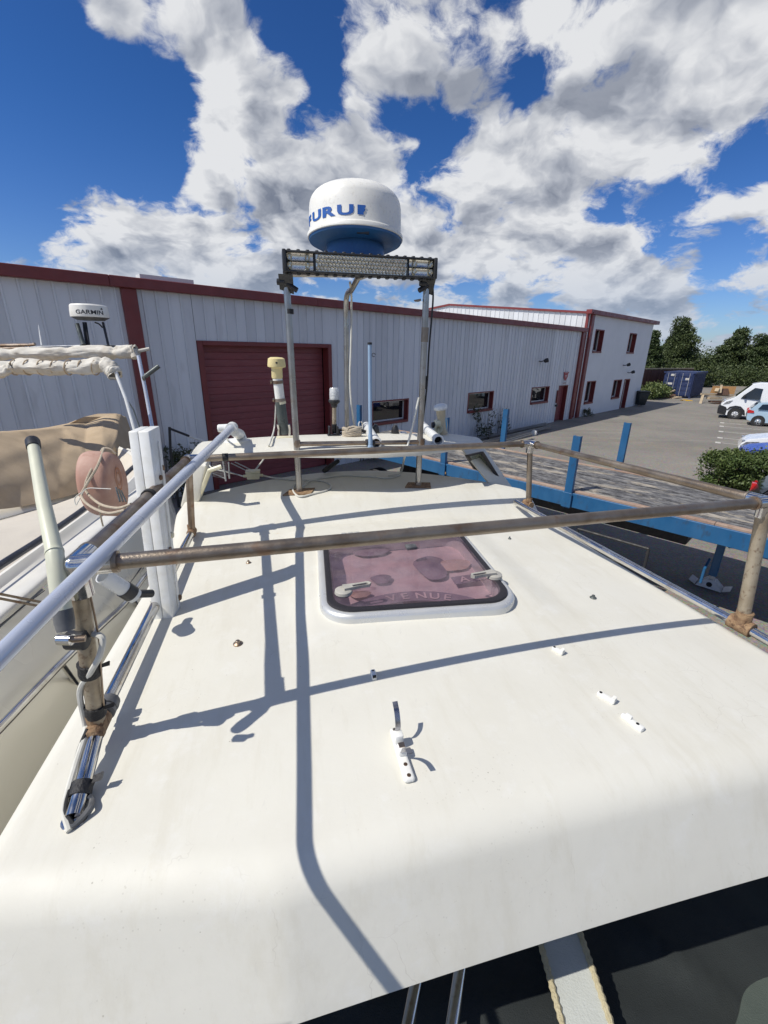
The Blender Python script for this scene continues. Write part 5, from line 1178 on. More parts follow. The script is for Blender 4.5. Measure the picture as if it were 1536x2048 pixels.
def roof_fittings():
    # snap studs
    for px, py, r_, lab in ((476, 1288, .0155, 'domed steel stud on the roof, nearest the white box post shadow'), (497, 1126, .011, 'small steel stud on the roof just beyond the front rail tube'), (1186, 1196, .013, 'dark oval stud alone on the right side of the roof'), (1019, 1078, .008, 'tiny dark stud on the roof right of the hatch hinges')):
        c = deck(px, py); g = G(); g.lathe([(r_, 0), (r_, .003), (r_ * .75, .006), (r_ * .5, .008), (r_ * .45, .013), (r_ * .2, .015), (0, .015)], c, UP, 16, cap=False)
        o = g.build('roof_stud', 'steel_brown' if px < 600 else 'steel_stub', loc=c); tag(o, lab, 'stud', 'studs on the cabin roof')
    # white rod clips
    def clip(px, py, qx, qy, lab, w=.010, teeth=True):
        a, b = deck(px, py), deck(qx, qy); d = (b - a).normalized(); sd_ = UP.cross(d); L = (b - a).length
        t = thing('roof_clip', lab, 'clip', a, 'white plastic clips on the cabin roof')
        g = G(); q = [a - sd_ * w * .7, b - sd_ * w, b + sd_ * w, a + sd_ * w * .7]; g.hexa([p - UP * .002 for p in q], [p + UP * .012 for p in q]); g.build('base', 'plastic_white', t, bevel=.005)
        g = G()
        if teeth:
            for k in (-1, 0, 1): g.box(b - d * .004 + sd_ * k * w * .62 + UP * .012, .004, .010, .016, sd_, d)
        else: g.box(a.lerp(b, .32) + UP * .014, w * .9, .016, .012, sd_, d)
        g.build('jaw', 'plastic_white', t, bevel=.0012)
        for f in ((.18,) if teeth else (.72, )):
            g = G(); g.lathe([(.0042, 0), (.0042, .0006), (0, .0007)], a.lerp(b, f) + UP * .0122, UP, 10, cap=False); g.build('screw_hole', 'dark_hole', t)
    clip(1104, 1298, 1126, 1310, 'white clip on the roof lying in the shadow of the front rail')
    clip(1194, 1388, 1229, 1408, 'white toothed clip on the right of the roof, farther of the pair')
    clip(1242, 1432, 1286, 1464, 'white slotted clip on the right of the roof, nearer of the pair', teeth=False)
    c = deck(747, 1353); t = thing('roof_clip', 'small white block clip on the roof in front of the hatch', 'clip', c, 'white plastic clips on the cabin roof')
    d = (deck(750, 1364) - deck(744, 1341)).normalized(); sd_ = UP.cross(d)
    g = G(); g.box(c + UP * .006, .016, .034, .018, sd_, d); g.build('base', 'plastic_white', t, bevel=.005)
    g = G(); g.box(c + d * .015 + UP * .012, .010, .004, .008, sd_, d); g.build('jaw', 'dark_hole', t, smooth=False)
    g = G(); g.lathe([(.003, 0), (.003, .0006), (0, .0007)], c - d * .008 + UP * .0152, UP, 10, cap=False); g.build('screw_hole', 'dark_hole', t)
    # spring rod holder
    a, b = deck(787, 1462), deck(820, 1568); d = (b - a).normalized(); sd_ = UP.cross(d); L = (b - a).length
    t = thing('rod_clip', 'white rod holder on the roof foreground with two curved steel spring arms', 'rod holder', a.lerp(b, .5))
    g = G(); g.hexa([a - sd_ * .011, b - sd_ * .0135, b + sd_ * .0135, a + sd_ * .011], [p + UP * .014 for p in (a - sd_ * .011, b - sd_ * .0135, b + sd_ * .0135, a + sd_ * .011)]); g.build('base', 'plastic_white', t, bevel=.007, segs=3)
    g = G(); m0 = a.lerp(b, .30); m1 = a.lerp(b, .52)
    g.box(m0 + UP * .026, .022, L * .16, .028, sd_, d); g.box(m1 + UP * .022, .021, L * .17, .022, sd_, d); g.build('jaw_block', 'plastic_white', t, bevel=.005)
    g = G(); g.box(m1 - d * L * .02 + UP * .033, .014, L * .09, .004, sd_, d); g.build('slot', 'steel_brown', t, smooth=False)
    def arm(p0, dd, k):
        pts = spline([p0 + UP * .028, p0 + UP * .052 + dd * .010, p0 + UP * .072 + dd * .028, p0 + UP * .08 + dd * .05], 5) if k else spline([p0 + UP * .030, p0 + UP * .058 - dd * .004, p0 + UP * .085 + dd * .010, p0 + UP * .098 + dd * .030], 5)
        g = G(); w = .0065; rows = []
        for e in (0, .0014): rows.append([[p - sd_ * w + UP * e, p + sd_ * w + UP * e] for p in pts])
        R = [[x[0], x[1], y[1], y[0], x[0]] for x, y in zip(rows[0], [[q + dd * .0014 for q in r_] for r_ in rows[0]])]
        g.grid(R); g.build('spring_arm', 'spring_steel', t, angle=50)
    arm(a.lerp(b, .24), -d, 0); arm(a.lerp(b, .60), d, 1)
    for f in (.06, .74, .93):
        g = G(); g.lathe([(.0046, 0), (.0046, .0008), (0, .001)], a.lerp(b, f) + UP * .0142, UP, 10, cap=False); g.build('screw', 'steel_brown', t)
M['spring_steel'] = mat('spring_steel', (0.42, 0.42, 0.45), .3, 1.0, var=(.3, .28, .27), vscale=30)
roof_fittings()

def cockpit():
    # dark cover over the cockpit, webbing straps and frame tubes below the roof's near edge
    zc = 2.55
    g = G(); rows = []
    for i in range(60):
        tt = lerp(-1.6, .60, i / 59); row = []
        for j in range(80):
            s_ = lerp(-.72, 1.72, j / 79); n_ = mnoise.noise(Vector((s_ * 1.6 + tt * .6, tt * 1.1 - s_ * .4, 1.3))) * .05 + mnoise.noise(Vector((s_ * 5 - tt * 2, tt * 4 + s_ * 2, 4))) * .012
            n_ += .02 * math.exp(-((s_ * .8 + tt * .5 - .98) / .02) ** 2) + .016 * math.exp(-((s_ * .3 + tt * 1.0 - .62) / .02) ** 2)
            row.append(bw(s_, tt, zc + n_ - .06 * (abs(s_ - .5)) ** 2))
        rows.append(row)
    g.grid(rows); o = g.build('cockpit_cover', 'cover_dark', boat, angle=60, recalc=False)
    g = G(); q = [(1.06, .10), (1.3, .28), (1.72, .30), (1.72, -.5), (1.2, -.5), (1.02, -.15)]
    def strip(a, b, wa, z, name, mt, edge=None, th=.012):
        A, B = at(*a, z), at(*b, z); d = (B - A).normalized(); sd_ = Vector((-d.y, d.x, 0)); g = G()
        def mk(o0, o1, dz):
            h = G(); h.hexa([A + sd_ * o0, B + sd_ * o0, B + sd_ * o1, A + sd_ * o1][::-1], [p + UP * th for p in (A + sd_ * o0, B + sd_ * o0, B + sd_ * o1, A + sd_ * o1)][::-1]); return h
        ob = mk(-wa, wa, 0).build(name, mt, boat, smooth=False)
        if edge:
            for s_ in (-1, 1):
                h = G(); n_ = 26; h.tube([(A + sd_ * wa * s_).lerp(B + sd_ * wa * s_, k / n_) + UP * (th + .002) for k in range(n_ + 1)], [.006 if k % 2 else .0085 for k in range(n_ + 1)], 7); h.build('stitched_edge', edge, ob)
    strip((1112, 1860), (1188, 2110), .053, 2.63, 'webbing_strap', 'webbing', 'webbing_edge')
    for a, b in (((838, 1940), (806, 2100)), ((922, 1930), (896, 2100))):
        A, B = at(*a, 2.64), at(*b, 2.64); g = G(); g.tube([A, B], .0145, 12); g.build('frame_tube', 'chrome', boat)
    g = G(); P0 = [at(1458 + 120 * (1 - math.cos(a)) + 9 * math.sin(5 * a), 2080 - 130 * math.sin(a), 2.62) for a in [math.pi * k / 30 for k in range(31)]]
    g.prism(P0, UP * .01); g.build('painted_sun_patch', 'painted_sun_patch', boat, smooth=False)  # sunlight on the cover painted as a paler patch
cockpit()

def cradle():
    for k, (s_, t_) in enumerate(((-.35, 1.1), (1.25, 1.1), (-.3, 3.6), (1.2, 3.6))):
        b = bw(s_, t_, 0); sg = -1 if s_ < SC else 1
        t = thing('boat_stand', ['blue steel boat stand under the near left side of the motor boat hull', 'blue steel boat stand under the near right side of the motor boat hull', 'blue steel boat stand under the far left side of the motor boat hull', 'blue steel boat stand under the far right side of the motor boat hull'][k], 'boat stand', b, 'stands under the motor boat')
        top = bw(s_ - sg * .1, t_, 1.25)
        for a in (0, 2.1, 4.2):
            g = G(); g.tube([b + Vector((math.cos(a) * .35, math.sin(a) * .35, .03)), bw(s_ - sg * .05, t_, .8)], .02, 8); g.build('leg', 'trailer_blue', t)
        g = G(); g.tube([bw(s_ - sg * .05, t_, .7), top], .022, 10); g.build('screw', 'steel_dull', t)
        g = G(); g.box(top, .25, .25, .04, BR, BA); g.build('pad', 'wood_dark', t, bevel=.01)
    for t_ in (1.4, 3.2):
        g = G(); g.box(bw(SC, t_, .33), .3, .3, .62, BR, BA); o = g.build('keel_block', 'wood_dark', loc=bw(SC, t_, 0), bevel=.01); tag(o, ('timber block under the near end of the motor boat keel' if t_ < 2 else 'timber block under the far end of the motor boat keel'), 'block', 'timber keel blocks')
cradle()
# ------------------------------------------------------------------ flatbed trailer beyond our boat
ZT = 1.70
TN0 = at(1036, 958, ZT); TN0.z = 0
def tl(px, py): p = at(px, py, ZT) - TN0; return p.dot(GN)
def tp(l, w, z): return TN0 + GN * l + GU * w + Vector((0, 0, z))
def trailer():
    t = thing('flatbed_trailer', 'blue flatbed trailer with weathered timber deck and upright stakes', 'trailer', tp(1, 1.2, 0))
    l0, l1, W = tl(866, 930) * 2 - tl(1132, 985) - .9, 8.5, 2.26
    LS = [tl(866, 930), tl(1132, 985)]; LS = [2 * LS[0] - LS[1]] + LS + [2 * LS[1] - LS[0], 3 * LS[1] - 2 * LS[0]]
    topz = onp(1140, 870, tp(LS[2], -.06, 0), GU).z
    mcache = {}
    n = 10; w0 = .11; ww = (W - .22) / n
    for k in range(n):
        a = w0 + ww * k; o = rnd.uniform(-.03, .03); z = ZT + rnd.uniform(-.006, .006)
        segs = [l0, l0 + 5.2 + o * 8, l0 + 10.6 - o * 9, l1]
        for i in range(3):
            g = G(); la, lb = segs[i] + .004, segs[i + 1] - .004; m_ = 6
            rows = [[tp(lerp(la, lb, q / m_), a + .006 + rnd.uniform(0, .004), z - .04 + rnd.uniform(-.004, .004)) for q in range(m_ + 1)], [tp(lerp(la, lb, q / m_), a + .006, z + .0) for q in range(m_ + 1)], [tp(lerp(la, lb, q / m_), a + ww - .007 + rnd.uniform(-.004, .003), z + .0) for q in range(m_ + 1)], [tp(lerp(la, lb, q / m_), a + ww - .007, z - .04) for q in range(m_ + 1)]]
            g.grid(rows); g.build('deck_plank', 'deck_timber', t, smooth=False)
    for w_ in (.004, W - .106):
        for i, (la, lb) in enumerate(((l0, -1.6), (-1.595, 3.2), (3.205, l1))):
            g = G(); g.box(tp((la + lb) / 2, w_ + .05, ZT - .01), lb - la, .098, .05, GN, GU); g.build('edge_board', 'board_red', t, smooth=False, bevel=.006, segs=1)
    for w_ in (-.02, W + .02):
        g = G(); g.box(tp((l0 + l1) / 2, w_, ZT - .15), l1 - l0, .05, .26, GN, GU); g.box(tp((l0 + l1) / 2, w_ + (.04 if w_ < 1 else -.04), ZT - .27), l1 - l0, .09, .02, GN, GU); g.build('side_beam', 'trailer_blue', t, smooth=False, bevel=.006, segs=1)
        for l in LS:
            b = tp(l, w_ + (-.05 if w_ < 1 else .05), ZT - .3); hh = topz - (ZT - .3)
            g = G(); g.box(b + UP * hh / 2, .13, .012, hh, GN, GU)
            for s_ in (-1, 1): g.box(b + UP * hh / 2 + GN * s_ * .06 + GU * .035, .012, .07, hh, GN, GU)
            o = g.build('stake', 'trailer_blue', t, smooth=False)
            g = G(); g.box(b + UP * .15 + GU * (-.012 if w_ < 1 else .012), .17, .016, .27, GN, GU); g.build('stake_pocket', 'trailer_blue', o, smooth=False, bevel=.005, segs=1)
    g = G(); g.lathe([(.03, 0), (.03, .012), (.0, .018)], tp(LS[1] + .08, -.06, ZT - .22), -GU, 12, cap=False); g.build('side_lamp', 'wood_orange', t)
    for w_ in (.75, 1.75):
        g = G(); g.box(tp((l0 + l1) / 2, w_, ZT - .3), l1 - l0, .14, .42, GN, GU); g.build('chassis_rail', 'chassis', t, smooth=False)
    for k in range(18):
        l = l0 + .3 + k * .8; g = G(); g.box(tp(l, W / 2, ZT - .18), .07, W - .1, .12, GN, GU); g.build('cross_member', 'chassis', t, smooth=False)
    for l in (l0 + 1.2, l0 + 2.4):
        g = G(); g.tube([tp(l, .1, .5), tp(l, W - .1, .5)], .07, 10); g.build('axle', 'chassis', t)
        for w_ in (.24, W - .56):
            g = G(); g.lathe([(.28, 0), (.46, .01), (.5, .05), (.5, .27), (.46, .31), (.28, .32)], tp(l, w_, .5), GU, 26); wl = g.build('wheel', 'rubber', t)
            g = G(); g.lathe([(.28, .02), (.25, .10), (.1, .12), (.09, .04), (0, .03)], tp(l, w_, .5), GU, 20, cap=False); g.build('rim', 'foot_steel', wl)
    fp = at(1420, 1168, .06) - TN0; fl_, fw_ = fp.dot(GN), fp.dot(GU); print('foot', fl_, fw_)
    for w_ in (fw_,):
        b = tp(fl_, w_, 0)
        g = G(); g.box(b + UP * .84, .12, .12, 1.2, GN, GU); lg = g.build('landing_leg', 'trailer_blue', t, smooth=False, bevel=.01, segs=1)
        g = G(); g.box(b + UP * .34, .085, .085, .4, GN, GU); g.build('inner_leg', 'foot_steel', lg, smooth=False)
        g = G(); q = [b + GN * x + GU * y + UP * .02 for x, y in ((-.2, -.14), (.2, -.14), (.2, .14), (-.2, .14))]; p = [b + GN * x + GU * y + UP * .17 for x, y in ((-.075, -.07), (.075, -.07), (.075, .07), (-.075, .07))]
        g.hexa(q, p); g.box(b + GN * .26 + UP * .06, .12, .26, .015, (GN + UP * .5).normalized(), GU, (UP - GN * .5).normalized()); g.box(b - GN * .26 + UP * .06, .12, .26, .015, (GN - UP * .5).normalized(), GU, (UP + GN * .5).normalized()); g.build('foot_plate', 'foot_steel', lg, smooth=False)
        g = G(); g.lathe([(.045, 0), (.045, .006), (0, .007)], b - GU * .11 + UP * .09, -GU + UP * .45, 14, cap=False); g.build('foot_hole', 'dark_hole', lg)
    g = G(); g.tube([tp(fl_ + .1, fw_, .85), tp(fl_ + 1.4, fw_ - .3, ZT - .4)], .03, 8); g.build('leg_brace', 'trailer_blue', t)
    g = G(); g.box(tp(fl_ - 2.6, W - .45, 1.02), 4.2, .5, .62, GN, GU); g.build('added_dark_box', 'chassis', t, smooth=False, bevel=.02)  # dark boxes added to block the bright ground beyond and darken the underside
    g = G(); g.box(tp(fl_ - 6.2, W - .5, 1.0), 2.4, .6, .6, GN, GU); g.build('added_dark_box', 'chassis', t, smooth=False, bevel=.02)
    g = G(); g.box(tp(fl_ + 2.4, W - .5, 1.1), 2.4, .6, .55, GN, GU); g.build('added_dark_box', 'chassis', t, smooth=False, bevel=.02)
    g = G(); g.tube([tp(3.2, .3, .62), tp(3.2, .3, .86), tp(3.2, .55, .95)], .02, 8); g.build('crank', 'trailer_blue', t)
    g = G(); 
    for a, b in (((1.2, .25, .95), (2.4, .25, .95)), ((1.2, .25, .55), (2.4, .25, .55)), ((1.2, .25, .55), (1.2, .25, .95)), ((2.4, .25, .55), (2.4, .25, .95))): g.tube([tp(*a), tp(*b)], .025, 8)
    g.build('side_guard', 'chassis', t)
trailer()

# ------------------------------------------------------------------ neighbouring boat on the left
def onS(px, py, s0): return onp(px, py, BR * s0, BR)
def fit(pts, s0):
    A = [(st(p)[1], p.z) for p in (onS(x, y, s0) for x, y in pts)]
    k = np.polyfit([a for a, _ in A], [b for _, b in A], 1); return lambda t: float(k[0] * t + k[1])
def neighbour():
    t = thing('neighbour_boat', 'cream motor boat alongside at left with tan canvas cover and rolled white awnings', 'boat', bw(-2.2, 3.0, 0))
    L = [(-1.45, None, -1.9), (-1.02, None, -.75), (-1.01, [(0, 1500), (115, 1385), (206, 1290)], 0), (-1.03, [(0, 1452), (115, 1340), (206, 1252)], 0), (-1.11, [(0, 1330), (100, 1240), (200, 1145)], 0), (-1.17, [(0, 1252), (89, 1183), (190, 1088)], 0)]
    f2 = fit(L[2][1], -1.01)
    def zl(k, tt):
        s0, p, dz = L[k]
        return f2(tt) + dz if p is None else fitL[k](tt)
    fitL = {k: fit(l[1], l[0]) for k, l in enumerate(L) if l[1]}
    ts = [.2 + .35 * i for i in range(20)]
    def bowk(tt): return 1 - max(0, (tt - 4.2) / 3.6) ** 2
    def rowpts(seq): return [[bw(-2.9 + (s0 + 2.9) * bowk(tt), tt, z(tt)) for s0, z in seq] for tt in ts]
    hull = [(s0, (lambda tt, k=k: zl(k, tt))) for k, (s0, p, d) in enumerate(L)]
    g = G(); g.grid(rowpts(hull)); g.build('hull', 'neighbour_hull', t, angle=70)
    rl0 = fit([(0, 1246), (89, 1178), (190, 1078)], -1.165); rl1 = fit([(0, 1195), (120, 1116), (185, 1050)], -1.24)
    seq = []
    for k in range(9):
        a = k / 8; bulge = math.sin(math.pi * a) * .035
        seq.append((lerp(-1.165, -1.24, a) + bulge, lambda tt, a=a, b=bulge: lerp(rl0(tt), rl1(tt), a) + b * .5))
    seq.append((-1.30, lambda tt: rl1(tt) - .012))
    g = G(); g.grid(rowpts(seq)); g.build('gunwale', 'neighbour_white', t, angle=70)
    c0 = fit([(0, 1180), (179, 1040)], -1.34); c1 = fit([(0, 1166), (179, 1032)], -1.36); c2 = fit([(0, 1150), (179, 1022)], -1.40)
    d0 = fit([(0, 1038), (110, 1013), (190, 987)], -2.2); d1 = fit([(0, 1020), (110, 1000), (190, 972)], -2.24)
    g = G(); g.grid(rowpts([(-1.30, lambda tt: rl1(tt) - .03), (-1.345, c0), (-1.36, c1), (-1.385, lambda tt: c1(tt) + .015), (-1.405, c2), (-1.43, lambda tt: c2(tt) - .012)])); g.build('coaming', 'neighbour_white', t, angle=35)
    g = G(); g.grid(rowpts([(-1.425, lambda tt: c2(tt) - .015), (-1.6, lambda tt: lerp(c2(tt), d0(tt), .25)), (-2.0, lambda tt: lerp(c2(tt), d0(tt), .75)), (-2.2, d0)])); g.build('side_deck', 'neighbour_deck', t, angle=70)
    g = G(); g.grid(rowpts([(-2.195, lambda tt: d0(tt) - .004), (-2.19, lambda tt: d0(tt) + .012), (-2.24, d1), (-2.35, lambda tt: d1(tt) + .01)])); g.build('coaming', 'neighbour_white', t, angle=50)
    g = G(); g.grid(rowpts([(-2.34, lambda tt: d1(tt)), (-3.6, lambda tt: d1(tt)), (-4.4, lambda tt: d1(tt) - .3), (-4.5, lambda tt: d1(tt) - 1.6), (-3.4, lambda tt: d1(tt) - 2.6), (-1.45, lambda tt: f2(tt) - 1.9)])); g.build('far_side', 'neighbour_white', t, angle=50)
    # tubes
    P = [onS(*p, -.96) for p in ((-60, 1515), (0, 1455), (60, 1392), (115, 1334), (160, 1290), (206, 1248), (251, 1205), (292, 1150), (330, 1112))]
    g = G(); g.tube(spline(P, 5), .0165, 14); g.build('rub_tube', 'chrome', t)
    for (a, b) in (((125, 1330), (158, 1375)), ((262, 1195), (283, 1218))):
        g = G(); g.tube([onS(*a, -.96), onS(*b, -1.03)], .011, 10); g.build('tube_strut', 'chrome', t)
    P = [onS(*p, -1.36) for p in ((-60, 1172), (0, 1131), (80, 1080), (106, 1062), (172, 1015), (236, 963), (268, 933), (300, 912))]
    g = G(); g.tube(spline(P, 5), .019, 14); g.build('hand_rail', 'rail_dark', t)
    for e in (0, 9):
        g = G(); g.tube([onS(-30, 1182 + e, -1.1), onS(92, 1206 + e, -1.1)], .0055, 8); g.build('thin_rail', 'steel_brown', t)
    g = G(); g.tube([onS(0, 1250, -1.12), onS(45, 1214, -1.12), onS(89, 1181, -1.12)], .0022, 6); g.build('stripe_line', 'cable_black', t)
    for y in (0, 6):
        g = G(); g.tube([onS(205, 1240 - y, -1.06), onS(262, 1168 - y, -1.06), onS(300, 1118 - y, -1.06)], .006, 8); g.build('rub_strip', 'rail_dark' if y else 'chrome', t)
    # canvas cover
    bot = [(-60, 1030), (0, 1018), (60, 1010), (110, 999), (150, 988), (190, 972), (225, 955), (255, 940), (275, 930)]
    top = [(-60, 868), (0, 865), (60, 862), (125, 856), (172, 846), (205, 833), (232, 827), (252, 834), (264, 868)]
    sT = [-3.1, -3.1, -3.05, -3.0, -2.85, -2.60, -2.42, -2.32, -2.28]; sB = [-2.2] * 6 + [-2.2, -2.2, -2.2]
    def samp(A, f):
        x = f * (len(A) - 1); i = min(int(x), len(A) - 2); q = x - i
        if isinstance(A[0], tuple): return tuple(lerp(a, b, q) for a, b in zip(A[i], A[i + 1]))
        return lerp(A[i], A[i + 1], q)
    rows = []; NC, NR = 90, 40
    for j in range(NR + 1):
        v = j / NR; row = []
        for i in range(NC + 1):
            f = i / NC; B_ = onS(*samp(bot, f), samp(sB, f)); T_ = onS(*samp(top, f), samp(sT, f))
            p = B_.lerp(T_, v); bul = math.sin(math.pi * min(1, v * 1.0)) * .05
            p = p + UP * bul * .5 + BR * bul * .7
            fold = math.sin((f * 26 + v * 6) + 3 * mnoise.noise(Vector((f * 5, v * 2, 1)))) * .009 * (1 - v) ** .6 + mnoise.noise(Vector((f * 5 - v * 4, v * 2 + f * 2, 7))) * .02
            fold += .012 * math.exp(-((f - .66 - .14 * v) / .02) ** 2) + .012 * math.exp(-((f - .60 + .22 * v) / .016) ** 2) + .010 * math.exp(-((f - .40 + .2 * v) / .02) ** 2)
            p = p + (BR * .8 + UP * .5) * fold
            row.append(p)
        rows.append(row)
    last = rows[-1]
    rows.append([p - BR * .25 + UP * .0 for p in last]); rows.append([p - BR * .8 - UP * .25 for p in last])
    g = G(); g.grid(rows); g.build('canvas_cover', 'canvas_tan', t, angle=70, recalc=False)
    # rolled awnings, their poles, fittings on the arch
    def roll(pts, dd, r, name):
        C = spline([dep(x, y, dd) for x, y in pts], 18); g = G(); rows = []
        for i, p in enumerate(C):
            a = C[max(i - 1, 0)]; b = C[min(i + 1, len(C) - 1)]; d = (b - a).normalized(); u_ = d.cross(UP).normalized(); w_ = u_.cross(d)
            tie = 1 - .26 * max(math.exp(-(((i % 29) - 14) / 2.2) ** 2), 0); row = []
            for k in range(31):
                an = 2 * math.pi * (k % 30) / 30
                rr0 = r * tie * (1 + .30 * mnoise.noise(Vector((i * .07 + 1.3 * math.cos(an), 1.5 * math.sin(an) + i * .02, r * 50))) + .20 * mnoise.noise(Vector((i * .16 + 2.5 * math.sin(an + i * .05), 3.4 * math.cos(an - i * .04), r * 90))) + .07 * mnoise.noise(Vector((i * .4, 6 * math.sin(an), 6 * math.cos(an)))))
                row.append(p + (u_ * math.cos(an) + w_ * math.sin(an)) * rr0)
            rows.append(row)
        g.grid(rows); return g.build(name, 'canvas_white', t, angle=80)
    ro = roll([(-30, 710), (40, 708), (110, 707), (180, 704), (230, 706), (262, 704), (274, 702)], 5.9, .080, 'awning_roll')
    g = G(); g.tube([dep(272, 703, 5.9), dep(299, 697.5, 5.95)], .022, 10); g.build('roll_bar_end', 'canvas_white', ro)
    g = G(); g.tube([dep(266, 700, 5.88), dep(271, 716, 5.88)], .05, 10); g.build('loose_flap', 'canvas_white', ro)
    ro2 = roll([(-30, 744), (40, 734), (110, 735), (170, 734), (205, 728), (225, 742), (232, 752)], 5.3, .085, 'awning_roll')
    roll([(-20, 755), (0, 748), (14, 740), (26, 732)], 5.25, .05, 'loose_flap')
    for k in range(7):
        x = 30 + k * 27; g = G(); c = dep(x, 735, 5.3); g.tube([c + UP * (.084 * math.cos(a)) + FWD * (.084 * math.sin(a)) + BR * .03 * math.cos(a) for a in [2 * math.pi * i / 14 for i in range(15)]], .007, 6); g.build('roll_tie', 'canvas_tan', ro2)
    for a, b, dd, r, m_ in (((232, 745), (270, 850), 5.25, .022, 'pvc'), ((277, 712), (303, 850), 5.8, .024, 'pole_white'), ((250, 792), (283, 850), 5.5, .008, 'steel_stub')):
        g = G(); g.tube([dep(*a, dd), dep((a[0] + b[0]) / 2 + 1, (a[1] + b[1]) / 2, dd), dep(b[0] + 8, b[1] + 40, dd)], r, 12); g.build('awning_pole', m_, t)
    for a, b, dd in (((290, 753), (318, 732), 5.75), ((167, 690), (154, 648), 5.95)):
        g = G(); g.tube([dep(*a, dd), dep(*b, dd)], .028, 10); h = g.build('rod_tube', 'steel_stub', t)
        g = G(); g.tube([dep(*a, dd) - UP * .02, dep(a[0] - 5, a[1] + 4, dd)], .03, 8); g.build('clamp', 'steel_stub', h)
    g = G(); g.tube([dep(-20, 691, 6.0), dep(58, 690, 6.0), dep(70, 688, 6.0)], .022, 8); g.tube([dep(-20, 697, 5.95), dep(60, 696, 5.95)], .016, 8); g.build('stowed_rod', 'steel_brown', t)
    g = G(); g.tube([dep(50, 694, 6.0), dep(160, 691, 6.0), dep(262, 692, 6.0)], .008, 8); g.build('arch_bar', 'alu', t)
    g = G(); g.tube([dep(84, 691, 6.0), dep(80, 668, 6.0), dep(77, 650, 6.0)], [.014, .010, .003], 8); g.build('aerial', 'pvc', t)
    # pole on the cover's right and misc. hull fitting
    return t
nb = neighbour()

def small_radar():
    c = dep(182, 640, 6.0); s = 6.0 / F
    t = thing('small_radar', 'small white radar dome with black lettering above the rolled white awnings', 'radar', dep(186, 690, 6.0))
    R = 34 * s
    g = G(); g.lathe([(0, 0), (R * .7, .0), (R * .98, .035), (R * .985, .04)], c - UP * .005, UP, 36, cap=False); g.build('base', 'plastic_grey', t)
    g = G(); g.lathe([(R * .985, .035), (R, .05), (R * .98, .12), (R * .95, .175), (R * .88, .192), (R * .5, .2), (0, .202)], c - UP * .005, UP, 48, cap=False); g.build('cover', 'radome_white', t, angle=30)
    axd = Vector((CAM.x - c.x, CAM.y - c.y, 0)).normalized(); a0 = math.atan2(axd.y, axd.x); rr0 = R * .982 + .003
    v, f = text_verts('GARMIN', .072, .0014); mxx = max(x for x, y in v); g = G()
    g.add([c + Vector((math.cos(a0 + (x - mxx * .5) * 1.25 / rr0) * rr0, math.sin(a0 + (x - mxx * .5) * 1.25 / rr0) * rr0, .062 + y)) for x, y in v], f); g.build('lettering', 'print_black', t, smooth=False, recalc=False)
    g = G(); x0 = mxx * .46 * 1.25
    q = lambda x, y: c + Vector((math.cos(a0 + x / rr0) * rr0, math.sin(a0 + x / rr0) * rr0, y))
    g.add([q(x0 - .018, .125), q(x0 + .018, .125), q(x0, .15)], [(0, 1, 2)]); g.build('emblem', 'print_black', t, smooth=False, recalc=False)
    for a, b in (((167, 645), (173, 690)), ((171, 645), (178, 690)), ((206, 645), (217, 692))):
        g = G(); g.tube([dep(*a, 6.0), dep(*b, 6.0)], .016, 8); g.build('leg', 'plastic_black', t)
    g = G(); g.tube(spline([dep(190, 645, 5.95), dep(198, 648, 5.95), dep(205, 655, 5.95)], 5), .01, 6); g.build('cable', 'cable_black', t)
    g = G(); g.box(dep(217, 692, 6.0), .2, .1, .02); g.build('foot', 'plastic_black', t)
small_radar()

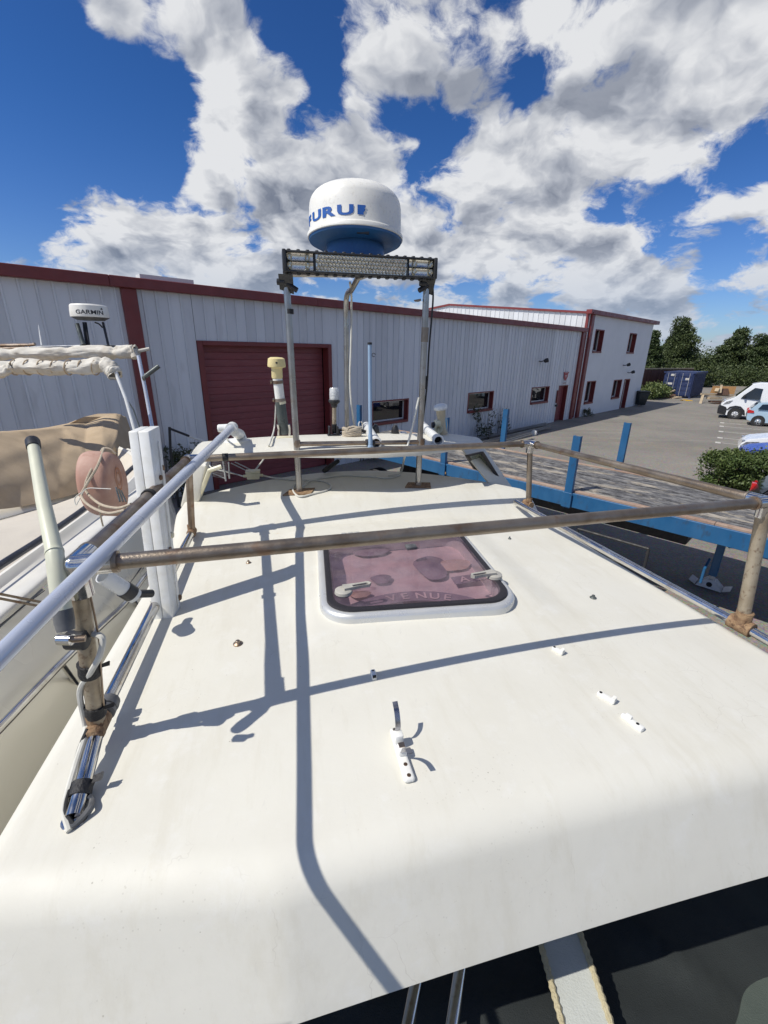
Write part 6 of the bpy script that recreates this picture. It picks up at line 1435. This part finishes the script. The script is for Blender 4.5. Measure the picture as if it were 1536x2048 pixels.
def fender():
    c = dep(207, 968, 2.35); s = 2.35 / F
    t = thing('fender', 'faded pink round boat fender hung with pale rope by the canvas cover', 'fender', c - UP * .18)
    vw = Vector((CAM.x - c.x, CAM.y - c.y, 0)).normalized(); pr_ = Vector((-vw.y, vw.x, 0)); ax = vw * .47 + pr_ * .88; ax.z = -.08; ax.normalize()
    H = 66 * s; u_ = UP; v_ = ax.cross(UP).normalized()
    g = G(); rows = []
    for h, e in ((-.075, .0), (-.075, .80), (-.068, .93), (-.045, .99), (-.0, 1.0), (.045, .99), (.068, .93), (.076, .78), (.080, .4), (.082, .0)):
        rows.append([c + ax * h + u_ * (H * e * math.cos(a)) + v_ * (H * .72 * e * math.sin(a)) for a in [2 * math.pi * k / 36 for k in range(37)]])
    g.grid(rows); g.build('body', 'fender_pink', t, angle=60)
    g = G(); o = c + ax * .0815 + u_ * .035; n = 28
    for e0, e1 in ((1.0, .88), (.6, .5)):
        R_ = [[o + ax * .0015 + u_ * (.062 * e * math.cos(a)) + v_ * (.033 * e * math.sin(a)) for a in [2 * math.pi * k / n for k in range(n + 1)]] for e in (e0, e1)]
        g.grid(R_)
    g.build('printed_oval', 'fender_print', t, recalc=False, smooth=False)
    top = c + u_ * H * 1.02
    ends = []
    g = G(); g.tube(spline([dep(206, 897, 2.35), dep(188, 930, 2.24), dep(172, 965, 2.2), dep(174, 985, 2.2), dep(200, 1008, 2.1), dep(235, 1016, 1.95), dep(262, 1008, 1.85)], 8), .0062, 8); g.build('rope', 'rope', t)
    g = G(); g.tube(spline([dep(208, 897, 2.33), dep(195, 932, 2.2), dep(174, 968, 2.18), dep(163, 992, 2.15), dep(180, 1012, 2.05), dep(215, 1026, 1.95), dep(250, 1020, 1.85)], 8), .0062, 8); g.build('rope', 'rope', t)
    g = G(); g.tube(spline([dep(207, 896, 2.35), dep(220, 898, 2.35), dep(232, 908, 2.36)], 6), .005, 7); g.build('rope', 'rope', t)
    g = G(); g.tube(spline([dep(163, 985, 2.15), dep(150, 996, 2.15), dep(152, 1010, 2.15), dep(158, 1000, 2.15), dep(172, 978, 2.15), dep(200, 977, 2.15), dep(222, 978, 2.15)], 8), .0024, 6); g.build('thin_line', 'cable_white', t)
    g = G(); g.tube(spline([dep(198, 1012, 2.1), dep(202, 1035, 2.15), dep(206, 1052, 2.2)], 6), .004, 6); g.build('thin_line', 'rope', t)
    for k in range(3):
        g = G(); g.tube([dep(232 + 5 * k, 975 + 3 * k, 1.95), dep(240 + 6 * k, 1003, 1.9)], .0035, 6); g.build('shackle_pin', 'steel_stub', t)
fender()
# ------------------------------------------------------------------ vehicles
HATCH = [(0.06, .33), (0, .5), (.0, .78), (.10, .98), (.42, 1.36), (.75, 1.43), (1.5, 1.455), (2.1, 1.42), (2.85, 1.0), (3.5, .85), (3.74, .70), (3.82, .5), (3.78, .30), (3.4, .22), (.4, .22)]
def vehicle(name, label, cat, wheel_pt, wheel_x, fwd, W, prof, belt, paint, wheels, wr, side_glass, lower=None, screen=None, rearscreen=None, mirror=None, head=None, tail=None, side=1):
    """wheel_pt: ground point under a camera-side wheel at profile position wheel_x; body spreads away from the camera"""
    fwd = fwd.normalized(); lat = Vector((-fwd.y, fwd.x, 0)) * side       # towards the far side
    H = max(z for _, z in prof)
    def yk(z): return 1.0 if z < belt else 1 - .20 * (z - belt) / (H - belt)
    def P(x, y, z): return Vector((wheel_pt.x, wheel_pt.y, 0)) + fwd * (x - wheel_x) + lat * (W / 2 + y - .06) + UP * z
    t = thing(name, label, cat, P(sum(wheels) / 2, 0, 0))
    n = len(prof); g = G(); rows = []
    for f in (-1, -.96, -.8, 0, .8, .96, 1):
        ins = .035 if abs(f) == 1 else (.008 if abs(f) == .96 else 0); cx, cz = sum(p[0] for p in prof) / n, .8
        rows.append([P(x + (cx - x) * ins * .5, f * W / 2 * yk(z), z + (cz - z) * ins * .6) for x, z in prof + prof[:1]])
    g.grid(rows); k = len(g.v); m = n
    g.add(rows[0][:-1], [tuple(range(n))]); g.add(rows[-1][:-1], [tuple(reversed(range(n)))])
    g.build('body', paint, t, angle=32)
    def side_poly(poly, mt, nm, e=.006, th=.01):
        for s_ in (-1, 1):
            g = G(); g.prism([P(x, s_ * (W / 2 * yk(z) + e), z) for x, z in poly], lat * s_ * th); g.build(nm, mt, t, smooth=False)
    for poly in side_glass: side_poly(poly, 'car_glass', 'side_window')
    if lower: side_poly(lower, 'plastic_grey', 'lower_trim', .004)
    def band(i, nm, mt, a=.06, b=.94, wk=.88):
        (x0, z0), (x1, z1) = prof[i], prof[i + 1]; q0 = (lerp(x0, x1, a), lerp(z0, z1, a)); q1 = (lerp(x0, x1, b), lerp(z0, z1, b))
        d = Vector((x1 - x0, z1 - z0)).normalized(); nx, nz = -d.y, d.x
        if nx * (q0[0] - 1.9) + nz * (q0[1] - .7) < 0: nx, nz = -nx, -nz
        e = .012; g = G(); Wk = W / 2 * wk
        c = [P(q0[0] + nx * e, -Wk * yk(q0[1]), q0[1] + nz * e), P(q1[0] + nx * e, -Wk * yk(q1[1]), q1[1] + nz * e), P(q1[0] + nx * e, Wk * yk(q1[1]), q1[1] + nz * e), P(q0[0] + nx * e, Wk * yk(q0[1]), q0[1] + nz * e)]
        g.prism(c, (fwd * nx + UP * nz) * .008); g.build(nm, mt, t, smooth=False)
    if screen is not None: band(screen, 'windscreen', 'car_glass')
    if rearscreen is not None: band(rearscreen, 'rear_window', 'car_glass')
    for wx in wheels:
        for s_ in (-1, 1):
            c = P(wx, s_ * (W / 2 - .19), wr); o = lat * s_
            g = G(); g.lathe([(wr * 1.16, .0), (wr * 1.16, .196), (wr * .5, .197)], c, o, 28, cap=False); g.build('wheel_arch', 'plastic_black', t)
            g = G(); g.lathe([(wr * .62, 0), (wr * .95, 0), (wr, .03), (wr, .18), (wr * .95, .205), (wr * .64, .208)], c, o, 28, cap=False); wl = g.build('wheel', 'rubber', t)
            g = G(); g.lathe([(wr * .64, .205), (wr * .60, .19), (wr * .54, .16)], c, o, 24, cap=False); g.lathe([(wr * .18, .20), (wr * .12, .212), (0, .213)], c, o, 12, cap=False)
            for k in range(7):
                a = 2 * math.pi * k / 7; dr = fwd * math.cos(a) + UP * math.sin(a); tg = fwd * -math.sin(a) + UP * math.cos(a)
                g.box(c + o * .185 + dr * wr * .36, wr * .5, wr * .13, .02, dr, tg, o)
            g.build('rim', 'rim', wl, angle=30)
            g = G(); g.lathe([(wr * .63, .15), (0, .15)], c, o, 20, cap=False); g.build('brake_disc', 'chassis', wl)
    for nm, ls, mt in (('headlight', head, 'head_lens'), ('tail_light', tail, 'tail_red')):
        if ls:
            for s_ in (-1, 1):
                g = G(); q = [P(x, s_ * (W / 2 * yk(z) * .998 + .004), z) for x, z in ls]; q2 = [P(x + (.05 if nm == 'headlight' else -.05) * 0, s_ * (W / 2 * yk(z) - .26), z) for x, z in ls]
                g.prism(q, lat * s_ * .010); g.build(nm, mt, t, smooth=False)
                xs = [x for x, z in ls]; ex = max(xs) if nm == 'headlight' else min(xs); zz = [z for x, z in ls]
                sg = 1 if nm == 'headlight' else -1
                g = G(); g.box(P(ex - sg * .045, s_ * (W / 2 * .80), (min(zz) + max(zz)) / 2), .10, .26, (max(zz) - min(zz)) * .8, fwd, lat); g.build(nm, mt, t, bevel=.01)
    if mirror:
        for s_ in (-1, 1): g = G(); g.box(P(mirror[0], s_ * (W / 2 + .10), mirror[1]), .10, .2, .2 if H > 2 else .13, fwd, lat); g.build('mirror', 'plastic_black' if H > 2 else paint, t, bevel=.03)
    return t, P
VAN = [(0, .38), (-.03, .6), (0, 2.30), (.12, 2.42), (3.5, 2.43), (3.86, 2.34), (4.66, 1.42), (5.12, 1.18), (5.30, .98), (5.38, .60), (5.34, .30), (4.9, .24), (.4, .28)]
vt, VP = vehicle('delivery_van', 'white panel van with black bumper and wheel arch nosing into the yard at right', 'van', at(1466.5, 838, 0), 4.42, -PL, 2.0, VAN, 1.3, 'van_white', (.95, 4.42), .36,
    [[(3.32, 1.36), (3.30, 2.05), (3.72, 2.10), (4.20, 1.62), (4.34, 1.38)]], lower=None, screen=5, mirror=(4.15, 1.55), head=[(4.88, 1.02), (5.2, .92), (5.05, 1.12), (4.72, 1.24)], side=-1)
g = G(); g.prism([VP(x, -1.005, z) for x, z in [(4.9, .24), (5.40, .30), (5.44, .62), (5.33, .90), (5.0, .78), (4.92, .66)]], (VP(0, 1, 0) - VP(0, 0, 0)) * 2.01); g.build('bumper', 'plastic_black', vt, smooth=False, bevel=.03)
g = G(); pr = [(3.85, .30), (3.95, .62), (4.2, .86), (4.5, .90), (4.8, .80), (4.94, .58), (4.86, .58), (4.72, .72), (4.45, .80), (4.2, .76), (4.05, .55), (3.98, .30)]
g.prism([VP(x, -1.012, z) for x, z in pr], (VP(0, 1, 0) - VP(0, 0, 0)) * .02); g.build('arch_trim', 'plastic_black', vt, smooth=False)
g = G(); g.box(VP(3.18, -1.006, 1.05), .14, .02, .12, -PL, PD); g.build('door_handle', 'plastic_black', vt, bevel=.01)
vehicle('hatchback_car', 'pale sky blue hatchback seen from its rear corner in front of the white van', 'car', at(1512.5, 852, 0), .62, PL, 1.68, HATCH, .95, 'car_skyblue', (.62, 3.05), .30,
    [[(.45, 1.0), (.62, 1.30), (1.35, 1.37), (1.38, .99)], [(1.46, .99), (1.44, 1.37), (1.98, 1.36), (2.62, 1.0)]], screen=7, rearscreen=3, mirror=(2.45, 1.0), head=[(3.3, .68), (3.72, .6), (3.6, .76), (3.3, .8)], tail=[(.0, .74), (.32, .78), (.30, .90), (.06, .96)], side=1)
wn = dep(1478, 877, 18.2); wb = Vector((wn.x, wn.y, 0)) + PL * .85
vehicle('hatchback_car', 'white car nosing left behind the dark blue car at the right edge', 'car', wb, 3.02, -PL, 1.76, HATCH, .95, 'van_white', (.62, 3.02), .31,
    [[(.45, 1.0), (.62, 1.30), (1.35, 1.37), (1.38, .99)], [(1.46, .99), (1.44, 1.37), (1.98, 1.36), (2.62, 1.0)]], screen=7, rearscreen=3, mirror=(2.45, 1.0), head=[(3.28, .66), (3.74, .60), (3.62, .74), (3.2, .80)], tail=[(.0, .74), (.32, .78), (.30, .90), (.06, .96)], side=-1)
bn = dep(1483, 894, 16.0); bb = Vector((bn.x, bn.y, 0)) + PL * .75
vehicle('hatchback_car', 'glossy dark blue car behind the clipped hedge, nose to the left', 'car', bb, 3.02, -PL, 1.76, HATCH, .95, 'car_blue', (.62, 3.02), .31,
    [[(.45, 1.0), (.62, 1.30), (1.35, 1.37), (1.38, .99)], [(1.46, .99), (1.44, 1.37), (1.98, 1.36), (2.62, 1.0)]], screen=7, rearscreen=3, mirror=(2.45, 1.0), head=[(3.28, .66), (3.74, .60), (3.62, .74), (3.2, .80)], tail=[(.0, .74), (.32, .78), (.30, .90), (.06, .96)], side=-1)
kn = dep(1512, 983, 10.2); kb = Vector((kn.x, kn.y, 0)) + PL * .62
vehicle('hatchback_car', 'black car with bright red tail light cut off by the right edge, nearest the hedge', 'car', kb, .62, PL, 1.74, HATCH, .95, 'car_black', (.62, 3.05), .31,
    [[(.45, 1.0), (.62, 1.30), (1.35, 1.37), (1.38, .99)], [(1.46, .99), (1.44, 1.37), (1.98, 1.36), (2.62, 1.0)]], screen=7, rearscreen=3, mirror=(2.45, 1.0), head=[(3.3, .68), (3.72, .6), (3.6, .76), (3.3, .8)], tail=[(.0, .70), (.42, .76), (.40, .94), (.06, 1.0)], side=1)

# ------------------------------------------------------------------ yard furniture far right
def container():
    a = at(1378, 797, 0); d = Vector((.69, .724, 0)).normalized(); x = Vector((-d.y, d.x, 0)); e = a + x * 2.6; H = 2.5; L = 6.0
    t = thing('shipping_container', 'dark blue shipping container with double doors at the back of the yard', 'container', a.lerp(e, .5))
    g = G(); q = [a, a + d * L, e + d * L, e]; q = [p + UP * .12 for p in q]; g.hexa(q[::-1], [p + UP * (H - .12) for p in q][::-1]); g.build('body', 'container_blue', t, smooth=False)
    g = G()
    for k in range(24): g.box(a + d * (.2 + k * .24) - x * .015 + UP * H / 2, .11, .035, H - .35, d, x)
    g.build('corrugation', 'container_blue', t, smooth=False)
    for f in (0.02, .505):
        g = G(); c = a.lerp(e, f + .237) - d * .03 + UP * (H / 2 + .05); g.box(c, 1.15, .05, H - .3, x, d); dr = g.build('door', 'container_blue', t, smooth=False, bevel=.01)
        for k in range(5):
            g = G(); g.box(c - d * .035 + UP * (-.9 + .45 * k), 1.0, .03, .26, x, d); g.build('door_rib', 'container_blue', dr, smooth=False, bevel=.012, segs=1)
        for s_ in (-.3, .3): g = G(); g.tube([c - d * .07 + x * s_ - UP * 1.1, c - d * .07 + x * s_ + UP * 1.1], .02, 8); g.build('lock_rod', 'foot_steel', dr)
    for f, z, w in ((.75, 1.35, .4), (.72, 2.2, .3), (.2, 1.85, .34)):
        g = G(); g.box(a.lerp(e, f) - d * .085 + UP * z, w, .01, .2, x, d); g.build('sticker', 'paint_white', t, smooth=False)
    for p in (a, e, a + d * L, e + d * L):
        for z in (.08, H - .06): g = G(); g.box(p + UP * z, .18, .18, .14, x, d); g.build('corner_casting', 'container_blue', t, smooth=False)
container()
def bar(g, a, b, w=.1, h=.1):
    a, b = Vector(a), Vector(b); d = (b - a); L = d.length; d.normalize(); s_ = d.cross(UP); s_ = s_.normalized() if s_.length > .05 else Vector((1, 0, 0)); g.box((a + b) / 2, L, w, h, d, s_, s_.cross(d))
def junk():
    def gp(px, py, z=0): return at(px, py, z)
    b = gp(1332, 801); t = thing('pallet_pile', 'pale timber sheets and planks heaped in front of the blue container', 'timber pile', b)
    d = 44.5
    for (p, q, w, h, m_) in (((1316, 802), (1322, 784), 1.0, .06, 'wood_pale'), ((1318, 800), (1352, 793), 1.2, .07, 'wood_pale'), ((1322, 794), (1350, 780), .12, .1, 'wood_pale'), ((1330, 799), (1362, 794), .3, .08, 'wood_pale'), ((1318, 797), (1346, 789), .9, .08, 'wood_dark')):
        g = G(); bar(g, dep(*p, d), dep(*q, d), w, h); g.build('plank', m_, t, smooth=False)
    g = G(); bar(g, dep(1316, 803, d), dep(1352, 800, d), .8, .25); g.build('bearer', 'wood_dark', t, smooth=False)
    d = 42; b = gp(1378, 806); t = thing('wheelbarrow', 'bright yellow tray barrow lying near the blue container', 'wheelbarrow', b)
    P = lambda x, y: dep(x, y, d); A = [P(1362, 797), P(1388, 800), P(1391, 806), P(1373, 808)]
    g = G(); g.hexa([P(1369, 805), P(1386, 807), P(1388, 806) + FWD * .6, P(1370, 804) + FWD * .6], [P(1364, 798), P(1386, 801), P(1390, 801) + FWD * .8, P(1367, 797) + FWD * .8]); g.build('tray', 'yellow', t, smooth=False, bevel=.02)
    g = G(); g.tube([P(1362, 798), P(1373, 803), P(1392, 809)], .025, 6); g.tube([P(1374, 809), P(1388, 811)], .025, 6); g.build('frame', 'foot_steel', t)
    g = G(); c = P(1376, 809); g.lathe([(.17, -.04), (.19, 0), (.17, .04)], c, BR, 16); g.build('wheel', 'rubber', t)
    d = 40; b = gp(1435, 806); t = thing('timber_trestle', 'rough pale timber trestle stacked with orange boards beside the white van', 'trestle', b)
    P = lambda x, y, e=0: dep(x, y, d + e)
    for (p, q, w, h, m_) in (((1402, 788), (1470, 792), .18, .16, 'wood_pale'), ((1406, 790), (1400, 810), .2, .2, 'wood_pale'), ((1467, 792), (1470, 808), .2, .2, 'wood_pale'), ((1416, 796), (1440, 796), .5, .2, 'wood_pale'), ((1420, 803), (1445, 803), .5, .12, 'wood_dark'), ((1412, 809), (1445, 808), .9, .14, 'wood_dark')):
        g = G(); bar(g, P(*p), P(*q), w, h); g.build('beam', m_, t, smooth=False)
    g = G(); g.hexa([P(1420, 786, .5), P(1468, 789, .5), P(1468, 789, 1.2), P(1420, 786, 1.2)], [P(1426, 772, .5), P(1473, 773, .5), P(1473, 773, 1.2), P(1426, 772, 1.2)]); g.build('board', 'wood_orange', t, smooth=False)
    g = G(); g.hexa([P(1434, 790, -.3), P(1458, 790, -.3), P(1458, 790, .4), P(1434, 790, .4)], [P(1436, 777, -.3), P(1457, 777, -.3), P(1457, 777, .4), P(1436, 777, .4)]); g.build('crate', 'wood_dark', t, smooth=False)
    g = G(); bar(g, P(1440, 786, -.4), P(1443, 770, -.4), .16, .16); g.build('post', 'wood_pale', t, smooth=False)
    g = G(); bar(g, P(1433, 784, -.4), P(1436, 778, -.4), .3, .3); g.build('bundle', 'wood_pale', t, smooth=False)
    # long metal profiles lying along the warehouse wall
    lab = ['longest grey metal profile lying nearest the warehouse wall', 'grey metal profile lying second from the warehouse wall', 'bent dark metal profile on the pile by the wall', 'short grey metal profile nearest the yard on the wall pile']
    for k, (p, q, w) in enumerate((((925, 884), (1092, 848), .16), ((1000, 880), (1100, 853), .2), ((960, 888), (1070, 860), .12), ((1010, 884), (1062, 868), .18))):
        g = G(); a, b = at(*p, .1 + .05 * k), at(*q, .1 + .05 * k); bar(g, a, b, w, .06); bar(g, a + UP * .05, b + UP * .05, .03, .08); o = g.build('metal_profile', 'steel_pile', smooth=False, loc=at(*q, 0)); tag(o, lab[k], 'metal profile', 'metal profiles by the warehouse wall')
    c = at(1068, 866, .12); g = G(); g.lathe([(.0, -.1), (.14, -.09), (.16, 0), (.13, .1), (0, .12)], c, GU, 14, cap=False); o = g.build('white_bucket', 'plastic_white', loc=at(1068, 866, 0)); tag(o, 'small white bucket lying among the metal profiles by the wall', 'bucket')
    # bin
    b = at(1279, 812, 0); t = thing('wheelie_bin', 'dark wheeled bin at the far corner of the white two storey block', 'bin', b)
    X = Vector((1, 0, 0)); Y = Vector((0, 1, 0))
    g = G(); g.hexa([b + Vector((-.3, -.3, .1)), b + Vector((.3, -.3, .1)), b + Vector((.3, .3, .1)), b + Vector((-.3, .3, .1))], [b + Vector((-.42, -.42, 1.12)), b + Vector((.42, -.42, 1.12)), b + Vector((.42, .42, 1.12)), b + Vector((-.42, .42, 1.12))]); g.build('body', 'bin_black', t, bevel=.03)
    g = G(); g.box(b + UP * 1.18, .92, .92, .1); g.build('lid', 'bin_black', t, bevel=.03)
    for s_ in (-.3, .3): g = G(); g.lathe([(.1, -.03), (.12, 0), (.1, .03)], b + Vector((s_, .3, .12)), X, 14); g.build('wheel', 'rubber', t)
    # dark red board fence
    a, e = at(1255, 790, 0), at(1376, 784, 0); x = (e - a).normalized(); L = (e - a).length; t = thing('board_fence', 'tall dark red brown board fence behind the two storey block', 'fence', a.lerp(e, .5))
    n = int(L / .3)
    for k in range(n): g = G(); g.box(a + x * (k + .5) * L / n + UP * 1.3 + Vector((0, rnd.uniform(-.02, .02), 0)), L / n - .015, .04, 2.6 + rnd.uniform(-.03, .03), x); g.build('board', 'fence_brown', t, smooth=False)
    g = G(); g.box(a.lerp(e, .5) + UP * 2.68, L, .12, .10, x); g.build('cap_rail', 'wood_pale', t, smooth=False)
    # barrier by the roller door
    b = at(345, 905, 1.0); wall_p = wp(-24.3, .9, 0)
    t = thing('barrier_frame', 'thin black upright with slanting arm, white at its lower end, left of the roller door', 'barrier', wall_p)
    P = lambda px, py: onp(px, py, wall_p, GN)
    for a, e, r_, m_ in (((339, 854), (341, 902), .035, 'plastic_black'), ((339, 857), (378, 872), .03, 'plastic_black'), ((378, 872), (412, 884), .028, 'pvc')):
        g = G(); g.tube([P(*a), P(*e)], r_, 8); g.build('tube', m_, t)
    g = G(); q = P(341, 902); g.tube([q, Vector((q.x, q.y, 0))], .035, 8); g.build('tube', 'plastic_black', t)
M['steel_pile'] = mat('steel_pile', (0.26, 0.27, 0.28), .45, .6, var=(.16, .14, .12), vscale=6)
junk()

# ------------------------------------------------------------------ vegetation
rng = np.random.default_rng(5)
def leaves(name, material, centres, radii, n, size, parent=None, squash=1.0, up=.3, shell=.55, seed=1, aspect=.5, kind=None):
    """n leaf quads scattered through a union of ellipsoids; centres (k,3), radii (k,3)"""
    r = np.random.default_rng(seed); C = np.array(centres, float); R = np.array(radii, float)
    w = (R[:, 0] * R[:, 1] * R[:, 2]) ** (2 / 3); w /= w.sum(); idx = r.choice(len(C), n, p=w)
    d = r.normal(size=(n, 3)); d /= np.linalg.norm(d, axis=1)[:, None]
    rad = shell + (1 - shell) * r.random(n) ** .6; rad *= 1 + .12 * r.normal(size=n)
    p = C[idx] + d * R[idx] * rad[:, None]
    p[:, 2] = np.maximum(p[:, 2], .03)
    a = r.normal(size=(n, 3)) + d * .4 + np.array([0, 0, up]); a /= np.linalg.norm(a, axis=1)[:, None]
    b = np.cross(a, r.normal(size=(n, 3))); b /= np.linalg.norm(b, axis=1)[:, None]
    s = size * (.6 + .8 * r.random(n))[:, None]
    q = np.stack([p - b * s * aspect * .5, p + a * s * .5 - b * s * aspect * .25 * 0 + b * s * aspect * .5 * 0, p + b * s * aspect * .5, p - a * s * .5], 1)
    o0 = ORG.get(parent.name, Vector()) if parent else Vector()
    v = (q - np.array(o0)).reshape(-1, 3); me = bpy.data.meshes.new(name)
    me.vertices.add(4 * n); me.vertices.foreach_set('co', v.ravel()); me.loops.add(4 * n); me.loops.foreach_set('vertex_index', np.arange(4 * n)); me.polygons.add(n)
    me.polygons.foreach_set('loop_start', np.arange(0, 4 * n, 4)); me.polygons.foreach_set('loop_total', np.full(n, 4)); me.update(calc_edges=True); me.validate()
    me.materials.append(M[material]); ob = bpy.data.objects.new(name, me); COL.objects.link(ob)
    if parent: ob.parent = parent
    ORG[ob.name] = o0
    if kind: ob['kind'] = kind
    return ob
def pine(px, top, half, dd, label, seed, base_z=.0):
    p = dep(px, top, dd); r = random.Random(seed); h = p.z; b = Vector((p.x, p.y, 0)); Wd = half * dd / F
    t = thing('pine_tree', label, 'tree', b, 'pines behind the yard')
    g = G(); g.tube([b, b + Vector((.2, 0, h * .35)), b + Vector((-.1, .1, h * .7)), b + Vector((0, 0, h * .93))], [.34, .27, .16, .04], 9); tr = g.build('trunk', 'bark', t)
    C, R = [], []
    nb_ = 30
    for k in range(nb_):
        f = k / (nb_ - 1); z = lerp(h * .14, h * .95, f); ww = Wd * (1.0 - .25 * f if f < .55 else 1.0 - .14 - 1.55 * (f - .55) ** 1.35 * 1.0); ww = max(ww, Wd * .34); a = k * 2.4 + r.uniform(-.5, .5); o = ww * r.uniform(.2, .62) * (1 if f < .7 else .5); rr0 = ww * r.uniform(.36, .54)
        C.append((b.x + o * math.cos(a), b.y + o * math.sin(a), z)); R.append((rr0, rr0, rr0 * r.uniform(.5, .72)))
        if k % 2 == 0:
            g = G(); q = Vector(C[-1]); g.tube([b + UP * max(.5, z - ww * .3), b.lerp(Vector((q.x, q.y, 0)), .5) + UP * (z - ww * .1), q], [.08, .06, .02], 6); g.build('limb', 'bark', t)
    for k in range(6): C.append((b.x + r.uniform(-.3, .3) * Wd, b.y, lerp(h * .3, h * .9, k / 5))); R.append((Wd * .35, Wd * .35, Wd * .3))
    leaves('crown', 'pine_leaf', C, R, 22000, .27 * dd / 65, t, shell=.35, seed=seed, aspect=.5, up=.5)
pine(1376, 632, 44, 66, 'tallest rounded pine, standing over the blue container', 1)
pine(1313, 658, 30, 64, 'pine half hidden behind the far corner of the white block', 2)
pine(1345, 668, 30, 70, 'lower dense pine filling the gap left of the tallest pine', 3)
pine(1440, 702, 24, 72, 'low pine in the dip between the tallest pine and the right hand clump', 4)
pine(1480, 655, 40, 68, 'broad pine with a flat top left of the frame edge', 5)
pine(1535, 668, 38, 66, 'pine cut off by the right edge of the picture behind the white van', 6)
pine(1560, 655, 42, 74, 'pine mostly outside the right edge', 7) if False else None
pine(1412, 716, 20, 60, 'small dark pine low between the container and the timber trestle', 8)
def under():
    C, R = [], []
    for k in range(46):
        px = 1270 + k * 7.5 + rnd.uniform(-4, 4); p = at(px, 771 + rnd.uniform(-4, 3), 0); C.append((p.x, p.y, rnd.uniform(.6, 1.9))); R.append((rnd.uniform(1.4, 2.4), rnd.uniform(1, 2), rnd.uniform(1.1, 2.2)))
    o = leaves('undergrowth', 'pine_leaf', C, R, 30000, .27, None, shell=.4, seed=11, kind='stuff')
    C, R = [], []
    for k in range(90):
        a = math.radians(90 - (24 + 40 * k / 89)); d_ = rnd.uniform(120, 150); C.append((d_ * math.cos(a), d_ * math.sin(a), rnd.uniform(1, 4))); R.append((5, 5, rnd.uniform(3, 4.5)))
    leaves('distant_wood', 'pine_leaf', C, R, 60000, .5, None, shell=.2, seed=12, kind='stuff')
under()
def hedges():
    b = Vector((11.0, 12.6, 0))
    A = at(1424, 990, 0); b = A; r = random.Random(3)
    t = thing('clipped_hedge', 'dense clipped green hedge in front of the parked cars at the right edge', 'hedge', b)
    C, R = [], []
    dx = Vector((.97, -.22, 0)).normalized(); dy = Vector((.22, .97, 0))
    for k in range(190):
        u_, v_, z = r.uniform(.12, 4.6), r.uniform(.1, 1.4), r.choice((r.uniform(.15, 1.08), 1.05, r.uniform(.1, .5))); p = A + dx * u_ + dy * v_; C.append((p.x, p.y, z - (.06 if u_ < .5 else 0))); R.append((.32, .32, .24))
    leaves('foliage', 'hedge_leaf', C, R, 46000, .075, t, shell=.25, seed=21, aspect=.6)
    for k in range(10):
        p = A + dx * (.4 + .45 * k) + dy * .7; g = G(); g.tube([p, p + Vector((r.uniform(-.1, .1), 0, .5)), p + Vector((r.uniform(-.2, .2), 0, 1.0))], [.03, .025, .01], 6); g.build('stem', 'bark', t)
    a = at(1296, 799, 0); t = thing('low_hedge', 'low green hedge between the dark bin and the blue container', 'hedge', a)
    C, R = [], []
    for k in range(14): p = a.lerp(at(1330, 793, 0), k / 13); C.append((p.x + r.uniform(-.3, .3), p.y, r.uniform(.4, 1.0))); R.append((.9, .9, .65))
    leaves('foliage', 'hedge_leaf', C, R, 9000, .18, t, shell=.3, seed=22)
    labs = ['tall dry weed clump against the warehouse wall below the second window', 'thin weed tuft just right of the dark stake at the wall', 'dark weed tuft at the foot of the white block corner', 'dark reddish bush at the wall left of the roller door', 'weed clump at the foot of the wall seen under the hard top']
    for k, (u_, h, w, n) in enumerate(((-8.6, 1.5, .75, 420), (-6.7, 1.3, .45, 200), (4.1, .55, .4, 240), (-23.0, 1.5, .8, 800), (-15.9, .9, .9, 420))):
        b = wp(u_, .35, 0); t = thing('weed_clump', labs[k], 'weeds', b, 'weeds along the wall')
        C = [(b.x + r.uniform(-w, w) * .6, b.y + r.uniform(-w, w) * .4, r.uniform(.15, .9) * h) for _ in range(16)]; R = [(w * .35, w * .3, h * .22)] * 16
        leaves('leaves', 'weed_leaf', C, R, n, .16, t, shell=.2, seed=30 + k, aspect=.3)
        for q in range(7): g = G(); o = b + Vector((r.uniform(-w, w) * .6, r.uniform(-.2, .2), 0)); g.tube([o, o + Vector((r.uniform(-.1, .1), 0, h * .6)), o + Vector((r.uniform(-.2, .2), 0, h * r.uniform(.9, 1.2)))], [.012, .009, .003], 5); g.build('stem', 'bark', t)
hedges()
